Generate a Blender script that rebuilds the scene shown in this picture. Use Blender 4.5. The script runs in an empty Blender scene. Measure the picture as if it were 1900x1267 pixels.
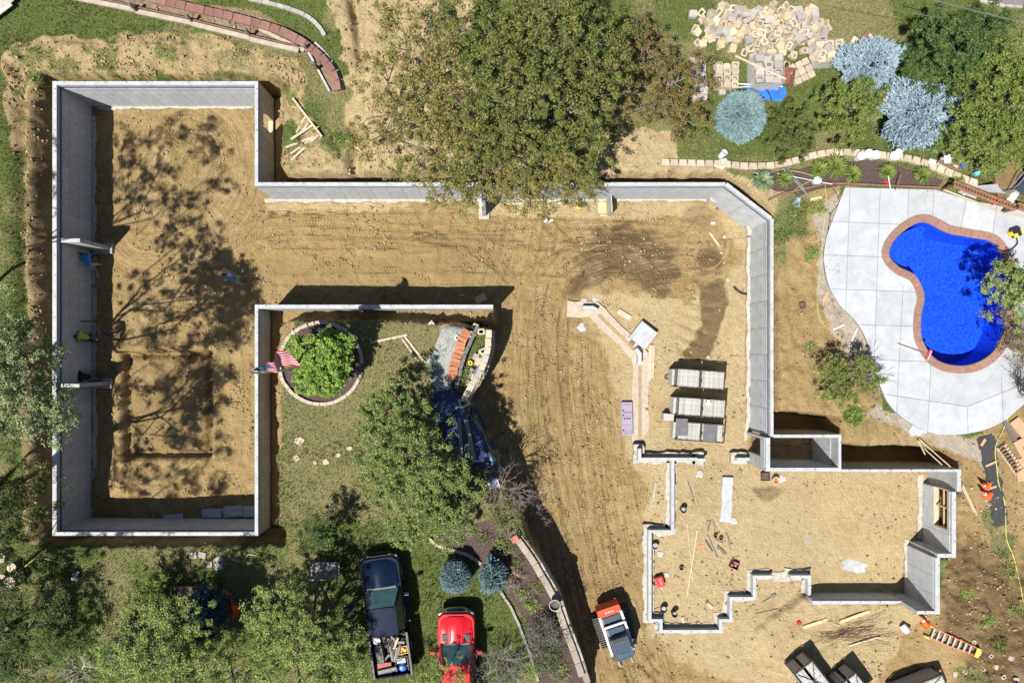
import bpy, bmesh, math, random
import numpy as np
from mathutils import Vector, Matrix, geometry as mgeo

random.seed(7)
RNG = np.random.default_rng(7)
R = math.radians
scene = bpy.context.scene
COL = scene.collection

# ------------------------------------------------------------------ camera
# straight down from 34 m above the excavated floor; 24 mm lens on a 36 mm frame
FPX, CX, CY, CAMZ = 1267.0, 920.0, 655.0, 34.0
cam_d = bpy.data.cameras.new('camera')
cam_d.sensor_width = 36.0
cam_d.lens = 36.0 * FPX / 1900.0
cam_d.shift_x = (950.0 - CX) / 1900.0
cam_d.shift_y = (CY - 633.5) / 1900.0
cam_d.clip_start = 0.5
cam_d.clip_end = 2000.0
cam = bpy.data.objects.new('camera', cam_d)
cam.location = (0, 0, CAMZ)
COL.objects.link(cam)
scene.camera = cam

# ------------------------------------------------------------------ sky, sun, exposure
SUN_EL, SUN_AZ = 60.0, 223.0        # azimuth clockwise from +Y: light comes from the lower left of the picture
world = bpy.data.worlds.new('World')
scene.world = world
world.use_nodes = True
wn = world.node_tree
sky = wn.nodes.new('ShaderNodeTexSky')
sky.sky_type = 'NISHITA'
sky.sun_disc = False
sky.sun_elevation = R(SUN_EL)
sky.sun_rotation = R(SUN_AZ)
sky.altitude = 300.0
bg = wn.nodes['Background']
bg.inputs['Strength'].default_value = 0.052
wn.links.new(sky.outputs['Color'], bg.inputs['Color'])
sun_d = bpy.data.lights.new('sun', 'SUN')
sun_d.energy = 4.9
sun_d.angle = R(0.55)
sun_d.color = (1.0, 0.95, 0.87)
sun = bpy.data.objects.new('sun', sun_d)
az, el = R(SUN_AZ), R(SUN_EL)
sdir = Vector((math.sin(az) * math.cos(el), math.cos(az) * math.cos(el), math.sin(el)))
sun.rotation_euler = sdir.to_track_quat('Z', 'Y').to_euler()
sun.location = (-20, -20, 40)
COL.objects.link(sun)
scene.view_settings.view_transform = 'Standard'
scene.view_settings.look = 'None'
scene.view_settings.gamma = 1.0
scene.view_settings.use_curve_mapping = False
scene.view_settings.exposure = 0.78
scene.cycles.caustics_reflective = False
scene.render.resolution_x, scene.render.resolution_y = 1024, 682

# ------------------------------------------------------------------ picture <-> place
TOP = 2.72            # top of the foundation walls above the excavated floor
def P(px, py, z=0.0):
    d = (CAMZ - z) / FPX
    return ((px - CX) * d, (CY - py) * d)
def V(px, py, z=0.0):
    x, y = P(px, py, z)
    return Vector((x, y, z))
def to_px(x, y, z):
    k = FPX / (CAMZ - z)
    return CX + x * k, CY - y * k

# ------------------------------------------------------------------ mesh helpers
class MB:
    """collects shapes; build() links them as one mesh object"""
    def __init__(s):
        s.v = []; s.f = []; s.m = []; s.cur = 0
    def mat(s, i):
        s.cur = i; return s
    def add(s, vs, fs):
        o = len(s.v)
        s.v.extend([tuple(v) for v in vs])
        for f in fs:
            s.f.append(tuple(o + i for i in f)); s.m.append(s.cur)
        return s
    def box(s, c, d, rz=0.0, rx=0.0, ry=0.0, taper=1.0):
        hx, hy, hz = d[0] / 2, d[1] / 2, d[2] / 2
        M = Matrix.Translation(c) @ Matrix.Rotation(rz, 4, 'Z') @ Matrix.Rotation(ry, 4, 'Y') @ Matrix.Rotation(rx, 4, 'X')
        vs = []
        for sz in (-1, 1):
            t = taper if sz > 0 else 1.0
            for sx, sy in ((-1, -1), (1, -1), (1, 1), (-1, 1)):
                vs.append(M @ Vector((sx * hx * t, sy * hy * t, sz * hz)))
        return s.add(vs, [(3, 2, 1, 0), (4, 5, 6, 7), (0, 1, 5, 4), (1, 2, 6, 5), (2, 3, 7, 6), (3, 0, 4, 7)])
    def bar(s, a, b, w, h, up=(0, 0, 1)):
        a, b = Vector(a), Vector(b)
        d = (b - a).normalized(); u = Vector(up)
        if abs(d.dot(u)) > 0.99: u = Vector((0, 1, 0))
        sd = d.cross(u).normalized(); u = sd.cross(d)
        vs = []
        for p in (a, b):
            for i, j in ((-1, -1), (1, -1), (1, 1), (-1, 1)):
                vs.append(p + sd * (w / 2 * i) + u * (h / 2 * j))
        return s.add(vs, [(0, 1, 2, 3), (7, 6, 5, 4), (0, 4, 5, 1), (1, 5, 6, 2), (2, 6, 7, 3), (3, 7, 4, 0)])
    def prism(s, poly, z0, z1, cap=True):
        n = len(poly)
        area = sum(poly[i][0] * poly[(i + 1) % n][1] - poly[(i + 1) % n][0] * poly[i][1] for i in range(n))
        if area < 0: poly = poly[::-1]
        vs = [(p[0], p[1], z0) for p in poly] + [(p[0], p[1], z1) for p in poly]
        fs = [(i, (i + 1) % n, n + (i + 1) % n, n + i) for i in range(n)]
        if cap: fs += [tuple(range(n, 2 * n)), tuple(range(n - 1, -1, -1))]
        return s.add(vs, fs)
    def tube(s, pts, r, n=6, cap=True):
        pts = [Vector(p) for p in pts]
        rs = r if isinstance(r, (list, tuple)) else [r] * len(pts)
        o = len(s.v); vs = []; fs = []
        prev = None
        for i, p in enumerate(pts):
            d = (pts[min(i + 1, len(pts) - 1)] - pts[max(i - 1, 0)])
            d = d.normalized() if d.length > 1e-9 else Vector((0, 0, 1))
            u = prev if prev is not None else (Vector((0, 0, 1)) if abs(d.z) < 0.9 else Vector((1, 0, 0)))
            sd = d.cross(u)
            if sd.length < 1e-6: sd = d.cross(Vector((0.3, 0.9, 0.1)))
            sd.normalize(); u = sd.cross(d).normalized(); prev = u
            for k in range(n):
                a = 2 * math.pi * k / n
                vs.append(p + sd * (math.cos(a) * rs[i]) + u * (math.sin(a) * rs[i]))
        for i in range(len(pts) - 1):
            for k in range(n):
                a, b = i * n + k, i * n + (k + 1) % n
                fs.append((a, b, b + n, a + n))
        if cap:
            fs.append(tuple(range(n - 1, -1, -1))); m = (len(pts) - 1) * n
            fs.append(tuple(range(m, m + n)))
        return s.add(vs, fs)
    def lathe(s, prof, c=(0, 0, 0), n=16, cap=True):
        vs = []; fs = []
        for r, z in prof:
            for k in range(n):
                a = 2 * math.pi * k / n
                vs.append((c[0] + r * math.cos(a), c[1] + r * math.sin(a), c[2] + z))
        for i in range(len(prof) - 1):
            for k in range(n):
                a, b = i * n + k, i * n + (k + 1) % n
                fs.append((a, b, b + n, a + n))
        if cap:
            fs.append(tuple(range(n - 1, -1, -1))); m = (len(prof) - 1) * n
            fs.append(tuple(range(m, m + n)))
        return s.add(vs, fs)
    def loft(s, rings, closed=True, cap=True):
        n = len(rings[0]); vs = [p for r in rings for p in r]; fs = []
        for i in range(len(rings) - 1):
            for k in range(n if closed else n - 1):
                a, b = i * n + k, i * n + (k + 1) % n
                fs.append((a, b, b + n, a + n))
        if cap and closed:
            fs.append(tuple(range(n - 1, -1, -1))); m = (len(rings) - 1) * n
            fs.append(tuple(range(m, m + n)))
        return s.add(vs, fs)
    def mesh(s, name, mats, smooth=False, bevel=0.0):
        me = bpy.data.meshes.new(name)
        me.from_pydata(s.v, [], s.f)
        mats = mats if isinstance(mats, (list, tuple)) else [mats]
        for m in mats: me.materials.append(m)
        if len(mats) > 1:
            me.polygons.foreach_set('material_index', s.m)
        if bevel > 0:
            bm = bmesh.new(); bm.from_mesh(me)
            bmesh.ops.remove_doubles(bm, verts=bm.verts, dist=1e-5)
            es = [e for e in bm.edges if len(e.link_faces) == 2 and e.calc_face_angle(0) > 0.5]
            try: bmesh.ops.bevel(bm, geom=es, offset=bevel, segments=2, profile=0.6, affect='EDGES', clamp_overlap=True)
            except Exception: pass
            bm.to_mesh(me); bm.free()
        if smooth:
            me.shade_smooth()
            if smooth != 'all': me.set_sharp_from_angle(angle=R(38))
        me.update()
        return me
    def build(s, name, mats, parent=None, smooth=False, bevel=0.0):
        return link(name, s.mesh(name, mats, smooth, bevel), parent)

def link(name, me, parent=None, loc=None, rz=None):
    o = bpy.data.objects.new(name, me)
    COL.objects.link(o)
    if parent is not None: o.parent = parent
    if loc is not None: o.location = loc
    if rz is not None: o.rotation_euler = (0, 0, rz)
    return o
def tag(o, label=None, cat=None, group=None, kind=None):
    if label: o['label'] = label
    if cat: o['category'] = cat
    if group: o['group'] = group
    if kind: o['kind'] = kind
    return o
def thing(name, label, cat, loc=(0, 0, 0), rz=0.0, group=None):
    o = bpy.data.objects.new(name, None)
    o.empty_display_size = 0.2
    COL.objects.link(o)
    o.location = loc; o.rotation_euler = (0, 0, rz)
    return tag(o, label, cat, group)
def copy_tree(o, parent=None):
    c = o.copy(); COL.objects.link(c); c.parent = parent
    for ch in list(o.children): copy_tree(ch, c)
    return c
def big_mesh(name, verts, faces_flat, nper, mats, midx=None, attrs=None, smooth=False):
    """numpy arrays -> mesh; every face has nper corners"""
    me = bpy.data.meshes.new(name)
    nv = len(verts); nf = len(faces_flat) // nper
    me.vertices.add(nv); me.vertices.foreach_set('co', np.asarray(verts, np.float32).ravel())
    me.loops.add(nf * nper); me.loops.foreach_set('vertex_index', np.asarray(faces_flat, np.int32))
    me.polygons.add(nf)
    me.polygons.foreach_set('loop_start', np.arange(0, nf * nper, nper, dtype=np.int32))
    for m in (mats if isinstance(mats, (list, tuple)) else [mats]): me.materials.append(m)
    if midx is not None: me.polygons.foreach_set('material_index', np.asarray(midx, np.int32))
    if smooth: me.polygons.foreach_set('use_smooth', np.ones(nf, bool))
    me.update(calc_edges=True)
    for k, a in (attrs or {}).items():
        at = me.attributes.new(k, 'FLOAT', 'POINT')
        at.data.foreach_set('value', np.asarray(a, np.float32))
    return me
def smoothstep(a, b, x):
    t = np.clip((x - a) / (b - a), 0, 1)
    return t * t * (3 - 2 * t)
def sdf(X, Y, poly):
    """signed distance to a polygon, negative inside"""
    d2 = np.full(X.shape, 1e18); ins = np.zeros(X.shape, bool)
    n = len(poly)
    for i in range(n):
        ax, ay = poly[i]; bx, by = poly[(i + 1) % n]
        ex, ey = bx - ax, by - ay
        L = ex * ex + ey * ey + 1e-12
        t = np.clip(((X - ax) * ex + (Y - ay) * ey) / L, 0, 1)
        d2 = np.minimum(d2, (X - ax - t * ex) ** 2 + (Y - ay - t * ey) ** 2)
        c = ((ay > Y) != (by > Y)) & (X < (bx - ax) * (Y - ay) / ((by - ay) if by != ay else 1e-12) + ax)
        ins ^= c
    d = np.sqrt(d2)
    return np.where(ins, -d, d)
def polyline_sd(X, Y, pts):
    """signed sideways distance and distance along"""
    best = np.full(X.shape, 1e9); S = np.zeros(X.shape); sg = np.ones(X.shape); acc = 0.0
    for (ax, ay), (bx, by) in zip(pts[:-1], pts[1:]):
        ex, ey = bx - ax, by - ay
        L = math.hypot(ex, ey) + 1e-9
        t = np.clip(((X - ax) * ex + (Y - ay) * ey) / L / L, 0, 1)
        d = np.hypot(X - ax - t * ex, Y - ay - t * ey)
        m = d < best
        best = np.where(m, d, best); S = np.where(m, acc + t * L, S); sg = np.where(m, np.sign(ex * (Y - ay) - ey * (X - ax)), sg)
        acc += L
    return best * sg, S
def polyline_st(X, Y, pts):
    """distance to a polyline and distance along it"""
    best = np.full(X.shape, 1e9); S = np.zeros(X.shape); acc = 0.0
    for (ax, ay), (bx, by) in zip(pts[:-1], pts[1:]):
        ex, ey = bx - ax, by - ay
        L = math.hypot(ex, ey) + 1e-9
        t = np.clip(((X - ax) * ex + (Y - ay) * ey) / L / L, 0, 1)
        d = np.hypot(X - ax - t * ex, Y - ay - t * ey)
        m = d < best
        best = np.where(m, d, best); S = np.where(m, acc + t * L, S)
        acc += L
    return best, S
def vnoise(X, Y, scale, seed=0, octs=3):
    """smooth value noise in 0..1"""
    out = np.zeros(X.shape); amp = 1.0; tot = 0.0
    for o in range(octs):
        rg = np.random.default_rng(seed * 31 + o)
        T = rg.random((256, 256))
        u, v = X / scale, Y / scale
        iu, iv = np.floor(u).astype(int), np.floor(v).astype(int)
        fu, fv = u - iu, v - iv
        fu = fu * fu * (3 - 2 * fu); fv = fv * fv * (3 - 2 * fv)
        g = lambda a, b: T[(iu + a) % 256, (iv + b) % 256]
        out += amp * ((g(0, 0) * (1 - fu) + g(1, 0) * fu) * (1 - fv) + (g(0, 1) * (1 - fu) + g(1, 1) * fu) * fv)
        tot += amp; amp *= 0.5; scale *= 0.5
    return out / tot
def catmull(pts, n=8, closed=False):
    pts = [np.array(p, float) for p in pts]; out = []
    m = len(pts)
    for i in range(m if closed else m - 1):
        if closed: a, b, c, d = pts[i - 1], pts[i], pts[(i + 1) % m], pts[(i + 2) % m]
        else: a, b, c, d = pts[max(i - 1, 0)], pts[i], pts[i + 1], pts[min(i + 2, m - 1)]
        for k in range(n):
            t = k / n
            out.append(tuple(0.5 * ((2 * b) + (-a + c) * t + (2 * a - 5 * b + 4 * c - d) * t * t + (-a + 3 * b - 3 * c + d) * t ** 3)))
    if not closed: out.append(tuple(pts[-1]))
    return out

# ------------------------------------------------------------------ materials
MATS = {}
def S2L(c):
    return tuple(((x / 12.92) if x <= 0.04045 else ((x + 0.055) / 1.055) ** 2.4) for x in c)
def mat(name, c, rough=0.8, var=0.15, scale=6.0, bump=0.0, bscale=30.0, metal=0.0, c2=None, spec=0.5, stretch=None, coat=0.0, trans=0.0, stain=0.0, objvar=0.0):
    """principled material whose base colour wanders between two tones by noise"""
    if name in MATS: return MATS[name]
    m = bpy.data.materials.new(name); m.use_nodes = True
    nt = m.node_tree; b = nt.nodes['Principled BSDF']
    b.inputs['Roughness'].default_value = rough
    b.inputs['Metallic'].default_value = metal
    b.inputs['Specular IOR Level'].default_value = spec
    b.inputs['Coat Weight'].default_value = coat
    tc = nt.nodes.new('ShaderNodeTexCoord')
    src = tc.outputs['Object']
    if stretch:
        mp = nt.nodes.new('ShaderNodeMapping'); mp.inputs['Scale'].default_value = stretch
        nt.links.new(src, mp.inputs['Vector']); src = mp.outputs['Vector']
    ns = nt.nodes.new('ShaderNodeTexNoise'); ns.inputs['Scale'].default_value = scale; ns.inputs['Detail'].default_value = 6.0
    ns.inputs['Roughness'].default_value = 0.65
    nt.links.new(src, ns.inputs['Vector'])
    rp = nt.nodes.new('ShaderNodeValToRGB')
    ca = tuple(max(0, x * (1 - var)) for x in c); cb = c2 if c2 else tuple(min(1, x * (1 + var)) for x in c)
    rp.color_ramp.elements[0].position = 0.3; rp.color_ramp.elements[0].color = (*ca, 1)
    rp.color_ramp.elements[1].position = 0.7; rp.color_ramp.elements[1].color = (*cb, 1)
    nt.links.new(ns.outputs['Fac'], rp.inputs['Fac'])
    colour = rp.outputs['Color']
    if stain > 0:          # broad blotches and streaks
        n3 = nt.nodes.new('ShaderNodeTexNoise'); n3.inputs['Scale'].default_value = 1.1; n3.inputs['Detail'].default_value = 8.0; n3.inputs['Roughness'].default_value = 0.72; n3.inputs['Distortion'].default_value = 0.8
        nt.links.new(tc.outputs['Object'], n3.inputs['Vector'])
        mr = nt.nodes.new('ShaderNodeMapRange'); mr.inputs['From Min'].default_value = 0.42; mr.inputs['From Max'].default_value = 0.70
        mr.inputs['To Min'].default_value = 1.0; mr.inputs['To Max'].default_value = 1.0 - stain
        nt.links.new(n3.outputs['Fac'], mr.inputs['Value'])
        mm = nt.nodes.new('ShaderNodeMix'); mm.data_type = 'RGBA'; mm.blend_type = 'MULTIPLY'; mm.inputs['Factor'].default_value = 1.0
        nt.links.new(colour, mm.inputs[6]); nt.links.new(mr.outputs['Result'], mm.inputs[7]); colour = mm.outputs[2]
    if objvar > 0:         # each separate piece a little lighter or darker
        oi = nt.nodes.new('ShaderNodeObjectInfo'); mr = nt.nodes.new('ShaderNodeMapRange')
        mr.inputs['To Min'].default_value = 1.0 - objvar; mr.inputs['To Max'].default_value = 1.0 + objvar
        nt.links.new(oi.outputs['Random'], mr.inputs['Value'])
        mm = nt.nodes.new('ShaderNodeMix'); mm.data_type = 'RGBA'; mm.blend_type = 'MULTIPLY'; mm.inputs['Factor'].default_value = 1.0
        nt.links.new(colour, mm.inputs[6]); nt.links.new(mr.outputs['Result'], mm.inputs[7]); colour = mm.outputs[2]
    nt.links.new(colour, b.inputs['Base Color'])
    if bump > 0:
        n2 = nt.nodes.new('ShaderNodeTexNoise'); n2.inputs['Scale'].default_value = bscale; n2.inputs['Detail'].default_value = 5.0
        nt.links.new(src, n2.inputs['Vector'])
        bp = nt.nodes.new('ShaderNodeBump'); bp.inputs['Strength'].default_value = bump; bp.inputs['Distance'].default_value = 0.03
        nt.links.new(n2.outputs['Fac'], bp.inputs['Height']); nt.links.new(bp.outputs['Normal'], b.inputs['Normal'])
    MATS[name] = m
    return m
def leaf_mat(name, ca, cb, cc=None, rough=0.55, trans=0.16):
    """leaves: each separate leaf takes its own tone; thin, so some light passes"""
    if name in MATS: return MATS[name]
    m = bpy.data.materials.new(name); m.use_nodes = True
    nt = m.node_tree; b = nt.nodes['Principled BSDF']; out = nt.nodes['Material Output']
    b.inputs['Roughness'].default_value = rough
    b.inputs['Specular IOR Level'].default_value = 0.2
    g = nt.nodes.new('ShaderNodeNewGeometry')
    rp = nt.nodes.new('ShaderNodeValToRGB')
    e = rp.color_ramp.elements
    e[0].position = 0.0; e[0].color = (*ca, 1); e[1].position = 0.8; e[1].color = (*cb, 1)
    if cc:
        x = e.new(0.97); x.color = (*cc, 1)
        e[1].position = 0.8
    nt.links.new(g.outputs['Random Per Island'], rp.inputs['Fac'])
    nt.links.new(rp.outputs['Color'], b.inputs['Base Color'])
    if trans > 0:
        tr = nt.nodes.new('ShaderNodeBsdfTranslucent'); mx = nt.nodes.new('ShaderNodeMixShader'); mx.inputs['Fac'].default_value = trans
        nt.links.new(rp.outputs['Color'], tr.inputs['Color'])
        nt.links.new(b.outputs['BSDF'], mx.inputs[1]); nt.links.new(tr.outputs['BSDF'], mx.inputs[2])
        nt.links.new(mx.outputs['Shader'], out.inputs['Surface'])
    MATS[name] = m
    return m
M_CONC = mat('concrete', (0.37, 0.38, 0.39), 0.85, 0.16, 3.0, 0.25, 40, stain=.35)
M_CONC_W = mat('concrete_pale', (0.385, 0.40, 0.415), 0.85, 0.12, 4.0, 0.25, 40, stain=.22)
M_PANEL = mat('wall_panel', (0.40, 0.43, 0.465), 0.7, 0.18, 2.2, 0.08, 25, c2=(0.48, 0.505, 0.535), stain=.25, objvar=.07)
M_FOOT = mat('footing_concrete', (0.36, 0.335, 0.285), 0.9, 0.28, 5.0, 0.5, 25)
M_SEAMSHADE = mat('seam_shade', (0.045, 0.075, 0.13), 0.6, 0.2)  # dark blue tone for the shaded recess where the panels begin
M_WOOD = mat('fresh_timber', (0.52, 0.38, 0.22), 0.75, 0.2, 3.0, 0.1, 30, stretch=(1, 12, 12))
M_WOODP = mat('pale_timber', (0.43, 0.36, 0.265), 0.8, 0.15, 3.0, 0.1, 30)
M_WOODG = mat('weathered_timber', (0.34, 0.33, 0.31), 0.9, 0.40, 9.0, 0.3, 40, c2=(0.50, 0.485, 0.45), stretch=(6, 1, 1), objvar=.16)
M_WOODB = mat('brown_timber', (0.17, 0.10, 0.065), 0.85, 0.3, 5.0, 0.2, 30)
M_STEEL = mat('grey_steel', (0.13, 0.13, 0.135), 0.6, 0.2, 8.0, metal=0.15)
M_DARKST = mat('dark_steel', (0.05, 0.05, 0.055), 0.5, 0.2, 8.0, metal=0.4)
M_RUST = mat('rusty_bar', (0.10, 0.065, 0.05), 0.85, 0.3, 10.0)
M_BLACK = mat('black_plastic', (0.018, 0.018, 0.02), 0.5, 0.2)
M_RUBBER = mat('black_rubber', (0.025, 0.025, 0.026), 0.85, 0.25, 12.0)
M_WHITE = mat('white_plastic', (0.56, 0.56, 0.56), 0.5, 0.05)
M_ORANGE = mat('safety_orange', (0.75, 0.12, 0.02), 0.55, 0.1)
M_YELLOW = mat('yellow_plastic', (0.70, 0.45, 0.03), 0.5, 0.1)
M_RED = mat('red_plastic', (0.55, 0.02, 0.02), 0.5, 0.1)
M_BLUE = mat('blue_tarp_bright', (0.03, 0.14, 0.50), 0.35, 0.25, 5.0, 0.4, 9)
M_BARK = mat('bark', (0.12, 0.095, 0.075), 0.95, 0.3, 8.0, 0.4, 25)
M_TWIG = mat('bare_twig', (0.20, 0.165, 0.145), 0.9, 0.25, 8.0)
M_BLOCK = mat('retaining_block', (0.40, 0.34, 0.255), 0.92, 0.22, 4.0, 0.4, 30, objvar=.16)
M_BLOCKG = mat('grey_block', (0.32, 0.30, 0.27), 0.92, 0.2, 4.0, 0.4, 30, objvar=.16)
M_BRICK = mat('red_brick', (0.20, 0.105, 0.082), 0.9, 0.22, 5.0, 0.3, 35, objvar=.16)
M_ROOFB = mat('orange_brick', (0.32, 0.135, 0.072), 0.9, 0.2, 4.0, 0.2, 35, objvar=.16)
M_CARD = mat('cardboard', (0.40, 0.26, 0.16), 0.85, 0.12, 3.0)
M_GALV = mat('galvanised', (0.42, 0.44, 0.46), 0.4, 0.1, 6.0, metal=0.7)
M_YCORD = mat('yellow_cord', (0.42, 0.42, 0.12), 0.6, 0.1)
# ================================================================== the ground
def axis(lo, hi, step, far):
    core = np.arange(lo, hi + 1e-6, step)
    ext = []; d = step; p = core[-1]
    while p < far:
        d *= 1.45; p += d; ext.append(p)
    ext2 = []; d = step; p = core[0]
    while p > -far:
        d *= 1.45; p -= d; ext2.append(p)
    return np.concatenate([np.array(ext2[::-1]), core, np.array(ext)])
GX = axis(-24.4, 25.2, 0.08, 260.0)
GY = axis(-16.4, 17.4, 0.08, 260.0)
X, Y = np.meshgrid(GX, GY)          # rows = y

def idw(ctrl, z_of_px):
    num = np.zeros(X.shape); den = np.zeros(X.shape)
    for px, py, z in ctrl:
        x, y = P(px, py, z_of_px)
        w = 1.0 / ((X - x) ** 2 + (Y - y) ** 2 + 0.6) ** 1.6
        num += w * z; den += w
    return num / den
UP = [(0, 0, 2.6), (0, 400, 2.5), (0, 800, 2.5), (0, 1200, 2.5), (300, 80, 2.6), (560, 120, 2.7), (600, 260, 2.5), (700, 60, 2.9), (900, 200, 2.7),
      (1200, 100, 2.6), (1200, 300, 2.45), (1500, 80, 2.6), (1850, 60, 2.6), (1500, 300, 2.5), (1480, 500, 2.45), (1480, 720, 2.45), (1600, 500, 2.5), (1800, 500, 2.5),
      (1620, 810, 2.45), (1850, 850, 2.55), (1850, 1000, 2.5), (1820, 1100, 2.35), (1800, 1200, 2.2), (1890, 1250, 2.4), (1760, 1150, 2.0), (1790, 950, 2.55),
      (1720, 1170, 1.45), (1650, 1160, 1.30), (1600, 1160, 1.28), (1560, 1155, 1.22), (1520, 1145, 1.0), (1600, 1230, 1.3), (1480, 1200, 1.05), (1700, 1260, 1.5), (1430, 1160, 0.75), (1400, 1250, 0.7), (1300, 1220, 0.62),
      (300, 1040, 2.5), (300, 1230, 2.5), (600, 700, 2.45), (560, 900, 2.45), (750, 700, 2.45), (850, 650, 2.4), (700, 1100, 2.5), (850, 1200, 2.5), (950, 1050, 2.5), (1040, 1240, 2.4)]
PIT = [(200, 250, 0), (200, 600, 0), (200, 900, 0), (400, 250, 0), (400, 900, 0), (400, 600, 0), (600, 450, 0), (900, 450, 0), (800, 400, 0), (1000, 500, 0.05), (1000, 650, 0.05), (950, 700, 0.1),
       (980, 820, 0.05), (1050, 950, 0.1), (1040, 1050, 0.2), (1100, 1250, 0.42), (1180, 1230, 0.5), (1150, 1000, 0.3), (1150, 800, 0.2), (1150, 650, 0.15), (1300, 450, 0.0), (1300, 600, 0.0), (1360, 700, 0.05), (1300, 800, 0.25),
       (1220, 900, 0.55), (1300, 950, 0.6), (1300, 1100, 0.62), (1190, 1150, 0.55), (1400, 1000, 0.62), (1600, 900, 0.6), (1650, 1000, 0.62), (1530, 1088, 0.3), (1600, 1085, 0.3), (1670, 1090, 0.3), (1480, 1100, 0.62), (1420, 1130, 0.65),
       (1300, 1220, 0.62), (1400, 1250, 0.7), (1430, 1160, 0.75)]
zup = idw(UP, 2.5)
zpit = idw(PIT, 0.3)
# the excavation, traced along its rim
RIM = [(84, 140), (300, 147), (520, 146), (516, 250), (520, 322), (760, 323), (1150, 324), (1345, 326), (1385, 347), (1437, 402), (1440, 600), (1440, 768), (1500, 771), (1560, 775), (1563, 828), (1620, 829),
       (1700, 831), (1772, 840), (1779, 871), (1780, 912), (1770, 914), (1771, 1030), (1740, 1032), (1740, 1135), (1705, 1137), (1700, 1131), (1512, 1131), (1475, 1160), (1420, 1200), (1400, 1420), (1100, 1420),
       (1095, 1267), (1060, 1170), (1030, 1100), (1005, 1050), (985, 1000), (958, 930), (925, 850), (875, 765), (868, 738), (900, 690), (914, 640), (905, 606), (820, 596), (700, 592), (530, 591), (513, 606),
       (509, 700), (511, 850), (513, 975), (524, 988), (523, 1007), (300, 1010), (100, 1010), (84, 1005), (80, 600)]
rim = [P(a, b, 2.4) for a, b in RIM]
jag = (vnoise(X, Y, 0.55, 3, 3) - 0.5) * 0.30
D = sdf(X, Y, rim) + jag
def inpx(poly, z, grow=0.0):
    return sdf(X, Y, [P(a, b, z) for a, b in poly])
# trench strips between the walls and the bank
for poly, zt in (([(479, 148), (520, 146), (520, 340), (479, 338)], 0.55), ([(478, 566), (920, 566), (920, 600), (512, 600), (515, 995), (478, 990)], 1.15),
                 ([(1436, 760), (1562, 765), (1562, 808), (1436, 806)], 0.3), ([(1562, 820), (1780, 830), (1780, 869), (1562, 869)], 0.0), ([(80, 140), (97, 140), (97, 1010), (80, 1010)], 0.9),
                 ([(80, 994), (525, 992), (525, 1012), (80, 1012)], 0.9), ([(478, 320), (1345, 322), (1345, 338), (478, 338)], 0.6), ([(1350, 325), (1440, 400), (1445, 800), (1434, 800), (1433, 406), (1348, 338)], 0.7)):
    m = 1 - smoothstep(-0.15, 0.05, inpx(poly, 2.5))
    zpit = zpit * (1 - m) + zt * m
m = 1 - smoothstep(-0.1, 0.05, inpx([(1430, 812), (1556, 812), (1556, 868), (1430, 868)], 2.5))
zpit = zpit * (1 - m) + 0.05 * m
t = smoothstep(-0.10, 0.14, D)
Z = zpit * (1 - t) + zup * t
# projected picture position of every ground vertex: the colour areas were traced there
for it in range(2):
    PXG, PYG = to_px(X, Y, Z)
def area(poly, soft=3.0, wob=6.0, seed=1, sc=0.5):
    d = sdf(PXG, PYG, poly) + (vnoise(X, Y, sc, seed, 3) - 0.5) * 2 * wob
    return 1 - smoothstep(-soft, soft, d)
def spot(px, py, rx, ry=None, seed=2, wob=0.35):
    ry = ry or rx
    d = np.sqrt(((PXG - px) / rx) ** 2 + ((PYG - py) / ry) ** 2) + (vnoise(X, Y, 0.6, seed, 3) - 0.5) * 2 * wob
    return 1 - smoothstep(0.6, 1.15, d)
in_pit = 1 - t
grass = t.copy()
# bare earth on the upper level
dirtN = area([(8, 105), (20, 78), (330, 55), (470, 88), (560, 108), (565, 190), (600, 250), (640, 330), (500, 345), (500, 140), (60, 140), (95, 200), (95, 640), (95, 1005), (50, 1000), (42, 640), (30, 300), (8, 170)], 5, 14, 4, 0.9)
dirtC = area([(590, -60), (900, -60), (860, 100), (900, 200), (850, 345), (500, 345), (640, 290), (650, 180), (640, 110)], 6, 20, 5)
dirtC2 = area([(840, 300), (1130, 240), (1262, 240), (1255, 300), (1330, 310), (1390, 330), (1450, 345), (1440, 420), (1340, 345), (840, 345)], 4, 8, 6)
dirtE = area([(1380, 335), (1440, 355), (1560, 345), (1535, 430), (1530, 500), (1600, 590), (1640, 760), (1800, 815), (1830, 800), (1910, 740), (1950, 1300), (1300, 1300), (1420, 1120), (1500, 1100), (1745, 1100), (1775, 900), (1780, 850), (1560, 830), (1440, 780)], 4, 5, 7)
deckfill = area([(1530, 430), (1570, 345), (1920, 390), (1920, 800), (1700, 800), (1640, 720)], 3, 2, 7)
patch = vnoise(X, Y, 0.9, 11, 4)
patch2 = vnoise(X, Y, 0.55, 111, 4)
bare = np.clip(dirtN * (0.42 + 0.62 * smoothstep(0.34, 0.60, patch2)) + dirtC * smoothstep(0.2, 0.3, patch) + dirtC2 + dirtE + deckfill, 0, 1)
bare = np.maximum(bare, area([(40, 165), (100, 150), (100, 1005), (45, 1000), (38, 500)], 4, 9, 8) * 0.95)
bare = np.maximum(bare, area([(508, 590), (545, 590), (540, 640), (520, 760), (525, 830), (508, 860)], 4, 6, 9) * 0.8)
grass *= (1 - bare)
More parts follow.
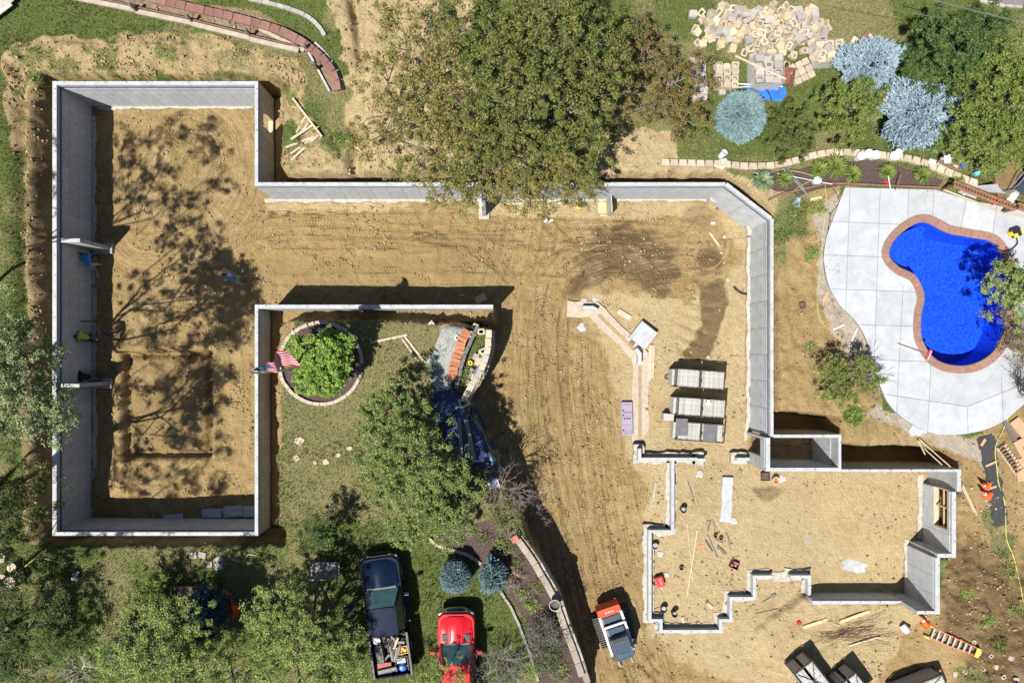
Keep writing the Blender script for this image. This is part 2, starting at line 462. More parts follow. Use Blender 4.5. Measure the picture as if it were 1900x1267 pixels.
# weeds creeping onto the bare parts
for q in ((1470, 400, 45, 50), (1450, 460, 12, 40), (1580, 770, 22), (1840, 965, 26), (1860, 1010, 26), (540, 250, 22, 40), (600, 190, 40, 60), (615, 265, 22), (1800, 1250, 30, 20), (1700, 1285, 60, 30)):
    grass = np.maximum(grass, spot(*q) * t * 0.85)
grass *= 1 - smoothstep(0.05, 0.5, in_pit)
mulch = np.maximum.reduce([area([(1390, 322), (1450, 318), (1560, 296), (1650, 300), (1750, 335), (1740, 352), (1600, 345), (1560, 345), (1480, 362), (1430, 350)], 3, 4, 12),
                           area([(798, 1000), (850, 975), (930, 960), (965, 985), (1010, 1065), (1060, 1180), (1095, 1290), (1000, 1290), (975, 1150), (925, 1075), (885, 1040), (830, 1022)], 3, 3, 13),
                           1 - smoothstep(0.97, 1.0, np.hypot((PXG - 596) / 74, (PYG - 674) / 73)),
                           ])
mulch *= t
gravel = area([(130, -20), (480, 20), (600, 95), (625, 175), (612, 172), (585, 115), (540, 85), (330, 40)], 3, 3, 14) * t
grass *= (1 - gravel)
grass *= (1 - mulch)
pale = np.maximum.reduce([area([(1085, 590), (1085, 548), (1180, 545), (1280, 560), (1390, 470), (1300, 380), (1395, 380), (1395, 860), (1720, 870), (1720, 1110), (1640, 1260), (1420, 1290), (1270, 1230), (1200, 1170), (1195, 900), (1160, 840), (1150, 740), (1120, 640)], 12, 18, 15),
                          dirtC * 0.9, dirtC2, area([(860, 375), (1330, 375), (1330, 400), (1150, 408), (860, 398)], 6, 8, 16), area([(490, 378), (760, 375), (760, 392), (500, 392)], 6, 8, 17)])
pale = np.maximum(pale, dirtN * 0.55)
wet = np.maximum.reduce([area([(1075, 470), (1110, 430), (1180, 420), (1250, 460), (1258, 520), (1230, 560), (1150, 520), (1060, 540)], 16, 22, 18) * 0.9, spot(1318, 480, 28, 24), area([(1295, 530), (1350, 510), (1345, 590), (1310, 670), (1265, 660), (1300, 600)], 6, 10, 19) * 0.8,
                         spot(1300, 400, 40, 26) * 0.5, spot(1425, 915, 32, 16) * 0.6, spot(1040, 720, 20, 60) * 0.4, spot(1240, 770, 30, 30) * 0.3, area([(990, 560), (1060, 545), (1050, 700), (1080, 900), (1150, 1110), (1210, 1267), (1110, 1267), (1000, 1000), (970, 800)], 20, 20, 20) * 0.28,
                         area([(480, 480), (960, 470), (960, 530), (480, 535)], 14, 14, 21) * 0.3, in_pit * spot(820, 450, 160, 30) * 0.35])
wet = np.maximum(wet, area([(1745, 1040), (1800, 1000), (1905, 1050), (1905, 1290), (1760, 1290), (1800, 1190), (1740, 1170)], 14, 22, 22, 1.3) * (0.45 + .6 * vnoise(X, Y, .8, 52, 3)))
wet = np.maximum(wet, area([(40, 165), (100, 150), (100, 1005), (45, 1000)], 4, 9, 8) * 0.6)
dust = np.maximum.reduce([area([(1500, 400), (1565, 345), (1575, 352), (1540, 430), (1535, 500), (1600, 590), (1650, 760), (1790, 808), (1830, 815), (1850, 880), (1790, 850), (1680, 800), (1600, 770), (1640, 740), (1560, 640), (1515, 560), (1520, 470)], 6, 10, 23) * 0.75,
                          area([(1825, 850), (1845, 850), (1860, 960), (1830, 1000)], 5, 8, 24) * 0.6, spot(1500, 1000, 10)])
Zb = Z.copy()
wet = np.maximum(wet, gravel * .6); dust = np.maximum(dust, gravel * .42)
# ---- relief
def ridge(pts_px, z, w, h, prof='bump'):
    """raise or lower the ground along a traced line"""
    global Z
    d, s = polyline_st(X, Y, [P(a, b, z) for a, b in pts_px])
    Z = Z + h * np.exp(-(d / w) ** 2)
sandm = np.clip(1 - grass - mulch, 0, 1)
clod = (vnoise(X, Y, 0.34, 40, 3) - 0.5)
rolling = (vnoise(X, Y, 1.7, 41, 3) - 0.5)
smoothzone = np.clip(pale * in_pit, 0, 1)
Z += sandm * (clod * (0.14 - 0.09 * smoothzone) + rolling * (0.16 - 0.08 * smoothzone))
Z += smoothstep(0.2, 0.5, t) * (1 - smoothstep(0.5, 0.9, t)) * (vnoise(X, Y, 0.3, 42, 2) - 0.5) * 0.5
Z += dirtN * t * (vnoise(X, Y, 0.5, 43, 4) - 0.45) * 0.45
Z += area([(1745, 1040), (1800, 1000), (1905, 1050), (1905, 1290), (1760, 1290), (1800, 1190), (1740, 1170)], 14, 22, 22, 1.3) * (np.abs(vnoise(X, Y, 0.9, 44, 5) - 0.5) * 1.3 + (vnoise(X, Y, 0.25, 47, 3) - .5) * .35)
Z += area([(1440, 420), (1530, 420), (1530, 560), (1600, 640), (1560, 760), (1440, 770)], 8, 8, 49) * (vnoise(X, Y, .45, 48, 4) - .5) * .22
Z += area([(1745, 900), (1790, 900), (1800, 1150), (1745, 1150)], 8, 8, 49) * (vnoise(X * .35, Y, .22, 51, 3) - .5) * .5
Z += dirtC * t * (vnoise(X, Y, 0.8, 45, 4) - 0.5) * 0.40
Z += dirtC2 * t * (vnoise(X, Y, 0.5, 46, 3) - 0.5) * 0.12
ridge([(78, 160), (78, 1000)], 2.5, 0.28, -0.5)
ridge([(62, 200), (58, 500), (64, 1000)], 2.5, 0.30, 0.28)
ridge([(36, 130), (38, 350), (45, 620)], 2.5, 0.35, -0.5)
ridge([(22, 130), (40, 100), (330, 88)], 2.5, 0.4, 0.18)
ridge([(655, 0), (665, 60), (668, 100)], 2.8, 0.25, -0.6)
ridge([(660, 240), (655, 330)], 2.5, 0.3, -0.7)
for pts in ([(235, 657), (388, 657), (388, 842), (235, 842), (235, 657)],):
    ridge(pts, 0, 0.15, -0.45)
    Z -= area([(240, 662), (384, 662), (384, 838), (240, 838)], 2, 2, 130) * 0.14
    wet = np.maximum(wet, area([(236, 658), (388, 658), (388, 842), (236, 842)], 2, 2, 130) * .38)
    ridge([(222, 645), (400, 645), (400, 855), (222, 855), (222, 645)], 0, 0.2, 0.14)
ridge([(500, 528), (900, 525)], 0, 0.05, -0.06)
ridge([(485, 522), (900, 519)], 0, 0.05, -0.06)
for k in range(9):                     # ribs left by the digger's teeth in the damp fill
    ridge([(1285 - k * 3, 470 + k * 22), (1345 - k * 6, 480 + k * 23)], 0, 0.12, -0.10 + 0.03 * (k % 2))
for rr_, hh in ((40, -.07), (52, .06), (66, -.07), (78, .06)):          # round scrapes of a slewing machine
    ridge([(340 + rr_ * math.cos(a), 300 + rr_ * .95 * math.sin(a)) for a in np.linspace(-2.6, 1.3, 22)], 0, .10, hh)
for k in range(7):
    ridge(catmull([(640 + 60 * k, 452 - 6 * k), (700 + 55 * k, 470 - 4 * k), (740 + 60 * k, 462)], 4), 0, .13, .07 * (-1) ** k)
# ---- crawler and tyre tracks: distance along and a mask for each vertex
TR = [([(1125, 1290), (1078, 1100), (1045, 950), (1020, 800), (1008, 650), (1015, 560), (1045, 500), (1130, 470)], 0.17), ([(1165, 1290), (1116, 1110), (1082, 950), (1054, 800), (1040, 650), (1050, 560), (1090, 505), (1190, 480)], 0.17),
      ([(1000, 900), (985, 760), (985, 640), (960, 545), (900, 480), (800, 445), (650, 432), (500, 432), (400, 470)], 0.17), ([(1150, 1100), (1110, 960), (1092, 800), (1085, 680), (1095, 600), (1150, 545), (1240, 520)], 0.16), ([(1060, 1000), (1030, 860), (1005, 700), (1000, 560), (1020, 470), (1120, 430)], 0.16),
      ([(1230, 412), (1000, 402), (800, 412), (650, 402), (500, 398), (420, 420)], 0.16), ([(1230, 425), (1000, 418), (800, 428), (650, 417), (500, 412)], 0.16), ([(385, 255), (400, 290), (390, 330), (360, 370), (320, 400)], 0.17), ([(280, 275), (300, 250), (340, 240), (380, 252), (405, 290), (396, 335), (366, 380)], 0.13),
      ([(1190, 1190), (1215, 1230), (1270, 1290)], 0.15), ([(1175, 1215), (1225, 1260), (1250, 1290)], 0.15), ([(1145, 1225), (1165, 1250), (1180, 1290)], 0.15), ([(1140, 1040), (1125, 940), (1115, 820)], 0.15), ([(440, 560), (455, 700), (450, 860)], 0.15)]
_base = [(1150, 1300), (1098, 1100), (1062, 950), (1036, 800), (1022, 650), (1030, 560)]
_rt = random.Random(3)
for o_ in (-46, -33, -20, 22, 38, 52, 66, 80):
    TR.append(([(a + o_ * (1.0 - .25 * k / 5) + _rt.uniform(-5, 5), b + _rt.uniform(-8, 8)) for k, (a, b) in enumerate(_base)], 0.15))
for y_ in (392, 437, 452, 500):
    TR.append(([(1180, y_ + 14), (1000, y_ + 6 + _rt.uniform(-5, 5)), (820, y_ + _rt.uniform(-6, 6)), (650, y_ + _rt.uniform(-6, 6)), (500, y_ + 4)], 0.14))
trm = np.zeros(X.shape); trs = np.zeros(X.shape); trl = np.zeros(X.shape)
for i, (pts, w) in enumerate(TR):
    pts = catmull(pts, 6)
    dsg, s = polyline_sd(X, Y, [P(a, b, 0.15) for a, b in pts]); d = np.abs(dsg)
    d = d + (vnoise(X, Y, 0.7, 60 + i, 2) - 0.5) * 0.06
    m = (1 - smoothstep(w * 0.8, w * 1.15, d)) * in_pit * (0.35 + 0.65 * smoothstep(0.35, 0.6, vnoise(X, Y, 1.6, 80 + i, 2)))
    Z -= 0.03 * m
    Z += 0.022 * np.exp(-((d - w * 1.35) / 0.06) ** 2) * in_pit * (m.max() > 0) * (0.3 + vnoise(X, Y, 1.1, 95 + i, 2))
    use = m > trm
    trl = np.where(use, dsg, trl); trs = np.where(use, s + i * .37, trs); trm = np.where(use, m, trm)
# streaks: sideways and lengthwise position along the way the machines drove
fd = np.full(X.shape, 99.0); fs = np.zeros(X.shape)
for q, pts in enumerate(([(1190, 1420), (1150, 1267), (1098, 1100), (1062, 950), (1036, 800), (1024, 650), (1032, 560), (1068, 500), (1160, 470), (1300, 450)], [(1250, 420), (1000, 425), (800, 440), (650, 440), (500, 440), (420, 470), (400, 560), (420, 800), (400, 920)], [(270, 330), (300, 262), (345, 240), (390, 270), (395, 340), (340, 400), (270, 420)])):
    d, s_ = polyline_sd(X, Y, [P(a, b, .15) for a, b in catmull(pts, 6)])
    m = np.abs(d) < np.abs(fd); fd = np.where(m, d + q * 17.3, fd); fs = np.where(m, s_, fs)
streak = in_pit * (1 - 0.55 * np.clip(pale, 0, 1)) * smoothstep(0.1, 0.5, 1 - np.clip(np.abs(np.mod(fd + 8, 17.3) - 8) / 5.5, 0, 1))
# mounds of loose dirt
for px, py, r, h in ((1150, 470, 1.6, 0.35), (1220, 520, 1.1, 0.25), (820, 460, 2.4, 0.22), (330, 330, 1.5, 0.15), (1330, 560, 1.2, 0.12), (950, 760, 0.8, 0.4), (1060, 1120, 1.0, 0.12), (230, 900, 1.2, 0.35), (330, 930, 1.6, 0.25)):
    x, y = P(px, py, 0.2)
    d = np.hypot(X - x, Y - y)
    Z += in_pit * h * np.exp(-(d / r) ** 2) * (0.7 + 0.6 * vnoise(X, Y, 0.4, 90, 3))
# ---- pool basin: take the ground away below it
POOL_PX = catmull([(1650, 470), (1668, 437), (1712, 412), (1760, 432), (1800, 440), (1846, 452), (1868, 500), (1868, 560), (1862, 620), (1835, 660), (1790, 678), (1740, 668), (1712, 630), (1710, 585), (1716, 550), (1700, 512), (1668, 494)], 6, True)
DECKZ = 2.56
pool = [P(a, b, DECKZ) for a, b in POOL_PX]
dp = sdf(X, Y, pool)
Z = np.where(dp < 0.12, np.minimum(Z, 0.9), Z)
ddeck = sdf(X, Y, [P(a, b, DECKZ) for a, b in [(1532, 440), (1570, 350), (1920, 395), (1960, 800), (1700, 800), (1640, 730)]])
Z = np.where((ddeck < 0.3) & (dp >= 0.12), np.minimum(Z, DECKZ - 0.06), Z)
dw = sdf(X, Y, [P(a, b, TOP) for a, b in [(97, 151), (97, 993), (105, 985), (105, 159), (473, 159), (473, 151)]])
def G(x, y):
    i = int(np.clip(np.searchsorted(GX, x) - 1, 0, len(GX) - 2)); j = int(np.clip(np.searchsorted(GY, y) - 1, 0, len(GY) - 2))
    u = (x - GX[i]) / (GX[i + 1] - GX[i]); v = (y - GY[j]) / (GY[j + 1] - GY[j])
    return float((Z[j, i] * (1 - u) + Z[j, i + 1] * u) * (1 - v) + (Z[j + 1, i] * (1 - u) + Z[j + 1, i + 1] * u) * v)
def VG(px, py, up=0.0):
    """the ground point seen at a picture position"""
    z = 3.6
    while z > -0.6:
        x, y = P(px, py, z)
        if G(x, y) >= z: break
        z -= 0.02
    return Vector((x, y, G(x, y) + up))

# ---- ground material
def ground_material():
    m = bpy.data.materials.new('earth_and_turf'); m.use_nodes = True
    nt = m.node_tree; N = nt.nodes; L = nt.links; b = N['Principled BSDF']
    b.inputs['Roughness'].default_value = 0.95; b.inputs['Specular IOR Level'].default_value = 0.15
    tc = N.new('ShaderNodeTexCoord').outputs['Object']
    def attr(n):
        a = N.new('ShaderNodeAttribute'); a.attribute_name = n; return a.outputs['Fac']
    def noise(sc, det=5, rg=0.6, dist=0.0):
        n = N.new('ShaderNodeTexNoise'); n.inputs['Scale'].default_value = sc; n.inputs['Detail'].default_value = det; n.inputs['Roughness'].default_value = rg
        n.inputs['Distortion'].default_value = dist
        L.new(tc, n.inputs['Vector']); return n.outputs['Fac']
    def math_(op, a, bb, c=None):
        n = N.new('ShaderNodeMath'); n.operation = op
        for i, q in enumerate((a, bb) if c is None else (a, bb, c)):
            if isinstance(q, (int, float)): n.inputs[i].default_value = q
            else: L.new(q, n.inputs[i])
        return n.outputs[0]
    def ramp(fac, stops):
        n = N.new('ShaderNodeValToRGB'); e = n.color_ramp.elements
        while len(e) < len(stops): e.new(0.5)
        for i, (p, c) in enumerate(stops): e[i].position = p; e[i].color = (*c, 1)
        L.new(fac, n.inputs['Fac']); return n.outputs['Color']
    def mix(fac, a, bb, blend='MIX'):
        n = N.new('ShaderNodeMix'); n.data_type = 'RGBA'; n.blend_type = blend; n.clamp_factor = True
        if isinstance(fac, (int, float)): n.inputs['Factor'].default_value = fac
        else: L.new(fac, n.inputs['Factor'])
        for k, q in ((6, a), (7, bb)):
            if isinstance(q, tuple): n.inputs[k].default_value = (*q, 1)
            else: L.new(q, n.inputs[k])
        return n.outputs[2]
    def edge(a, nz, k=1.0, w=0.25):      # attribute broken up by noise
        v = math_('MULTIPLY_ADD', math_('SUBTRACT', nz, 0.5), k, a)
        n = N.new('ShaderNodeMapRange'); n.interpolation_type = 'SMOOTHSTEP'
        n.inputs['From Min'].default_value = 0.5 - w; n.inputs['From Max'].default_value = 0.5 + w
        L.new(v, n.inputs['Value']); return n.outputs['Result']
    def ramp_f(v, a, b_):
        n = N.new('ShaderNodeMapRange'); n.inputs['From Min'].default_value = a; n.inputs['From Max'].default_value = b_; L.new(v, n.inputs['Value']); return n.outputs['Result']
    n1b = noise(1.6, 4, 0.6); n5 = noise(7.0, 8, 0.75, 0.6)
    n1, n2, n3, n4 = noise(0.55, 6, 0.65), noise(3.0, 6, 0.7), noise(14.0, 6, 0.75), noise(48.0, 4, 0.7)
    brown = ramp(n2, [(0.25, (0.252, 0.170, 0.074)), (0.55, (0.350, 0.250, 0.115)), (0.8, (0.415, 0.312, 0.156))])
    palec = ramp(n2, [(0.25, (0.362, 0.272, 0.143)), (0.55, (0.462, 0.360, 0.203)), (0.8, (0.51, 0.412, 0.248))])
    c = mix(edge(attr('pale'), n1, 0.9, 0.4), brown, palec)
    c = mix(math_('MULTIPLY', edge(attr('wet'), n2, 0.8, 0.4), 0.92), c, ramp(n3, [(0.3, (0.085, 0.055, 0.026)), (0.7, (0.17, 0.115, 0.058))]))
    c = mix(math_('MULTIPLY', edge(attr('dust'), n2, 1.0, 0.3), 0.85), c, ramp(n3, [(0.3, (0.33, 0.29, 0.24)), (0.7, (0.52, 0.48, 0.42))]))
    # pebbles and crumbs
    vo = N.new('ShaderNodeTexVoronoi'); vo.inputs['Scale'].default_value = 7.0; L.new(tc, vo.inputs['Vector'])
    crumb = N.new('ShaderNodeMapRange'); crumb.inputs['From Min'].default_value = 0.10; crumb.inputs['From Max'].default_value = 0.04
    L.new(vo.outputs['Distance'], crumb.inputs['Value'])
    c = mix(math_('MULTIPLY', crumb.outputs['Result'], 0.45), c, (0.47, 0.40, 0.31))
    c = mix(math_('MULTIPLY', math_('SUBTRACT', n3, 0.5), 1.0), c, (0.12, 0.08, 0.045))
    c = mix(math_('MULTIPLY', ramp_f(n5, 0.56, 0.74), 0.42), c, (0.13, 0.085, 0.042))
    c = mix(math_('MULTIPLY', ramp_f(n5, 0.42, 0.26), 0.30), c, (0.50, 0.40, 0.27))
    c = mix(math_('MULTIPLY', ramp_f(n1b, 0.58, 0.75), 0.35), c, (0.19, 0.125, 0.06))
    cx = N.new('ShaderNodeCombineXYZ'); L.new(math_('MULTIPLY', attr('fd'), 5.5), cx.inputs[0]); L.new(math_('MULTIPLY', attr('fs'), 0.55), cx.inputs[1])
    ns_ = N.new('ShaderNodeTexNoise'); ns_.inputs['Scale'].default_value = 1.0; ns_.inputs['Detail'].default_value = 6.0; ns_.inputs['Roughness'].default_value = 0.7; L.new(cx.outputs[0], ns_.inputs['Vector'])
    stk = math_('MULTIPLY', math_('SUBTRACT', ns_.outputs['Fac'], 0.5), attr('streak'))
    c = mix(math_('MULTIPLY', ramp_f(stk, 0.03, 0.16), 0.55), c, (0.165, 0.108, 0.052))
    c = mix(math_('MULTIPLY', ramp_f(stk, -0.03, -0.16), 0.50), c, (0.47, 0.365, 0.22))
    c = mix(math_('MULTIPLY', ramp_f(n1, 0.52, 0.70), 0.28), c, (0.22, 0.15, 0.075))
    c = mix(math_('MULTIPLY', ramp_f(n1, 0.46, 0.30), 0.30), c, (0.50, 0.41, 0.27))
    # mulch
    ml = ramp(n4, [(0.3, (0.055, 0.036, 0.033)), (0.55, (0.125, 0.088, 0.082)), (0.75, (0.23, 0.18, 0.165))])
    c = mix(edge(attr('mulch'), n3, 0.5, 0.2), c, ml)
    # turf
    green = ramp(n3, [(0.25, (0.060, 0.080, 0.022)), (0.55, (0.118, 0.148, 0.044)), (0.8, (0.180, 0.205, 0.072))])
    dry = ramp(n3, [(0.25, (0.14, 0.135, 0.055)), (0.6, (0.245, 0.232, 0.108)), (0.85, (0.35, 0.315, 0.18))])
    g = mix(edge(attr('dry'), n2, 0.9, 0.45), green, dry)
    c = mix(edge(attr('grass'), n3, 0.9, 0.22), c, g)
    L.new(c, b.inputs['Base Color'])
    # relief
    trk = math_('MULTIPLY', math_('SINE', math_('MULTIPLY_ADD', attr('trs'), 2 * math.pi / 0.15, math_('MULTIPLY', math_('GREATER_THAN', attr('trl'), 0.0), math.pi)), 0.0), attr('trm'))
    h = math_('MULTIPLY_ADD', n5, 0.15, math_('MULTIPLY_ADD', n2, 0.10, math_('MULTIPLY_ADD', n3, 0.07, math_('MULTIPLY', n4, 0.012))))
    trk = math_('MULTIPLY', trk, ramp_f(n1b, 0.35, 0.65))
    h = math_('MULTIPLY_ADD', trk, 0.034, h)
    h = math_('MULTIPLY_ADD', stk, 0.16, h)
    h = math_('MULTIPLY_ADD', crumb.outputs['Result'], 0.018, h)
    bp = N.new('ShaderNodeBump'); bp.inputs['Strength'].default_value = 0.9; bp.inputs['Distance'].default_value = 1.0
    L.new(h, bp.inputs['Height']); L.new(bp.outputs['Normal'], b.inputs['Normal'])
    return m
M_GROUND = ground_material()
dryness = np.clip(smoothstep(0.40, 0.62, vnoise(X, Y, 2.2, 70, 4)) * 0.75 + area([(505, 590), (830, 590), (800, 700), (700, 790), (660, 960), (510, 960)], 10, 20, 71) * 0.62
                  - area([(-50, -50), (330, -50), (330, 55), (60, 90), (0, 140)], 10, 20, 72) * 0.7 - area([(620, 960), (960, 1000), (960, 1300), (600, 1300)], 10, 20, 73) * 0.6 - area([(1270, 110), (1560, 110), (1500, 300), (1250, 300)], 10, 20, 74) * 0.5, 0, 1)
ny, nx = X.shape
idx = np.arange(nx * ny).reshape(ny, nx)
quads = np.stack([idx[:-1, :-1], idx[:-1, 1:], idx[1:, 1:], idx[1:, :-1]], -1).reshape(-1)
gme = big_mesh('ground', np.stack([X, Y, Z], -1).reshape(-1, 3), quads, 4, M_GROUND,
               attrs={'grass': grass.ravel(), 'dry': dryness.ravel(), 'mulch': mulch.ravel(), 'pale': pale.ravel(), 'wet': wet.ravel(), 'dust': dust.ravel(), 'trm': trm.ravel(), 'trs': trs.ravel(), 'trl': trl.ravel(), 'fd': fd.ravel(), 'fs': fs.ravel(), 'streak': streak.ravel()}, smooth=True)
tag(link('ground', gme), kind='structure')

# ---- short turf: real blades, far too many to count
def turf():
    core = (X > -24) & (X < 25) & (Y > -16) & (Y < 17)
    w = (grass * core).ravel().clip(0, 1) ** 1.5
    n = 130000
    ids = RNG.choice(w.size, n, p=w / w.sum())
    bx = X.ravel()[ids] + RNG.uniform(-.05, .05, n); by = Y.ravel()[ids] + RNG.uniform(-.05, .05, n); bz = Z.ravel()[ids] - 0.01
    dr = dryness.ravel()[ids] + RNG.normal(0, .25, n)
    tall = 0.05 + 0.09 * RNG.random(n) * (1 + 1.3 * (vnoise(bx, by, 1.1, 75, 2) > 0.56))
    a = RNG.uniform(0, 2 * math.pi, n); ln = RNG.uniform(0.02, 0.11, n); wd = RNG.uniform(0.012, 0.026, n)
    ca, sa = np.cos(a), np.sin(a)
    v = np.empty((n, 3, 3))
    v[:, 0] = np.stack([bx - sa * wd, by + ca * wd, bz], -1); v[:, 1] = np.stack([bx + sa * wd, by - ca * wd, bz], -1)
    v[:, 2] = np.stack([bx + ca * ln, by + sa * ln, bz + tall], -1)
    me = big_mesh('grass', v.reshape(-1, 3), np.arange(3 * n), 3,
                  [leaf_mat('grass_green', (0.058, 0.092, 0.022), (0.17, 0.215, 0.062), trans=0.2), leaf_mat('grass_dry', (0.16, 0.15, 0.06), (0.33, 0.29, 0.16), trans=0.2)], midx=(dr > 0.5).astype(np.int32))
    tag(link('grass', me), 'short patchy lawn grass around the excavation', 'grass', kind='stuff')
turf()

# ---- clods and pebbles on the bare earth
def clods():
    core = (X > -24) & (X < 25) & (Y > -16) & (Y < 17)
    w = (np.clip(1 - grass - mulch, 0, 1) * core * (0.25 + 1.2 * 2.2 * smoothstep(.55, .68, vnoise(X, Y, .9, 150, 3))) * (1 - .55 * smoothzone) * (dp > .2) * (ddeck > .0)).ravel()
    w = w * (1 + 2.5 * (t * dirtN).ravel() + 3 * (smoothstep(.05, .4, t) * (1 - smoothstep(.6, .95, t))).ravel() + 2.0 * wet.ravel() * t.ravel())
    n = 20000
    ids = RNG.choice(w.size, n, p=w / w.sum()); s = (0.012 + 0.075 * RNG.random(n) ** 3.4)[:, None]
    c = np.stack([X.ravel()[ids] + RNG.uniform(-.04, .04, n), Y.ravel()[ids] + RNG.uniform(-.04, .04, n), Z.ravel()[ids]], -1); c[:, 2:] += s * .35
    o = np.array([[1, 0, 0], [0, 1, 0], [-1, 0, 0], [0, -1, 0], [0, 0, .8], [0, 0, -.8]], float)
    a = RNG.uniform(0, 6.28, n); v = o[None] * RNG.uniform(.6, 1.3, (n, 6, 1)) * s[:, None]
    ca, sa = np.cos(a)[:, None], np.sin(a)[:, None]
    v = np.stack([v[..., 0] * ca - v[..., 1] * sa, v[..., 0] * sa + v[..., 1] * ca, v[..., 2]], -1) + c[:, None]
    f = np.array([[0, 1, 4], [1, 2, 4], [2, 3, 4], [3, 0, 4], [1, 0, 5], [2, 1, 5], [3, 2, 5], [0, 3, 5]])
    F = (np.arange(n)[:, None, None] * 6 + f[None]).reshape(-1)
    tag(link('clods', big_mesh('clods', v.reshape(-1, 3), F, 3, leaf_mat('clod_earth', (0.15, 0.105, 0.052), (0.34, 0.255, 0.14), (0.40, 0.33, 0.22), rough=.95, trans=0))), 'crumbs of earth and small stones over the bare ground', 'clods', kind='stuff')
clods()
# ================================================================== foundation walls
def offset_line(pts, hw, closed=False, jit=0.0, step=None, seed=0):
    """outline of a band of half width hw along a polyline (mitred)"""
    rg = random.Random(seed)
    pts = [Vector((p[0], p[1])) for p in pts]
    if step:
        q = []
        for a, b in zip(pts[:-1], pts[1:]):
            n = max(1, int((b - a).length / step))
            q += [a.lerp(b, i / n) for i in range(n)]
        pts = q + [pts[-1]]
    Lf, Rt = [], []
    ph = [rg.uniform(0, 6.28) for _ in range(8)]; wob = lambda q, o: jit * (math.sin(q * 3.1 + ph[o]) * .5 + math.sin(q * 7.3 + ph[o + 1]) * .35 + math.sin(q * 16.7 + ph[o + 2]) * .25 + rg.uniform(-.25, .25))
    dist = 0.0
    for i, p in enumerate(pts):
        d0 = (p - pts[i - 1]).normalized() if i > 0 else (pts[1] - p).normalized()
        d1 = (pts[i + 1] - p).normalized() if i < len(pts) - 1 else d0
        n0, n1 = Vector((-d0.y, d0.x)), Vector((-d1.y, d1.x))
        m = (n0 + n1)
        m = m.normalized() if m.length > 1e-6 else n0
        k = hw / max(0.35, m.dot(n0))
        dist += (p - pts[i - 1]).length if i else 0
        Lf.append(p + m * (k + wob(dist, 0))); Rt.append(p - m * (k + wob(dist, 4)))
    return Lf + Rt[::-1]
def band(mb, pts, hw, z0, z1, jit=0.0, step=None, seed=0):
    """prism along a polyline, made of one quad per stretch so that sharp bends stay clean"""
    o = offset_line(pts, hw, jit=jit, step=step, seed=seed); n = len(o) // 2
    Lf, Rt = o[:n], o[n:][::-1]
    vs = []
    for a, b in zip(Lf, Rt):
        vs += [(a.x, a.y, z0), (b.x, b.y, z0), (b.x, b.y, z1), (a.x, a.y, z1)]
    fs = []
    for i in range(n - 1):
        k = i * 4
        fs += [(k + 3, k + 2, k + 6, k + 7), (k, k + 4, k + 5, k + 1), (k, k + 3, k + 7, k + 4), (k + 1, k + 5, k + 6, k + 2)]
    fs += [(0, 1, 2, 3), (4 * n - 4, 4 * n - 1, 4 * n - 2, 4 * n - 3)]
    mb.add(vs, fs)
    return mb
M_BOLT = mat('bolt', (0.10, 0.10, 0.11), 0.5, 0.1, metal=0.5)
bolt_me = MB().lathe([(0.012, 0), (0.012, 0.07)], n=6).mesh('anchor_bolt', M_BOLT)
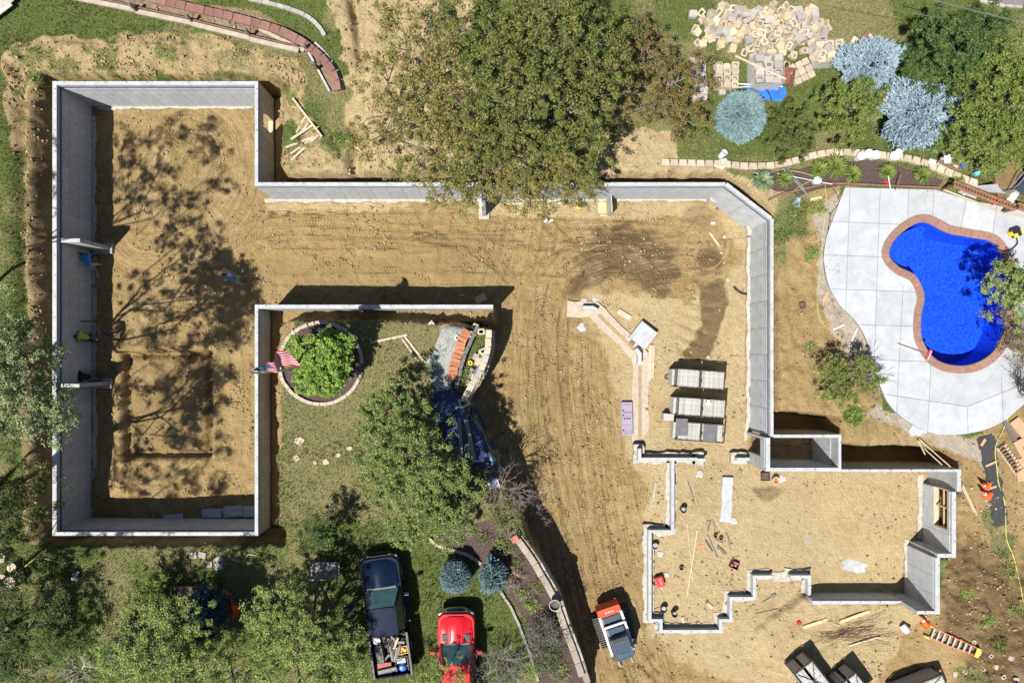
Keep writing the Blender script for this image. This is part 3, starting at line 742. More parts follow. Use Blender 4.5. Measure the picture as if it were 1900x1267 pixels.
def wall(label, a, b, t, z0=-0.15, z1=TOP, faces='', openings=(), tiers=((0.06, 1.84), (1.855, 2.36)), seam=True, pw=0.75, pmat=None, plate=True):
    """one straight wall from a to b (centre line, metres); faces: sides with insulation panels, L and/or R"""
    a, b = Vector((a[0], a[1], 0)), Vector((b[0], b[1], 0))
    L = (b - a).length; ang = math.atan2(b.y - a.y, b.x - a.x)
    th = thing('foundation_wall', label, 'wall', (a.x, a.y, 0), ang)
    core = MB()
    cuts = sorted(openings); s = 0.0
    zt = z1 - (0.04 if plate else 0)
    for (s0, s1, w0, w1) in cuts:
        core.box(((s + s0) / 2, 0, (z0 + zt) / 2), (s0 - s, t, zt - z0))
        if w0 > z0 + 0.2: core.box(((s0 + s1) / 2, 0, (z0 + w0) / 2), (s1 - s0, t, w0 - z0))
        core.box(((s0 + s1) / 2, 0, (w1 + zt) / 2), (s1 - s0, t, zt - w1))
        s = s1
    core.box(((s + L) / 2, 0, (z0 + zt) / 2), (L - s, t, zt - z0))
    core.build('wall_core', M_CONC, th)
    if plate:
        MB().box((L / 2, 0, z1 - 0.02), (L, t - 0.006, 0.04)).build('top_edge', M_CONC_W, th)
        for i in range(max(1, int(L / 0.95))):
            bo = link('anchor_bolt', bolt_me, th, (0.35 + i * 0.95, t * 0.18, z1))
    for sd in faces:
        sg = 1 if sd == 'L' else -1
        n = max(1, round(L / pw)); w = L / n
        for ti, (p0, p1) in enumerate(tiers):
            p1_ = min(p1, z1 - 0.1)
            if p1_ - p0 < 0.15: continue
            me = MB().box((0, 0, 0), (w - 0.016, 0.022, p1_ - p0)).mesh('panel', pmat or M_PANEL)
            for i in range(n):
                c = (i + 0.5) * w
                if any(c + w / 2 > q[0] - 0.02 and c - w / 2 < q[1] + 0.02 and p1_ > q[2] - 0.02 and p0 < q[3] + 0.02 for q in cuts):
                    for q in cuts:           # panels cut round the opening
                        for lo, hi in ((c - w / 2, min(c + w / 2, q[0])), (max(c - w / 2, q[1]), c + w / 2)):
                            if hi - lo > 0.05: MB().box(((lo + hi) / 2, sg * (t / 2 + 0.012), (p0 + p1_) / 2), (hi - lo - 0.012, 0.022, p1_ - p0)).build('panel', pmat or M_PANEL, th)
                        for lo, hi in ((p0, min(p1_, q[2])), (max(p0, q[3]), p1_)):
                            x0, x1 = max(c - w / 2, q[0]), min(c + w / 2, q[1])
                            if hi - lo > 0.05 and x1 - x0 > 0.03: MB().box(((x0 + x1) / 2, sg * (t / 2 + 0.012), (lo + hi) / 2), (x1 - x0 - 0.006, 0.022, hi - lo)).build('panel', pmat or M_PANEL, th)
                    continue
                link('panel', me, th, (c, sg * (t / 2 + 0.012), (p0 + p1_) / 2))
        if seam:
            MB().box((L / 2, sg * (t / 2 + 0.006), 2.44), (L - 0.02, 0.012, 0.12)).build('shade_strip', M_SEAMSHADE, th)  # raised dark strip: the recess shade is put in as colour
    return th
def WP(px, py, z=TOP): return P(px, py, z)
ZS = -0.2
wall('long west foundation wall in shade with panelled inner face and two stubs', WP(101, 151), WP(101, 993.5), 8 / 40.5, faces='L')
wall('sunlit north foundation wall of the big left room', WP(105, 154.6), WP(472.5, 154.6), 7.2 / 40.5, faces='R')
YT = WP(0, 151)[1]
wall('short foundation wall with a square window hole beside the corner trench', WP(475.7, 151), WP(475.7, 338.3), 6.4 / 40.5, faces='L', openings=((YT - 11.33, YT - 10.55, 0.7, 2.14),), seam=False, tiers=((0.5, 1.5), (1.515, 2.6)))
wall('south foundation wall of the big left room with stone slabs leaning inside', WP(105, 990.2), WP(472.5, 990.2), 6.8 / 40.5, faces='L')
wall('foundation wall between the big left room and the courtyard lawn', WP(475.7, 565.2), WP(475.7, 993.5), 6.4 / 40.5, faces='L', seam=False, tiers=((0.9, 1.9), (1.915, 2.6)), pw=0.9)
wall('free-ending foundation wall casting a shadow north of the courtyard', WP(479, 569), WP(915, 569), 7.4 / 40.5, faces='', seam=False)
wall('long sunlit foundation wall under the overhanging tree', WP(472.5, 341.8), WP(1346, 341.8), 6.8 / 40.5, faces='R')
# chamfer and east wall
th = wall('slanted corner piece of foundation wall near the planting bed', WP(1347.5, 341.5), WP(1431, 405.5), 6.8 / 40.5, faces='R', pw=1.2)
wall('long sunlit east foundation wall beside the pool yard', WP(1432.4, 405.5), WP(1432.4, 809), 6.0 / 40.5, faces='R', pw=1.2)
# light well
wall('north side of the concrete light well', WP(1435.4, 809), WP(1555.8, 809), 6 / 40.5, faces='', seam=False)
wall('east side of the concrete light well', WP(1558.4, 806), WP(1558.4, 875), 5.2 / 40.5, faces='R', seam=False, tiers=((0.2, 2.0),), pw=0.9)
wall('south side of the concrete light well', WP(1421, 871), WP(1555.8, 871), 7 / 40.5, faces='', seam=False)
y0, y1 = WP(0, 812)[1], WP(0, 867.5)[1]
wall('west side of the concrete light well with a doorway', (WP(1425, 0)[0], y0), (WP(1425, 0)[0], y1), 8 / 40.5, faces='R', openings=((0.12, 0.95, -0.15, 2.1),), seam=False, tiers=((2.11, 2.6),), pw=1.0)
# south-east rooms
wall('north foundation wall of the lower right room', WP(1561, 872.8), WP(1776, 872.8), 4.8 / 40.5, faces='', seam=False)
wall('short upper stretch of the lower right room east wall', WP(1779.8, 870.4), WP(1779.8, 912), 7.6 / 40.5, faces='', seam=False)
yb = WP(0, 912)[1]
wall('east foundation wall with a wide window hole in the lower right room', WP(1770, 912.1), WP(1770, 1034.5), 8 / 40.5, faces='R', openings=((abs(-6.32 - yb), abs(-8.2 - yb), 1.42, 2.48),), seam=False, tiers=((0.5, 1.41), (1.42, 2.6)), pw=1.0)
wall('stepped-in jog of the lower right east foundation wall', WP(1739.5, 1030.6), WP(1765.9, 1030.6), 7.6 / 40.5, faces='', seam=False)
wall('lower stretch of the east foundation wall near the orange ladder', WP(1739.5, 1034.5), WP(1739.5, 1139), 8.8 / 40.5, faces='R', seam=False, tiers=((0.4, 1.5), (1.515, 2.6)), pw=0.8)
xs, ys = P(1702, 1136, TOP)
wall('short full-height end of the south foundation wall', (xs, ys), (P(1735, 0, TOP)[0], ys), 0.15, faces='', seam=False)
wall('low panelled south foundation wall of the lower right room', (P(1508, 0, 1.46)[0], ys), (xs - 0.002, ys), 0.16, z1=1.46, faces='L', seam=False, tiers=((0.1, 1.34),), pw=1.0)
# stub walls standing off the long walls
def stub(label, a, b, t, z1):
    a, b = Vector((*a, 0)), Vector((*b, 0)); L = (b - a).length
    th = thing('stub_wall', label, 'wall', (a.x, a.y, 0), math.atan2(b.y - a.y, b.x - a.x))
    MB().box((L / 2, 0, z1 / 2 - 0.07), (L, t, z1 + 0.1)).build('wall_core', M_CONC, th)
    MB().box((L / 2 + 0.05, 0, 0.06), (L + 0.2, t + 0.34, 0.2)).build('footing', M_FOOT, th, bevel=0.03)
    MB().box((L / 2, 0, z1), (L, t - 0.006, 0.04)).build('top_edge', M_CONC_W, th)
xw = WP(105, 0)[0] + 0.025
stub('upper stub wall jutting from the long shaded west wall', (xw, 5.19), (xw + 0.92, 5.19), 0.18, 2.5)
stub('lower stub wall beside the bending worker in a black top', (xw, -1.5), (xw + 0.90, -1.5), 0.16, 2.5)
yn = WP(0, 345)[1] - 0.025
stub('stub wall jutting south from the wall under the tree', (P(897, 0, 2.5)[0], yn), (P(897, 0, 2.5)[0], yn - 0.85), 0.18, 2.5)
# timber bucks in the window holes
def buck(label, x, ya, yb_, za, zb, depth, cross):
    th = thing('window_buck', label, 'window frame', (x, (ya + yb_) / 2, (za + zb) / 2))
    w, h = abs(ya - yb_), zb - za
    for s in (-1, 1):
        MB().box((0, s * (w / 2 - 0.022), 0), (depth, 0.04, h - 0.002)).build('jamb', M_WOOD, th)
    MB().box((0, 0, -h / 2 + 0.022), (depth, w - 0.09, 0.04)).build('sill', M_WOODP, th)
    MB().box((0, 0, h / 2 - 0.022), (depth, w - 0.09, 0.04)).build('head', M_WOOD, th)
    if cross:
        MB().box((0, 0.06, 0), (0.05, 0.06, h - 0.09)).build('brace', M_WOOD, th)
        MB().box((0.04, 0, 0), (0.035, w - 0.09, 0.06)).build('brace', M_WOOD, th)
buck('raw timber frame in the square hole of the corner trench wall', WP(475.7, 0)[0], 11.33, 10.55, 0.7, 2.14, 0.22, False)
buck('raw timber frame with cross brace in the wide window hole', WP(1770, 0)[0], -6.32, -8.2, 1.42, 2.48, 0.24, True)

# ---- low stem walls on footings
ZST = 1.0
def stem(label, px_pts, z1=ZST, h=0.42, hw=0.075, fw=0.25, fz=None, foot=True, seed=1):
    pts = [P(a, b, z1) for a, b in px_pts]
    th = thing('stem_wall', label, 'wall')
    band(MB(), pts, hw, z1 - h, z1).build('wall_core', M_CONC_W, th)
    if foot:
        a, b = Vector(pts[0]), Vector(pts[1]); pts2 = [tuple(a + (a - b).normalized() * 0.15)] + pts[1:]
        band(MB(), pts2, fw, z1 - h - 0.25, z1 - h + 0.06, jit=0.07, step=0.15, seed=seed).build('footing', M_FOOT, th)
    acc = 0
    for (p, q) in zip(pts[:-1], pts[1:]):
        p, q = Vector(p), Vector(q); n = int((q - p).length / 0.8)
        for i in range(n):
            c = p.lerp(q, (i + 0.5) / max(n, 1)); link('anchor_bolt', bolt_me, th, (c.x, c.y, z1 - 0.01))
stem('low concrete stem wall with a short return beside the form racks', [(1187, 832), (1187, 852), (1294, 852)], seed=1)
stem('small thickened end block of the low stem wall', [(1294.2, 853.5), (1310, 853.5)], hw=0.075, fw=0.3, seed=2)
stem('long zigzag stem wall around the toolbox area', [(1248.5, 855.2), (1248.5, 986), (1206, 986), (1206, 1151), (1226.5, 1151), (1226.5, 1171), (1337.5, 1171), (1337.5, 1151), (1356.5, 1151), (1356.5, 1110), (1400, 1110), (1400, 1070), (1433.5, 1070)], seed=3)
stem('L-shaped stem wall joining the low south wall', [(1467, 1070), (1502, 1070), (1502, 1104)], seed=4)
th = thing('strip_footing', 'bare footing bridging the gap in the stem wall notch', 'footing')
band(MB(), [P(1434, 1070, ZST - .36), P(1466, 1070, ZST - .36)], .25, ZST - .65, ZST - .37, jit=.05, step=.15, seed=33).build('footing', M_FOOT, th)
stem('tiny stem wall stub west of the light well', [(1367, 852), (1391, 852)], hw=0.07, fw=0.3, seed=5)
stem('bent stub of stem wall at the top of the slanted footing', [(1081, 571), (1100, 571), (1108, 576)], z1=0.62, h=0.45, foot=False, hw=0.09)
stem('bent stub of stem wall at the foot of the slanted footing', [(1180, 647), (1187, 656), (1187, 675)], z1=0.62, h=0.45, foot=False, hw=0.09)
# the open footing that links the two stubs
th = thing('strip_footing', 'open strip footing running diagonally then down past the purple foam', 'footing')
fp = [P(a, b, 0.2) for a, b in [(1052, 573), (1102, 575), (1188, 660), (1188, 836)]]
band(MB(), fp, 0.40, -0.1, 0.24, jit=0.05, step=0.3, seed=9).build('footing', mat('footing_pinkish', (0.38, 0.32, 0.25), 0.9, 0.22, 4.0, 0.5, 25), th)
kp = [P(a, b, 0.2) for a, b in [(1110, 584), (1184, 656)]]
band(MB(), kp, 0.085, 0.235, 0.252).build('keyway', mat('keyway_soil', (0.29, 0.21, 0.12), 0.95, 0.2), th)
kp = [P(a, b, 0.2) for a, b in [(1187, 678), (1187, 832)]]
band(MB(), kp, 0.085, 0.235, 0.252).build('keyway', MATS['keyway_soil'], th)
# footing slab inside the lower right room
th = thing('footing_slab', 'pale bare concrete strip lying alone in the lower right room', 'footing')
c0, c1 = VG(1349, 884), VG(1345, 968)
band(MB(), [(c0.x, c0.y), ((c0.x + c1.x) / 2 + .02, (c0.y + c1.y) / 2), (c1.x, c1.y)], 0.26, c0.z - 0.2, max(c0.z, c1.z) + 0.03, jit=0.03, step=0.2, seed=12).build('slab', M_CONC_W, th)
# white spill of concrete along the wall feet
def spill(label, pts_px, hw, seed, zz=0.0):
    pts = [P(a, b, zz) for a, b in pts_px]
    z = max(G(x, y) for x, y in pts)
    o = band(MB(), pts, hw, z - 0.3, z + 0.03, jit=hw * 0.6, step=0.12, seed=seed).build('concrete_spill', mat('spill_white', (0.37, 0.345, 0.295), 0.9, 0.25, 6.0, 0.6, 20), None)
    tag(o, label, 'concrete')
spill('white concrete crust along the foot of the long sunlit wall', [(492, 373), (700, 373), (850, 372), (1100, 371), (1310, 371)], 0.085, 21)
spill('white concrete crust along the foot of the slanted corner wall', [(1312, 372), (1345, 380), (1382, 418), (1384, 440)], 0.085, 22)
spill('white concrete crust along the foot of the long east wall', [(1385, 442), (1385, 600), (1384, 780), (1378, 815)], 0.085, 23)
spill('white concrete crust along the foot of the west wall', [(174, 215), (174, 500), (176, 800), (174, 950)], 0.10, 24)
spill('white concrete crust along the foot of the left room north wall', [(182, 201), (300, 199), (470, 199)], 0.10, 25)
spill('pale concrete crust along the lower right room east wall', [(1709, 880), (1708, 1000)], 0.12, 26, 0.6)
spill('pale concrete crust below the stepped-in jog', [(1683, 1000), (1682, 1070)], 0.1, 27, 0.6)
# ================================================================== pool and its yard
def cdt_fill(loops, extra=()):
    """constrained triangulation of several outlines and lines; returns verts, triangles"""
    vs, es = [], []
    for lp in loops:
        o = len(vs); vs += [Vector((p[0], p[1])) for p in lp]
        es += [(o + i, o + (i + 1) % len(lp)) for i in range(len(lp))]
    for a, b in extra:
        o = len(vs); vs += [Vector(a), Vector(b)]; es.append((o, o + 1))
    r = mgeo.delaunay_2d_cdt(vs, es, [], 0, 1e-5)
    return r[0], r[2]
def slab_mesh(tris, vs, z0, z1, mb=None):
    mb = mb or MB()
    used = sorted({i for t in tris for i in t}); mp = {u: k for k, u in enumerate(used)}; n = len(used)
    V_ = [(vs[u].x, vs[u].y, z1) for u in used] + [(vs[u].x, vs[u].y, z0) for u in used]
    F_ = [tuple(mp[i] for i in t) for t in tris]
    cnt = {}
    for t in F_:
        for i in range(3): cnt[(t[i], t[(i + 1) % 3])] = 1
    sides = [(b, a, a + n, b + n) for (a, b) in cnt if (b, a) not in cnt]
    return mb.add(V_, F_ + sides)
def pip(x, y, poly):
    c = False; n = len(poly)
    for i in range(n):
        ax, ay = poly[i]; bx, by = poly[(i + 1) % n]
        if (ay > y) != (by > y) and x < (bx - ax) * (y - ay) / (by - ay) + ax: c = not c
    return c
DZ = DECKZ
deck_px = catmull([(1528, 480), (1534, 440), (1552, 390)], 6)[:-1] + [(1568, 348), (1735, 352), (1800, 372), (1960, 402), (1990, 760), (1905, 745)] + catmull([(1868, 778), (1830, 796), (1780, 806), (1730, 803), (1685, 782), (1650, 750), (1628, 700), (1612, 640), (1588, 596), (1560, 568), (1538, 530), (1528, 480)], 6)[:-1]
deck = [P(a, b, DZ) for a, b in deck_px]
def offset_closed(poly, d):
    n = len(poly); out = []
    area_ = sum(poly[i][0] * poly[(i + 1) % n][1] - poly[(i + 1) % n][0] * poly[i][1] for i in range(n))
    sg = 1 if area_ > 0 else -1
    for i in range(n):
        p0, p1, p2 = Vector(poly[i - 1]), Vector(poly[i]), Vector(poly[(i + 1) % n])
        t_ = (p2 - p0).normalized(); nrm = Vector((t_.y, -t_.x)) * sg
        out.append(tuple(p1 + nrm * d))
    return out
coping_out = offset_closed(pool, 0.37)
mid = offset_closed(pool, 0.30)
# joints of the deck: pairs of lines 14 mm apart
def pxl(a, b): return (P(*a, DZ), P(*b, DZ))
joints = [pxl((1500, 409), (1700, 418)), pxl((1500, 472), (1670, 478)), pxl((1500, 535), (1720, 542)), pxl((1500, 600), (1730, 606)), pxl((1560, 665), (1730, 671)), pxl((1600, 725), (1795, 754)), pxl((1795, 754), (1935, 698)),
          pxl((1578, 330), (1568, 600)), pxl((1634, 330), (1621, 700)), pxl((1687, 330), (1683, 425)), pxl((1676, 530), (1662, 790)), pxl((1735, 330), (1729, 420)), pxl((1796, 360), (1778, 445)), pxl((1851, 370), (1838, 460)), pxl((1728, 650), (1720, 830)), pxl((1795, 754), (1797, 830)), pxl((1858, 700), (1862, 800))]
JW = 0.011
lines = []
for a, b in joints:
    a, b = Vector(a), Vector(b); nrm = (b - a).normalized(); nrm = Vector((-nrm.y, nrm.x)) * JW
    lines += [(a + nrm, b + nrm), (a - nrm, b - nrm)]
vs_, ts_ = cdt_fill([deck, mid], lines)
deck_o = link('pool_deck', None)
tag(deck_o, kind='structure')
keep = []
for t_ in ts_:
    c = (vs_[t_[0]] + vs_[t_[1]] + vs_[t_[2]]) / 3
    if not pip(c.x, c.y, deck) or pip(c.x, c.y, mid): continue
    onj = False
    for a, b in joints:
        a, b = Vector(a), Vector(b); d = b - a; s = max(0, min(1, (c - a).dot(d) / d.length_squared))
        if (c - a - d * s).length < JW * 0.98: onj = True; break
    if not onj: keep.append(tuple(t_))
par = {}
def find(i):
    while par.setdefault(i, i) != i:
        par[i] = par[par[i]]; i = par[i]
    return i
edge_t = {}
for k, t_ in enumerate(keep):
    for i in range(3):
        e = tuple(sorted((t_[i], t_[(i + 1) % 3])))
        if e in edge_t: par[find(k)] = find(edge_t[e])
        else: edge_t[e] = k
comp = {}
for k in range(len(keep)): comp.setdefault(find(k), []).append(keep[k])
M_DECK = mat('broomed_concrete', (0.375, 0.395, 0.42), 0.8, 0.09, 2.0, 0.15, 60, stain=.20, objvar=.07)
for tl in comp.values():
    if len(tl) < 1: continue
    slab_mesh(tl, vs_, DZ - 0.08, DZ).build('concrete_slab', M_DECK, deck_o)
vs2, ts2 = cdt_fill([deck, mid])
base = [tuple(t_) for t_ in ts2 if pip(*((vs2[t_[0]] + vs2[t_[1]] + vs2[t_[2]]) / 3), deck) and not pip(*((vs2[t_[0]] + vs2[t_[1]] + vs2[t_[2]]) / 3), mid)]
slab_mesh(base, vs2, DZ - 0.3, DZ - 0.03).build('slab_bed', mat('joint_grey', (0.22, 0.23, 0.25), 0.9, 0.1), deck_o)
# coping: bricks bent round the rim
pool_th = thing('swimming_pool', 'free-form blue swimming pool with brown brick coping', 'pool')
M_COPE = mat('coping_brick', (0.235, 0.135, 0.105), 0.85, 0.2, 5.0, 0.25, 40, objvar=.08)
n = len(pool)
step = 3
for i in range(0, n, step):
    ids = [(i + k) % n for k in range(step + 1)]
    inn = [Vector(offset) for offset in (pool[j] for j in ids)]; out = [Vector(coping_out[j]) for j in ids]
    # a 6 mm joint at each end
    for arr in (inn, out):
        d0 = (arr[1] - arr[0]).normalized() * 0.006; arr[0] = arr[0] + d0
        d1 = (arr[-2] - arr[-1]).normalized() * 0.006; arr[-1] = arr[-1] + d1
    mb = MB(); z0, z1 = DZ - 0.12, DZ + 0.012
    cols = []
    for a, b in zip(inn, out):
        m_ = a.lerp(b, 0.12)
        cols.append([(a.x, a.y, z0), (a.x, a.y, z1 - 0.02), (m_.x, m_.y, z1), (b.x, b.y, z1), (b.x, b.y, z0)])
    mb.loft(cols)
    mb.build('coping_brick', M_COPE, pool_th)
grout = MB()
for i in range(n):
    j = (i + 1) % n
    a, b, c, d = mid[i], mid[j], offset_closed(pool, 0.02)[j] if False else pool[j], pool[i]
    grout.add([(a[0], a[1], DZ - 0.02), (b[0], b[1], DZ - 0.02), (c[0], c[1], DZ - 0.02), (d[0], d[1], DZ - 0.02)], [(0, 1, 2, 3)])
grout.build('coping_bed', MATS['joint_grey'], pool_th)
def liner_material():
    m = bpy.data.materials.new('pool_liner'); m.use_nodes = True
    nt = m.node_tree; b = nt.nodes['Principled BSDF']; b.inputs['Roughness'].default_value = 0.5
    tc = nt.nodes.new('ShaderNodeTexCoord'); n1 = nt.nodes.new('ShaderNodeTexNoise'); n1.inputs['Scale'].default_value = 11.0; n1.inputs['Detail'].default_value = 4.0; n1.inputs['Roughness'].default_value = 0.8
    rp = nt.nodes.new('ShaderNodeValToRGB'); e = rp.color_ramp.elements
    e[0].position = 0.36; e[0].color = (0.003, 0.022, 0.42, 1); e[1].position = 0.62; e[1].color = (0.012, 0.11, 0.80, 1)
    nt.links.new(tc.outputs['Object'], n1.inputs['Vector']); nt.links.new(n1.outputs['Fac'], rp.inputs['Fac']); nt.links.new(rp.outputs['Color'], b.inputs['Base Color'])
    return m
M_LINER = liner_material()
WZ, FZ = DZ - 0.17, DZ - 1.25
mb = MB()
inner = offset_closed(pool, 0.01); low = offset_closed(pool, -0.12)
for i in range(n):
    j = (i + 1) % n
    a, b, c, d = inner[i], inner[j], low[j], low[i]
    mb.add([(a[0], a[1], DZ - 0.06), (b[0], b[1], DZ - 0.06), (c[0], c[1], FZ), (d[0], d[1], FZ)], [(0, 1, 2, 3)])
v3, t3 = cdt_fill([low])
mb.add([(p.x, p.y, FZ) for p in v3], [tuple(t_) for t_ in t3 if pip(*((v3[t_[0]] + v3[t_[1]] + v3[t_[2]]) / 3), low)])
mb.build('liner', M_LINER, pool_th)
shelf = [P(a, b, DZ - 0.5) for a, b in catmull([(1652, 470), (1672, 436), (1712, 418), (1722, 424), (1700, 452), (1690, 490), (1672, 492)], 4, True)]
MB().prism(shelf, FZ, DZ - 0.62).build('entry_step', M_LINER, pool_th)
wm = bpy.data.materials.new('pool_water'); wm.use_nodes = True
nt = wm.node_tree; nt.nodes.remove(nt.nodes['Principled BSDF'])
tr = nt.nodes.new('ShaderNodeBsdfTransparent'); tr.inputs['Color'].default_value = (0.72, 0.88, 1.0, 1)
gl = nt.nodes.new('ShaderNodeBsdfGlossy'); gl.inputs['Roughness'].default_value = 0.03
fr = nt.nodes.new('ShaderNodeFresnel'); fr.inputs['IOR'].default_value = 1.33
mx = nt.nodes.new('ShaderNodeMixShader'); bp = nt.nodes.new('ShaderNodeBump'); bp.inputs['Strength'].default_value = 0.25; bp.inputs['Distance'].default_value = 0.05
nz = nt.nodes.new('ShaderNodeTexNoise'); nz.inputs['Scale'].default_value = 5.0
tcx = nt.nodes.new('ShaderNodeTexCoord'); nt.links.new(tcx.outputs['Object'], nz.inputs['Vector'])
nt.links.new(nz.outputs['Fac'], bp.inputs['Height']); nt.links.new(bp.outputs['Normal'], gl.inputs['Normal']); nt.links.new(bp.outputs['Normal'], fr.inputs['Normal'])
nt.links.new(fr.outputs['Fac'], mx.inputs['Fac']); nt.links.new(tr.outputs['BSDF'], mx.inputs[1]); nt.links.new(gl.outputs['BSDF'], mx.inputs[2]); nt.links.new(mx.outputs['Shader'], nt.nodes['Material Output'].inputs['Surface'])
v4, t4 = cdt_fill([inner])
mb = MB(); mb.add([(p.x, p.y, WZ) for p in v4], [tuple(t_) for t_ in t4 if pip(*((v4[t_[0]] + v4[t_[1]] + v4[t_[2]]) / 3), inner)])
tag(mb.build('water', wm), kind='structure')

# ---- low block edging along the planting bed: one row of blocks
edg = catmull([(1225, 303), (1290, 305), (1345, 306), (1365, 310), (1420, 310), (1460, 304), (1500, 292), (1540, 285), (1590, 286), (1640, 291), (1690, 298), (1745, 318), (1790, 336), (1812, 344)], 10)
pl = [VG(a, b) for a, b in edg]
th = thing('block_edging', 'curved row of tan edging blocks above the mulched planting bed', 'edging')
acc = 0.0; last = pl[0]; bl = 0.40
path = [pl[0]]
for p in pl[1:]:
    while (p - path[-1]).length >= bl:
        path.append(path[-1] + (p - path[-1]).normalized() * bl)
for k, (a, b) in enumerate(zip(path[:-1], path[1:])):
    c = (a + b) / 2; ang = math.atan2(b.y - a.y, b.x - a.x)
    mb = MB(); mb.prism([(-0.195, -0.15), (0.195, -0.15), (0.165, 0.15), (-0.165, 0.15)], -0.15, 0.15)
    o = mb.build('block', M_BLOCK, th, bevel=0.012); o.location = (c.x, c.y, c.z + 0.06 + random.uniform(-.01, .01)); o.rotation_euler = (0, 0, ang + random.uniform(-.03, .03))
# ---- dark steel/timber border between bed and deck
def rail(name, label, cat, px_pts, w, h, m, up=0.0, parts=None):
    pts = [VG(a, b) for a, b in px_pts]
    z = sum(p.z for p in pts) / len(pts)
    o = band(MB(), [(p.x, p.y) for p in pts], w / 2, z - 0.15 + up, z + h + up).build(name, m)
    return tag(o, label, cat)
rail('timber_border', 'brown timber border between the planting bed and the pool deck', 'border', [(1425, 372), (1448, 362), (1530, 342), (1560, 342), (1735, 350)], 0.08, 0.16, M_WOODB)

# ---- the heap of retaining wall blocks
def block_mesh(name, hollow, w=0.40, d=0.30, h=0.20, m=M_BLOCK):
    mb = MB()
    k = 0.80
    out = [(-w / 2 * k, d / 2), (w / 2 * k, d / 2), (w / 2, -d / 2 + .05), (w / 2 - 0.06, -d / 2), (-w / 2 + 0.06, -d / 2), (-w / 2, -d / 2 + .05)]
    if not hollow:
        mb.prism(out, 0, h)
    else:
        inn = [(x * 0.56, y * 0.50) for x, y in out]
        n = len(out)
        if sum(out[i][0] * out[(i + 1) % n][1] - out[(i + 1) % n][0] * out[i][1] for i in range(n)) < 0: out, inn = out[::-1], inn[::-1]
        v = [(x, y, 0) for x, y in out] + [(x, y, h) for x, y in out] + [(x, y, 0) for x, y in inn] + [(x, y, h) for x, y in inn]
        f = []
        for i in range(n):
            j = (i + 1) % n
            f += [(i, j, n + j, n + i), (n + i, n + j, 3 * n + j, 3 * n + i), (3 * n + i, 3 * n + j, 2 * n + j, 2 * n + i), (2 * n + i, 2 * n + j, j, i)]
        mb.add(v, f)
    me = mb.mesh(name, m, bevel=0.014)
    for v in me.vertices:
        v.co.x += random.uniform(-.008, .008); v.co.y += random.uniform(-.008, .008)
    return me
M_BLOCKY = mat('yellow_block', (0.42, 0.345, 0.235), 0.92, 0.2, 4.0, 0.4, 30, objvar=.16)
BM = [block_mesh('retaining_block', k % 2 == 0, 0.36 + 0.05 * (k % 3), 0.28 + 0.04 * (k % 2), 0.2 + 0.03 * (k % 2), (M_BLOCK, M_BLOCKG, M_BLOCK, M_BLOCKY)[k % 4]) for k in range(8)]
heap = [(1288, 62), (1300, 25), (1340, 16), (1400, 14), (1450, 12), (1510, 18), (1532, 50), (1535, 75), (1530, 90), (1500, 100), (1440, 108), (1390, 102), (1340, 90), (1300, 80)]
cnt = 0; placed = []
rg = random.Random(5)
tries = 0
while cnt < 215 and tries < 6000:
    tries += 1
    px, py = rg.uniform(1284, 1540), rg.uniform(8, 112)
    if not pip(px, py, heap): continue
    dd = min(math.hypot((px - a) * 1.0, (py - b) * 1.0) for a, b in heap)
    edge_d = -float(sdf(np.array([px]), np.array([py]), heap)[0])
    lvl = 0 if edge_d < 14 else rg.choice((0, 1, 1, 2))
    if any(l == lvl and math.hypot(px - a, py - b) < 12.6 for a, b, l in placed): continue
    placed.append((px, py, lvl))
    p = VG(px, py)
    o = link('retaining_block', BM[rg.randrange(8)])
    o.location = (p.x - 0.0, p.y, p.z + lvl * 0.17 + 0.02)
    o.rotation_euler = (rg.uniform(-.45, .45) + (1.57 if rg.random() < .15 else 0), rg.uniform(-.45, .45), rg.uniform(0, 6.28))
    tag(o, 'loose tan block thrown on the big heap of retaining blocks', 'block', 'blocks in the heap on the lawn')
    cnt += 1
for k, (px, py, q) in enumerate([(1284, 30, 1), (1288, 58, 2), (1293, 83, 0), (1302, 85, 3), (1455, 126, 2), (1337, 15, 3), (1395, 110, 1), (1470, 106, 0), (1582, 80, 3), (1570, 95, 5), (1575, 103, 1)]):
    p = VG(px, py); o = link('retaining_block', BM[q]); o.location = (p.x, p.y, p.z + .01); o.rotation_euler = (0, 0, k * 1.1)
    tag(o, ('stray block on the grass left of the heap, uppermost', 'stray block on the grass at the heap\'s left tip', 'pale stray block under the heap\'s lower left edge', 'second pale stray block at the heap\'s lower left edge', 'hollow block standing alone between two stacks', 'stray block at the heap\'s upper left corner',
        'block slid off the heap\'s lower side', 'block slid off the heap\'s lower right side', 'upper block beside the timber triangle near the blue spruce', 'middle block beside the timber triangle near the blue spruce', 'lowest block beside the blue spruce')[k], 'block')
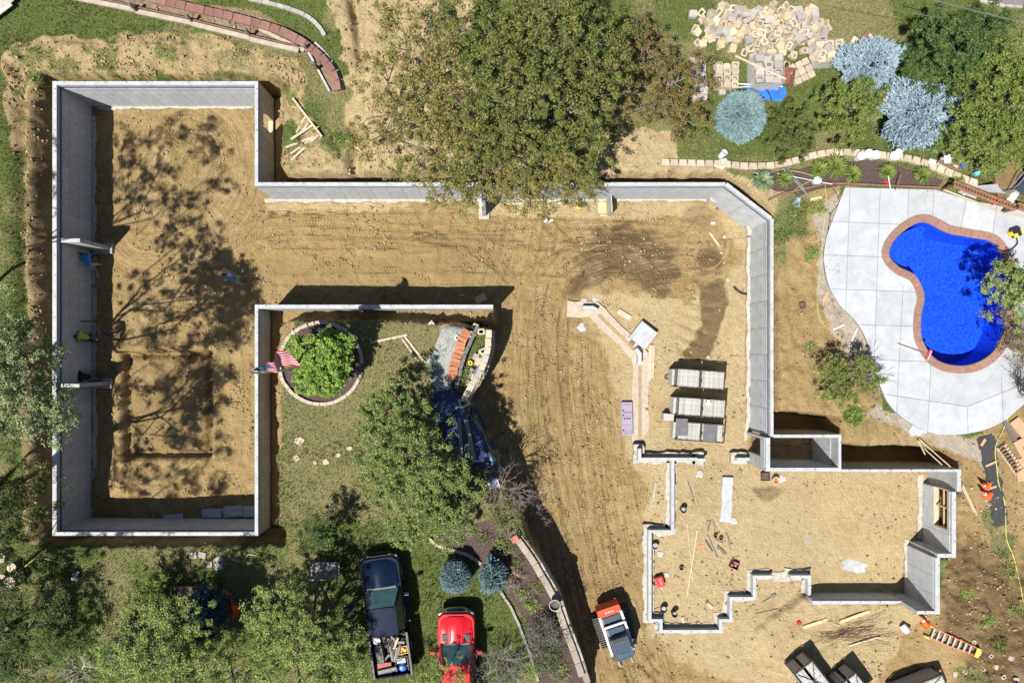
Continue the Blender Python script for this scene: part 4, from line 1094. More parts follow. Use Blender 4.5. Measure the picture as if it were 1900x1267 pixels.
# ---- stacks on pallets
def pallet_stack(label, px, py, nx_, ny_, layers, rz, wrap, m, sx=0.42, sy=0.32, sz=0.2, top_holes=True):
    p = VG(px, py)
    th = thing('block_pallet', label, 'block stack', p, rz)
    W, H = nx_ * sx, ny_ * sy
    mbp = MB()
    for i in range(5): mbp.box((0, -H / 2 + (i + .5) * H / 5, 0.10), (W, H / 5 - 0.06, 0.02))
    for i in (-1, 0, 1): mbp.box((i * W * .42, 0, 0.045), (0.09, H, 0.085))
    mbp.build('pallet', M_WOODB, th)
    mes = [block_mesh('block', h_, sx * 0.97, sy * 0.95, sz * .98, m) for h_ in (True, False)]
    for l in range(layers):
        for i in range(nx_):
            for j in range(ny_):
                if l == layers - 1 and rg.random() < 0.12: continue
                if 0 < l < layers - 1 and 0 < i < nx_ - 1 and 0 < j < ny_ - 1: continue
                o = link('block', mes[0 if (l == layers - 1 and top_holes and rg.random() < .6) else 1], th)
                o.location = (-W / 2 + (i + .5) * sx + rg.uniform(-.012, .012), -H / 2 + (j + .5) * sy + rg.uniform(-.012, .012), 0.115 + l * sz)
                o.rotation_euler = (0, 0, rg.uniform(-.06, .06) + (math.pi if rg.random() < .5 else 0))
    if wrap:
        mb = MB(); zt = 0.10 + layers * sz
        ring = [(-W / 2 - .02, -H / 2 - .02), (0, -H / 2 - .04), (W / 2 + .02, -H / 2 - .02), (W / 2 + .045, 0), (W / 2 + .02, H / 2 + .02), (0, H / 2 + .04), (-W / 2 - .02, H / 2 + .02), (-W / 2 - .045, 0)]
        mb.loft([[(x * k, y * k, z) for x, y in ring] for z, k in ((0.1, 1.06), (zt * .5, 1.0), (zt + 0.01, 1.01))], cap=False)
        mb.build('shrink_wrap', wrap, th, smooth=True)
    return th
wrapm = bpy.data.materials.new('shrink_wrap'); wrapm.use_nodes = True
b = wrapm.node_tree.nodes['Principled BSDF']; b.inputs['Base Color'].default_value = (0.75, 0.78, 0.82, 1); b.inputs['Roughness'].default_value = 0.25; b.inputs['Alpha'].default_value = 0.42
pallet_stack('tall wrapped pallet of grey hollow blocks with a plank across', 1413, 142, 3, 4, 4, 0.02, wrapm, M_BLOCKG)
pallet_stack('wrapped pallet topped with loose tan blocks right of the heap', 1527, 107, 3, 3, 3, 0.1, wrapm, M_BLOCK)
pallet_stack('low untidy stack of tan blocks left of the wrapped pallet', 1343, 147, 3, 4, 2, -0.02, None, M_BLOCK, 0.36, 0.3, 0.2)
pallet_stack('tilted low stack of tan blocks beside the wheelbarrow', 1482, 138, 3, 3, 1, 0.45, None, M_BLOCK, 0.34, 0.32, 0.24, False)
for k, (px, py) in enumerate([(1518, 95), (1533, 92), (1510, 110), (1542, 104), (1525, 101)]):
    p = VG(1527, 107); x, y = P(px, py, 3.4); o = link('retaining_block', BM[k]); o.location = (x, y, p.z + 0.72); o.rotation_euler = (rg.uniform(-.3, .3), .2, k)
    tag(o, 'loose tan block on top of the wrapped pallet right of the heap', 'block', 'loose blocks on the wrapped pallet')
# ================================================================== trees and plants
NL = [0]
def unit(v): return v / (np.linalg.norm(v, axis=-1, keepdims=True) + 1e-9)
def leaves_mesh(name, C, N, size, aspect, mats, midx=None, rg=None, fold=0.0):
    """diamond leaves at C with normals about N"""
    n = len(C); rg = rg or RNG
    A = unit(rg.normal(size=(n, 3))); N = unit(N)
    A = unit(A - N * (A * N).sum(-1, keepdims=True)); B = np.cross(N, A)
    L = (size * rg.uniform(0.6, 1.35, n))[:, None]; W = L * aspect
    v = np.empty((n, 4, 3))
    v[:, 0] = C - A * L * .5; v[:, 1] = C + B * W * .5 - N * L * fold; v[:, 2] = C + A * L * .5; v[:, 3] = C - B * W * .5 - N * L * fold
    return big_mesh(name, v.reshape(-1, 3), np.arange(4 * n), 4, mats, midx=midx)
def lobe_points(lobes, density, clump_r, rg, shell=0.55):
    """leaf centres in clumps spread through ellipsoid lobes; lobes: (px, py, z, rpx, rpy, rz[, weight])"""
    Cs, Ns, centres = [], [], []
    for lb in lobes:
        px, py, z, ra, rb, rz = lb[:6]; w = lb[6] if len(lb) > 6 else 1.0
        k = (CAMZ - z) / FPX
        c = np.array([*P(px, py, z), z]); r = np.array([ra * k, rb * k, rz])
        K = max(5, int(r[0] * r[1] * 34.0 * w))
        d = unit(rg.normal(size=(K, 3))); d[:, 2] = np.abs(d[:, 2]) * 0.9 - 0.25
        rad = shell + (1 - shell) * rg.random(K) ** 0.6
        rad *= 1 + 0.16 * rg.normal(size=K) * (rad > .8)
        cc = c + d * r * rad[:, None]
        m = max(6, int(density * 1.22))
        cnt = rg.integers(int(m * .3), int(m * 1.7) + 1, K)
        rep = np.repeat(np.arange(K), cnt); n_ = len(rep)
        cr = clump_r * 0.92 * rg.uniform(0.45, 1.35, K)
        # sprays: leaves sit on the upper skin of each clump and along short drooping shoots
        dd = unit(rg.normal(size=(n_, 3))); dd[:, 2] = np.abs(dd[:, 2]) * .75 - .12
        rr_ = rg.random(n_) ** .38
        az_ = rg.uniform(0, 6.283, K)[rep]; el_ = rg.uniform(.6, 1.5, K)[rep]
        loc_ = dd * rr_[:, None]; ca_, sa_ = np.cos(az_), np.sin(az_); u_ = (loc_[:, 0] * ca_ + loc_[:, 1] * sa_) * el_; v_ = (-loc_[:, 0] * sa_ + loc_[:, 1] * ca_) / el_
        loc_ = np.stack([u_ * ca_ - v_ * sa_, u_ * sa_ + v_ * ca_, loc_[:, 2] * .7], -1)
        pts = cc[rep] + loc_ * cr[rep][:, None] + rg.normal(size=(n_, 3)) * .03
        nn = rg.normal(size=(n_, 3)) * 0.45 + np.array([0, 0, 0.6]) + dd * 0.6
        Cs.append(pts); Ns.append(nn); centres.append((c, r, cc))
    return np.concatenate(Cs), np.concatenate(Ns), centres
def tree(label, base, lobes, lm, leaf=0.10, aspect=0.55, density=60, clump_r=0.28, trunk_r=0.16, name='broadleaf_tree', cat='tree', seed=1, shell=0.5, twigs=0.5, bark=None, group=None, fork=0.45, limbs=1.0):
    rg = np.random.default_rng(seed)
    b = VG(*base) if len(base) == 2 else Vector(base)
    th = thing(name, label, cat, b)
    C, N, centres = lobe_points(lobes, density, clump_r, rg, shell)
    off = np.array([b.x, b.y, b.z])
    me = leaves_mesh('crown', C - off, N, leaf * 0.95, aspect, lm, rg=rg, fold=0.08)
    NL[0] += len(C)
    link('crown', me, th)
    mt = bark or M_BARK
    top = max(c[2] for c, r, cc in centres); mid = np.mean([c for c, r, cc in centres], 0) - off
    fk = Vector((mid[0] * .35, mid[1] * .35, max(0.25, mid[2] * fork)))
    tr = MB(); tr.tube([(0, 0, -0.25), (fk.x * .3, fk.y * .3, fk.z * .5), fk], [trunk_r * 1.25, trunk_r, trunk_r * .8], 8)
    tr.build('trunk', mt, th, smooth=True)
    br = MB()
    for c, r, cc in centres:
        q = Vector(c - off); jl = (q - fk).length * .10
        lp_ = [fk * 0.98] + [fk.lerp(q, f_) + Vector((rg.normal() * jl, rg.normal() * jl, rg.normal() * jl * .5 + jl * .4)) for f_ in (.25, .5, .75)] + [q]; mp = lp_[2]
        if limbs < 1 and rg.random() > limbs: pass
        else: br.tube(lp_, [trunk_r * .55, trunk_r * .42, trunk_r * .33, trunk_r * .25, trunk_r * .18], 6)
        for t_ in cc:
            if rg.random() > twigs * 0.16: continue
            e = Vector(t_ - off); s = mp.lerp(q, rg.random()); m2 = s.lerp(e, .5) + Vector(rg.normal(size=3)) * .12
            br.tube([s, m2, e], [trunk_r * .16 + .006, trunk_r * .09 + .005, .005], 4, cap=False)
    br.build('branches', mt, th, smooth=True)
    return th
def conifer(label, base, rpx, h, lm, seed=1, n=4200, shoot=0.22, name='blue_spruce', cat='spruce', shape='ball', wid=0.22, ragged=0.12, lobed=0.0, lay=0):
    """shoots set over a rounded or conical body; rpx = (rx, ry) in the picture at mid height"""
    rg = np.random.default_rng(seed); b = VG(*base); bx_, by_ = P(base[0], base[1], b.z + h * .5); b = Vector((bx_, by_, G(bx_, by_))); th = thing(name, label, cat, b)
    k = (CAMZ - b.z - h * .5) / FPX; rx, ry = rpx[0] * k, rpx[1] * k
    if shape == 'ball':
        d = unit(rg.normal(size=(n, 3))); d[:, 2] = np.where(d[:, 2] < -0.3, -d[:, 2], d[:, 2])
        rad = 1 - ragged * rg.random(n) ** 0.5 - 0.25 * (rg.random(n) < .18)
        th_ = np.arctan2(d[:, 1], d[:, 0]); ph_ = rg.uniform(0, 6.28, 4)
        rad = rad * (1 + lobed * (np.sin(3 * th_ + ph_[0]) * .5 + np.sin(5 * th_ + ph_[1]) * .45 + np.sin(9 * th_ + ph_[2]) * .35) + lobed * .5 * np.sin(7 * d[:, 2] + ph_[3]))
        hole = np.zeros(n, bool)
        for q in range(int(5 + 40 * lobed)):
            hv = unit(rg.normal(size=3)); hole |= (d @ hv > math.cos(R(rg.uniform(4, 10))))
        d, rad = d[~hole], rad[~hole]; n = len(d)
        C = d * rad[:, None] * np.array([rx, ry, h * .5]) + np.array([0, 0, h * .5])
        A = unit(d * np.array([1, 1, .35]) + np.array([0, 0, .12]) + rg.normal(size=(n, 3)) * np.array([.42, .42, .2]))
    else:
        # whorls of boughs: spokes that droop, shoots along each
        Cs, As = [], []
        nw = lay or 11
        for w in range(nw):
            t_ = (w + .5) / nw; R_ = (1 - t_) ** .85 * 1.0 + .06; z0 = h * (.06 + .92 * t_); nb = max(4, int(13 * R_) + 3); ph = rg.random() * 6.28
            for q in range(nb):
                a = ph + 6.283 * q / nb + rg.normal() * .12; Lb = R_ * rg.uniform(.75, 1.08); m = max(5, int(n / nw / nb * (0.5 + R_)))
                s = rg.random(m) ** .7; side = rg.normal(size=m) * .13 * (1 - s * .6)
                ca, sa = math.cos(a), math.sin(a)
                x = (ca * s * Lb - sa * side) * rx; y = (sa * s * Lb + ca * side) * ry
                z = z0 - .10 * h * s * Lb + rg.normal(size=m) * .02 * h
                Cs.append(np.stack([x, y, z], -1)); sd = np.sign(side)
                As.append(np.stack([ca * .8 - sa * sd * .6, sa * .8 + ca * sd * .6, np.full(m, .35)], -1) + rg.normal(size=(m, 3)) * .2)
        C = np.concatenate(Cs); A = unit(np.concatenate(As)); n = len(C)
    L = (shoot * rg.uniform(.6, 1.25, n))[:, None]; vs = np.empty((n, 3, 4, 3))
    Rn = unit(rg.normal(size=(n, 3))); B1 = unit(np.cross(A, Rn)); B2 = np.cross(A, B1)
    for q in range(3):
        an = q * math.pi / 3; B = B1 * math.cos(an) + B2 * math.sin(an); W = L * wid
        vs[:, q, 0] = C - A * L * .5; vs[:, q, 1] = C + B * W * .5 + A * L * .05; vs[:, q, 2] = C + A * L * .5; vs[:, q, 3] = C - B * W * .5 + A * L * .05
    link('crown', big_mesh('crown', vs.reshape(-1, 3), np.arange(12 * n), 4, lm), th)
    MB().tube([(0, 0, -.2), (0, 0, h * .5), (0, 0, h * .93)], [.09, .06, .015], 7).build('trunk', M_BARK, th, smooth=True)
    if shape == 'ball':  # near-black solid core, painted as the shade deep inside the crown
        body = bpy.data.meshes.new('shade_core'); bm = bmesh.new(); bmesh.ops.create_icosphere(bm, subdivisions=3, radius=1)
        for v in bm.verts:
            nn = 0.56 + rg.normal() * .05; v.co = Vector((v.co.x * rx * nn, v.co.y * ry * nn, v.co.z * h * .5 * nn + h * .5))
        bm.to_mesh(body); bm.free(); body.materials.append(mat('inner_shade', (0.012, 0.02, 0.015), 1.0, 0.3, spec=0.0)); link('shade_core', body, th)
    return th
def bare_shrub(label, base, rpx, h, seed=1, stems=9, depth=4, name='bare_shrub', cat='shrub', m=None, r0=0.028, lm=None, nleaf=0, leaf=0.07, lean=(0, 0), spread=1.0):
    rg = random.Random(seed); b = VG(*base) if len(base) == 2 else Vector(base); th = thing(name, label, cat, b); mb = MB(); tips = []
    k = (CAMZ - b.z - h) / FPX; rad = rpx * k
    def grow(p, d, L, r, lv):
        q = p + d * L * .5 + Vector((rg.gauss(0, .06), rg.gauss(0, .06), rg.gauss(0, .04))) * L
        e = q + (d + Vector((rg.gauss(0, .22), rg.gauss(0, .22), rg.gauss(-.02, .15)))).normalized() * L * .5
        mb.tube([p, q, e], [r, r * .8, r * .6], 4 if lv > 1 else 3, cap=False); tips.append(e)
        if lv <= 0: return
        for _ in range(rg.choice((2, 3, 3))):
            nd = (d + Vector((rg.gauss(0, .55), rg.gauss(0, .55), rg.gauss(0, .28)))).normalized()
            grow(q.lerp(e, rg.random()), nd, L * rg.uniform(.55, .8), r * .6, lv - 1)
    for s in range(stems):
        a = 6.283 * s / stems + rg.gauss(0, .25); o = rg.uniform(.5, 1.0) * spread
        d = Vector((math.cos(a) * o * rad + lean[0], math.sin(a) * o * rad + lean[1], h * rg.uniform(.7, 1.0))); L = d.length * .48
        grow(Vector((math.cos(a) * .06, math.sin(a) * .06, -.06)), d.normalized(), L, r0, depth)
    mb.build('stems', m or M_TWIG, th)
    if nleaf:
        r_ = np.random.default_rng(seed); T = np.array([tuple(t_) for t_ in tips]); ids = r_.integers(0, len(T), nleaf)
        C = T[ids] + r_.normal(size=(nleaf, 3)) * .09; N = r_.normal(size=(nleaf, 3)) * .6 + np.array([0, 0, .8])
        link('leaves', leaves_mesh('leaves', C, N, leaf, .5, lm, rg=r_), th)
    return th
def grass_clump(label, base, rpx, h, lm, seed=1, n=150, name='ornamental_grass', cat='plant', w=0.022):
    rg = np.random.default_rng(seed); b = VG(*base); th = thing(name, label, cat, b); rad = rpx * (CAMZ - b.z - .3) / FPX
    a = rg.uniform(0, 6.283, n); L = rad * rg.uniform(.55, 1.1, n); hh = h * rg.uniform(.6, 1.1, n); ca, sa = np.cos(a), np.sin(a)
    v = np.empty((n, 7, 3))
    for i, (s, zf, wf) in enumerate(((0.04, 0, 1), (.4, .8, 1), (.75, .95, .75))):
        x, y = ca * L * s, sa * L * s
        v[:, 2 * i] = np.stack([x - sa * w * wf, y + ca * w * wf, hh * zf], -1); v[:, 2 * i + 1] = np.stack([x + sa * w * wf, y - ca * w * wf, hh * zf], -1)
    v[:, 6] = np.stack([ca * L, sa * L, hh * .7], -1)
    f = []
    q = np.arange(n)[:, None] * 7
    F4 = np.concatenate([q + np.array([[0, 1, 3, 2]]), q + np.array([[2, 3, 5, 4]]), q + np.array([[4, 5, 6, 6]])], 0)
    me = bpy.data.meshes.new('blades'); me.from_pydata(v.reshape(-1, 3).tolist(), [], [tuple(dict.fromkeys(r_)) for r_ in F4.tolist()]); me.materials.append(lm)
    link('blades', me, th)
    MB().lathe([(rad * .16, 0), (rad * .12, h * .25), (rad * .03, h * .35)], n=8).build('root_tuft', mat('tuft_base', (0.05, 0.06, 0.02), .9, .3), th)
    return th
L_OLIVE = leaf_mat('leaf_olive', (0.068, 0.078, 0.020), (0.225, 0.228, 0.066), (0.33, 0.20, 0.07))
L_GREEN = leaf_mat('leaf_green', (0.044, 0.076, 0.015), (0.175, 0.232, 0.050), (0.26, 0.235, 0.075))
L_BRIGHT = leaf_mat('leaf_bright', (0.080, 0.152, 0.023), (0.217, 0.341, 0.058), (0.362, 0.435, 0.116))
L_PALE = leaf_mat('leaf_pale', (0.123, 0.160, 0.065), (0.275, 0.326, 0.145), (0.392, 0.435, 0.232))
L_LIME = leaf_mat('leaf_lime', (0.072, 0.115, 0.026), (0.260, 0.330, 0.092), (0.33, 0.37, 0.14))
L_DARK = leaf_mat('leaf_dark', (0.032, 0.061, 0.017), (0.087, 0.133, 0.035), (0.131, 0.160, 0.043))
L_RUSSET = leaf_mat('leaf_russet', (0.070, 0.076, 0.022), (0.175, 0.165, 0.052), (0.36, 0.14, 0.06))
L_BLUE = leaf_mat('needle_blue', (0.085, 0.150, 0.160), (0.23, 0.345, 0.36), (0.31, 0.43, 0.45), trans=0.05)
L_BLUE2 = leaf_mat('needle_silver', (0.145, 0.215, 0.265), (0.34, 0.455, 0.525), (0.42, 0.53, 0.59), trans=0.05)
L_BLUED = leaf_mat('needle_deep_blue', (0.05, 0.095, 0.11), (0.15, 0.235, 0.255), (0.22, 0.32, 0.34), trans=0.05)
L_PINE = leaf_mat('needle_pine', (0.027, 0.057, 0.016), (0.084, 0.132, 0.035), (0.135, 0.176, 0.047), trans=0.08)
L_YEW = leaf_mat('needle_yew', (0.038, 0.057, 0.014), (0.095, 0.119, 0.027), (0.135, 0.155, 0.041), trans=0.08)
# --- the big trees at the top
tree('large dense green tree overhanging the long sunlit foundation wall', (1010, 190), [(900, 60, 7.5, 90, 80, 1.5, 0.73), (1010, 50, 8.4, 110, 90, 1.7, 0.80), (1110, 110, 7.6, 70, 90, 1.5, 0.73), (950, 170, 8.6, 120, 90, 1.7, 0.80), (1060, 210, 7.8, 90, 80, 1.6, 0.73), (960, 270, 6.8, 110, 60, 1.3, 0.66), (1080, 290, 5.8, 80, 50, 1.1, 0.53), (860, 300, 5.6, 60, 50, 1.0, 0.46), (840, 20, 6.4, 34, 40, .8, 0.55), (860, 110, 6.6, 34, 40, .8, 0.55), (1160, 60, 6.2, 30, 50, .8, 0.47), (1150, 160, 6.0, 36, 40, .8, 0.47), (1120, 250, 5.2, 40, 40, .8, 0.39), (830, 215, 6.0, 36, 40, .8, 0.47)], leaf_mat('leaf_deep', (0.034, 0.056, 0.012), (0.150, 0.178, 0.046), (0.26, 0.19, 0.07)), .105, .5, 78, .26, .24, seed=11, shell=.3)
tree('ragged olive tree with drooping boughs over the sunlit wall and sand', (880, 250), [(850, 340, 4.6, 70, 44, .8, 1.50), (960, 350, 4.4, 70, 40, .8, 1.50), (1060, 340, 4.4, 60, 40, .8, 1.40), (1010, 300, 5.6, 120, 50, 1.0, 1.60), (880, 255, 6.0, 90, 50, 1.0, 1.80), (820, 372, 3.8, 34, 26, .5, .7), (870, 385, 3.6, 26, 24, .4, .6), (985, 385, 3.7, 40, 30, .5, .8), (1020, 400, 3.5, 34, 24, .4, .6), (1075, 365, 3.9, 34, 26, .5, .8), (930, 365, 4.0, 40, 26, .5, .8)], L_OLIVE, .095, .5, 44, .24, .15, seed=12, shell=.3)
tree('sparse olive-brown tree over bare sand left of the dense tree', (740, 190), [(720, 150, 6.0, 70, 70, 1.2, 0.94), (760, 60, 6.4, 70, 70, 1.2, 0.85), (690, 260, 5.0, 55, 50, 1.0, 1.02), (790, 220, 6.2, 70, 70, 1.2, 1.36), (770, 310, 4.8, 60, 40, .9, 0.85), (820, 130, 6.8, 60, 70, 1.3, 1.53)], L_OLIVE, .095, .5, 40, .25, .15, seed=13, shell=.25)
tree('open tree with russet leaf tips right of the dense tree', (1215, 190), [(1190, 90, 5.6, 60, 60, 1.1, 0.90), (1250, 150, 5.0, 60, 60, 1.1, 1.05), (1270, 220, 4.6, 55, 55, 1.0, 1.20), (1190, 200, 5.4, 50, 50, 1.0, 0.75), (1300, 130, 4.6, 35, 45, .8, 0.75)], L_RUSSET, .085, .5, 44, .24, .12, seed=14, shell=.2, twigs=.9, bark=M_TWIG)
# --- courtyard
tree('small bright green tree inside the round edged bed', (596, 672), [(596, 668, 4.6, 58, 56, 1.0, 2.3), (560, 650, 4.2, 34, 34, .7, 2.3), (625, 640, 4.3, 34, 34, .7, 2.3), (622, 700, 4.2, 36, 32, .7, 2.3), (575, 708, 4.2, 32, 30, .7, 2.3)], L_BRIGHT, .11, .6, 54, .17, .08, seed=15, shell=.45)
tree('large green tree on the courtyard lawn beside the blue tarp', (775, 850), [(730, 760, 4.9, 62, 60, 1.3, 1.50), (760, 850, 5.9, 80, 80, 1.6, 1.50), (700, 830, 4.8, 50, 60, 1.2, 1.38), (810, 900, 5.4, 66, 66, 1.4, 1.38), (790, 960, 4.7, 66, 48, 1.1, 1.25), (720, 900, 4.8, 50, 50, 1.1, 1.38), (790, 800, 4.9, 40, 40, 1.0, 1.25), (842, 870, 4.6, 34, 40, .9, 1.0), (850, 930, 4.4, 30, 30, .7, .9), (680, 780, 4.5, 26, 34, .8, 1.0), (850, 965, 4.6, 42, 40, .8, 1.1), (880, 905, 4.4, 32, 38, .7, .9), (745, 985, 4.5, 44, 34, .8, 1.1), (835, 1000, 4.2, 34, 24, .6, .9)], leaf_mat('leaf_courtyard', (0.052, 0.086, 0.022), (0.205, 0.262, 0.078), (0.30, 0.33, 0.13)), .085, .55, 74, .21, .2, seed=16, shell=.45)
# --- left edge
tree('pale grey-green tree leaning over the long west wall', (-60, 735), [(60, 690, 9.6, 68, 66, 1.2, 1.59), (40, 770, 10.0, 76, 66, 1.3, 1.59), (100, 750, 8.4, 50, 50, 1.0, 1.30), (10, 650, 9.6, 56, 50, 1.1, 1.59), (105, 660, 7.6, 22, 26, .6, 1.16), (20, 610, 9.2, 50, 40, 1.0, 1.59), (-5, 720, 10.6, 60, 80, 1.4, 1.74), (90, 800, 8.4, 46, 34, .9, 1.45), (125, 770, 7.4, 30, 26, .6, 1.16), (-90, 640, 10.5, 90, 80, 1.5, 0.87), (-110, 760, 11.0, 90, 90, 1.5, 0.87), (-60, 560, 9.5, 80, 60, 1.2, 0.72)], L_PALE, .085, .45, 60, .22, .12, seed=17, shell=.3, limbs=.25)
tree('dark green feathery tree at the left edge by the south-west corner', (-40, 930), [(-70, 930, 9.5, 80, 80, 1.3, .8), (40, 900, 8.6, 66, 50, 1.0, 1.71), (30, 960, 8.4, 62, 50, 1.0, 1.71), (70, 930, 7.6, 44, 44, .8, 1.33), (10, 1010, 7.8, 46, 40, .9, 1.52)], leaf_mat('leaf_feather', (0.040, 0.062, 0.014), (0.115, 0.145, 0.036), (.2, .21, .07)), .09, .35, 50, .26, .14, seed=18, shell=.3)
tree('dark low tree in the lower left corner', (20, 1160), [(20, 1100, 4.4, 60, 50, .9, 1.26), (60, 1200, 4.6, 70, 60, 1.0, 1.08), (-10, 1180, 5.0, 60, 70, 1.0, 1.44), (90, 1130, 4.2, 46, 40, .8, 1.2), (30, 1250, 4.8, 60, 44, 1.0, 1.4)], L_DARK, .085, .5, 46, .28, .14, seed=19, shell=.3)
tree('dense shrubby tree between the lower lawn and the wooden steps', (268, 1110), [(275, 1085, 3.9, 40, 36, .8, 1.3), (255, 1120, 3.8, 36, 36, .8, 1.2), (295, 1110, 3.9, 32, 32, .7, 1.2)], L_GREEN, .08, .5, 60, .2, .09, seed=20, shell=.4)
# --- bottom
tree('broad light green tree below the wooden steps', (330, 1230), [(320, 1150, 6.2, 66, 50, 1.2, 1.65), (290, 1220, 6.6, 70, 56, 1.3, 1.65), (380, 1240, 6.4, 66, 50, 1.2, 1.65), (412, 1205, 5.2, 44, 38, 1.0, 1.50), (350, 1290, 6.4, 80, 50, 1.2, 1.50), (240, 1260, 6.0, 60, 40, 1.0, 1.4), (440, 1280, 6.0, 50, 40, 1.0, 1.4), (210, 1215, 5.6, 46, 44, 1.0, 1.3), (255, 1160, 5.4, 34, 30, .8, 1.1), (345, 1190, 6.0, 50, 40, 1.0, 1.2)], L_LIME, .08, .5, 62, .24, .18, seed=21, shell=.45)
tree('broad light green tree between the orange netting and the black pickup', (560, 1220), [(520, 1120, 5.8, 60, 50, 1.1, 1.50), (560, 1180, 6.4, 66, 56, 1.3, 1.65), (610, 1230, 5.6, 56, 60, 1.1, 1.65), (500, 1230, 6.0, 50, 50, 1.1, 1.50), (492, 1152, 5.2, 42, 38, .9, 1.50), (580, 1290, 5.6, 70, 50, 1.1, 1.50), (640, 1185, 5.2, 36, 44, .9, 1.2), (550, 1090, 5.0, 34, 26, .8, 1.1), (640, 1255, 5.2, 40, 40, .9, 1.2)], L_LIME, .08, .5, 62, .23, .18, seed=22, shell=.45)
tree('small dark tree above the garden bench', (595, 995), [(590, 985, 4.4, 30, 34, .8, 1.80), (612, 1000, 4.2, 26, 24, .6, 1.65), (575, 1005, 4.2, 24, 22, .6, 1.50)], L_DARK, .08, .5, 56, .2, .07, seed=23, shell=.35)
tree('leafy bush in front of the red truck at the bottom edge', (815, 1262), [(800, 1250, 4.6, 28, 24, .6, 1.2), (832, 1228, 4.8, 22, 16, .3, .6), (790, 1275, 4.4, 40, 24, .7, 1.2), (855, 1250, 4.9, 26, 18, .3, .5), (838, 1262, 4.8, 30, 20, .4, .7)], L_LIME, .07, .5, 52, .17, .06, name='leafy_bush', cat='bush', seed=24, shell=.35)
# --- upper right
tree('glossy green tree between the two silver-blue spruces', (1580, 215), [(1575, 200, 4.9, 58, 52, 1.0, 1.2), (1560, 245, 4.5, 46, 36, .8, 1.1), (1610, 180, 4.6, 40, 38, .8, 1.1), (1545, 175, 4.0, 30, 30, .6, 1.0)], L_GREEN, .085, .55, 66, .2, .12, seed=25, shell=.4)
tree('big green tree overhanging the right fence and cluttered deck', (1850, 230), [(1840, 150, 6.0, 62, 60, 1.2, 1.44), (1810, 230, 5.8, 66, 56, 1.2, 1.44), (1880, 210, 6.4, 66, 70, 1.3, 1.44), (1780, 270, 4.8, 50, 36, .9, 1.20), (1850, 280, 5.2, 56, 40, 1.0, 1.32), (1890, 110, 6.0, 50, 50, 1.1, 1.32), (1838, 312, 4.2, 30, 18, .6, 1.20)], L_GREEN, .09, .55, 72, .22, .18, seed=26, shell=.4)
tree('green tree overhanging the right end of the pool', (1925, 540), [(1880, 520, 5.0, 46, 40, .9, 1.5), (1905, 565, 5.2, 46, 46, 1.0, 1.5), (1842, 535, 4.6, 34, 28, .6, .8), (1850, 570, 4.4, 34, 26, .6, .7), (1860, 495, 4.4, 28, 22, .6, .8)], L_LIME, .085, .5, 60, .2, .12, seed=27, shell=.4)
tree('thin reddish tree leaning over the pool edge', (1915, 620), [(1870, 590, 4.2, 42, 26, .6, 0.88), (1880, 630, 4.4, 40, 34, .8, 1.44), (1900, 660, 4.4, 34, 30, .8, 1.44)], leaf_mat('leaf_reddish', (0.085, 0.085, 0.03), (0.17, 0.15, 0.06), (0.38, 0.20, 0.12)), .07, .5, 44, .2, .09, seed=28, shell=.2, twigs=.9, bark=M_TWIG)
bare_shrub('bare grey twigs reaching over the right end of the pool', (1912, 640), 70, 2.2, 32, 11, 4, lean=(-.4, 0))
bare_shrub('bare twiggy shrub on the pool deck at the right edge', (1890, 715), 48, 1.6, 31, 12, 4, m=mat('twig_dark', (0.075, 0.058, 0.055), .9, .2))
tree('half-bare shrub beside the pool deck with grey branches', (1560, 700), [(1545, 690, 3.9, 36, 36, .7, 2.43), (1590, 680, 3.9, 30, 30, .6, 1.89), (1570, 730, 3.8, 46, 26, .6, 2.16), (1615, 705, 3.7, 26, 26, .5, 1.89), (1530, 735, 3.5, 24, 18, .4, 1.62)], L_GREEN, .08, .5, 42, .18, .06, name='half_bare_shrub', cat='shrub', seed=29, shell=.2, twigs=1.0, bark=M_TWIG)
bare_shrub('grey dead branches reaching over the deck from the half-bare shrub', (1580, 690), 74, 1.3, 33, 10, 3)
# pine and yews
tree('large dark pine in the upper right corner', (1765, 105), [(1770, 90, 6.6, 60, 60, 1.3, 1.0), (1725, 70, 5.4, 46, 46, 1.0, 1.0), (1720, 120, 5.2, 44, 46, 1.0, 1.0), (1755, 160, 5.2, 50, 38, 1.0, 1.0), (1815, 70, 5.6, 50, 50, 1.0, 1.0), (1810, 130, 5.6, 46, 46, 1.0, 1.0), (1760, 40, 5.2, 46, 34, .9, 1.0), (1840, 40, 5.0, 40, 36, .9, .9), (1695, 95, 4.4, 26, 30, .6, .8), (1780, 185, 4.4, 34, 24, .6, .8)], L_PINE, .15, .24, 62, .24, .16, 'pine_tree', 'pine', seed=41, shell=.45, twigs=.4)
tree('dark dense yew bush below the small round spruce', (1461, 247), [(1462, 240, 4.0, 40, 36, .7, 1.2), (1432, 250, 3.7, 28, 30, .6, 1.2), (1492, 250, 3.7, 28, 32, .6, 1.2), (1460, 275, 3.6, 40, 22, .5, 1.2), (1465, 212, 3.6, 34, 22, .5, 1.2)], L_YEW, .11, .3, 60, .17, .07, 'yew_bush', 'bush', seed=42, shell=.45, twigs=.3)
conifer('round blue-green spruce beside the blue tarp', (1373, 218), (46, 48), 2.2, L_BLUE, 43, 6900, .20, ragged=.16, lobed=.06)
conifer('silver-blue spruce next to the timber triangle', (1610, 122), (56, 48), 2.6, L_BLUE2, 44, 6900, .22, ragged=.22, lobed=0.2)
conifer('largest silver-blue spruce above the white buckets', (1697, 212), (74, 70), 3.0, L_BLUE2, 45, 9300, .23, ragged=.30, lobed=0.24)
conifer('round blue spruce on the lawn right of the black pickup', (845, 1068), (29, 31), 1.5, L_BLUE, 46, 3900, .17, lobed=0.06)
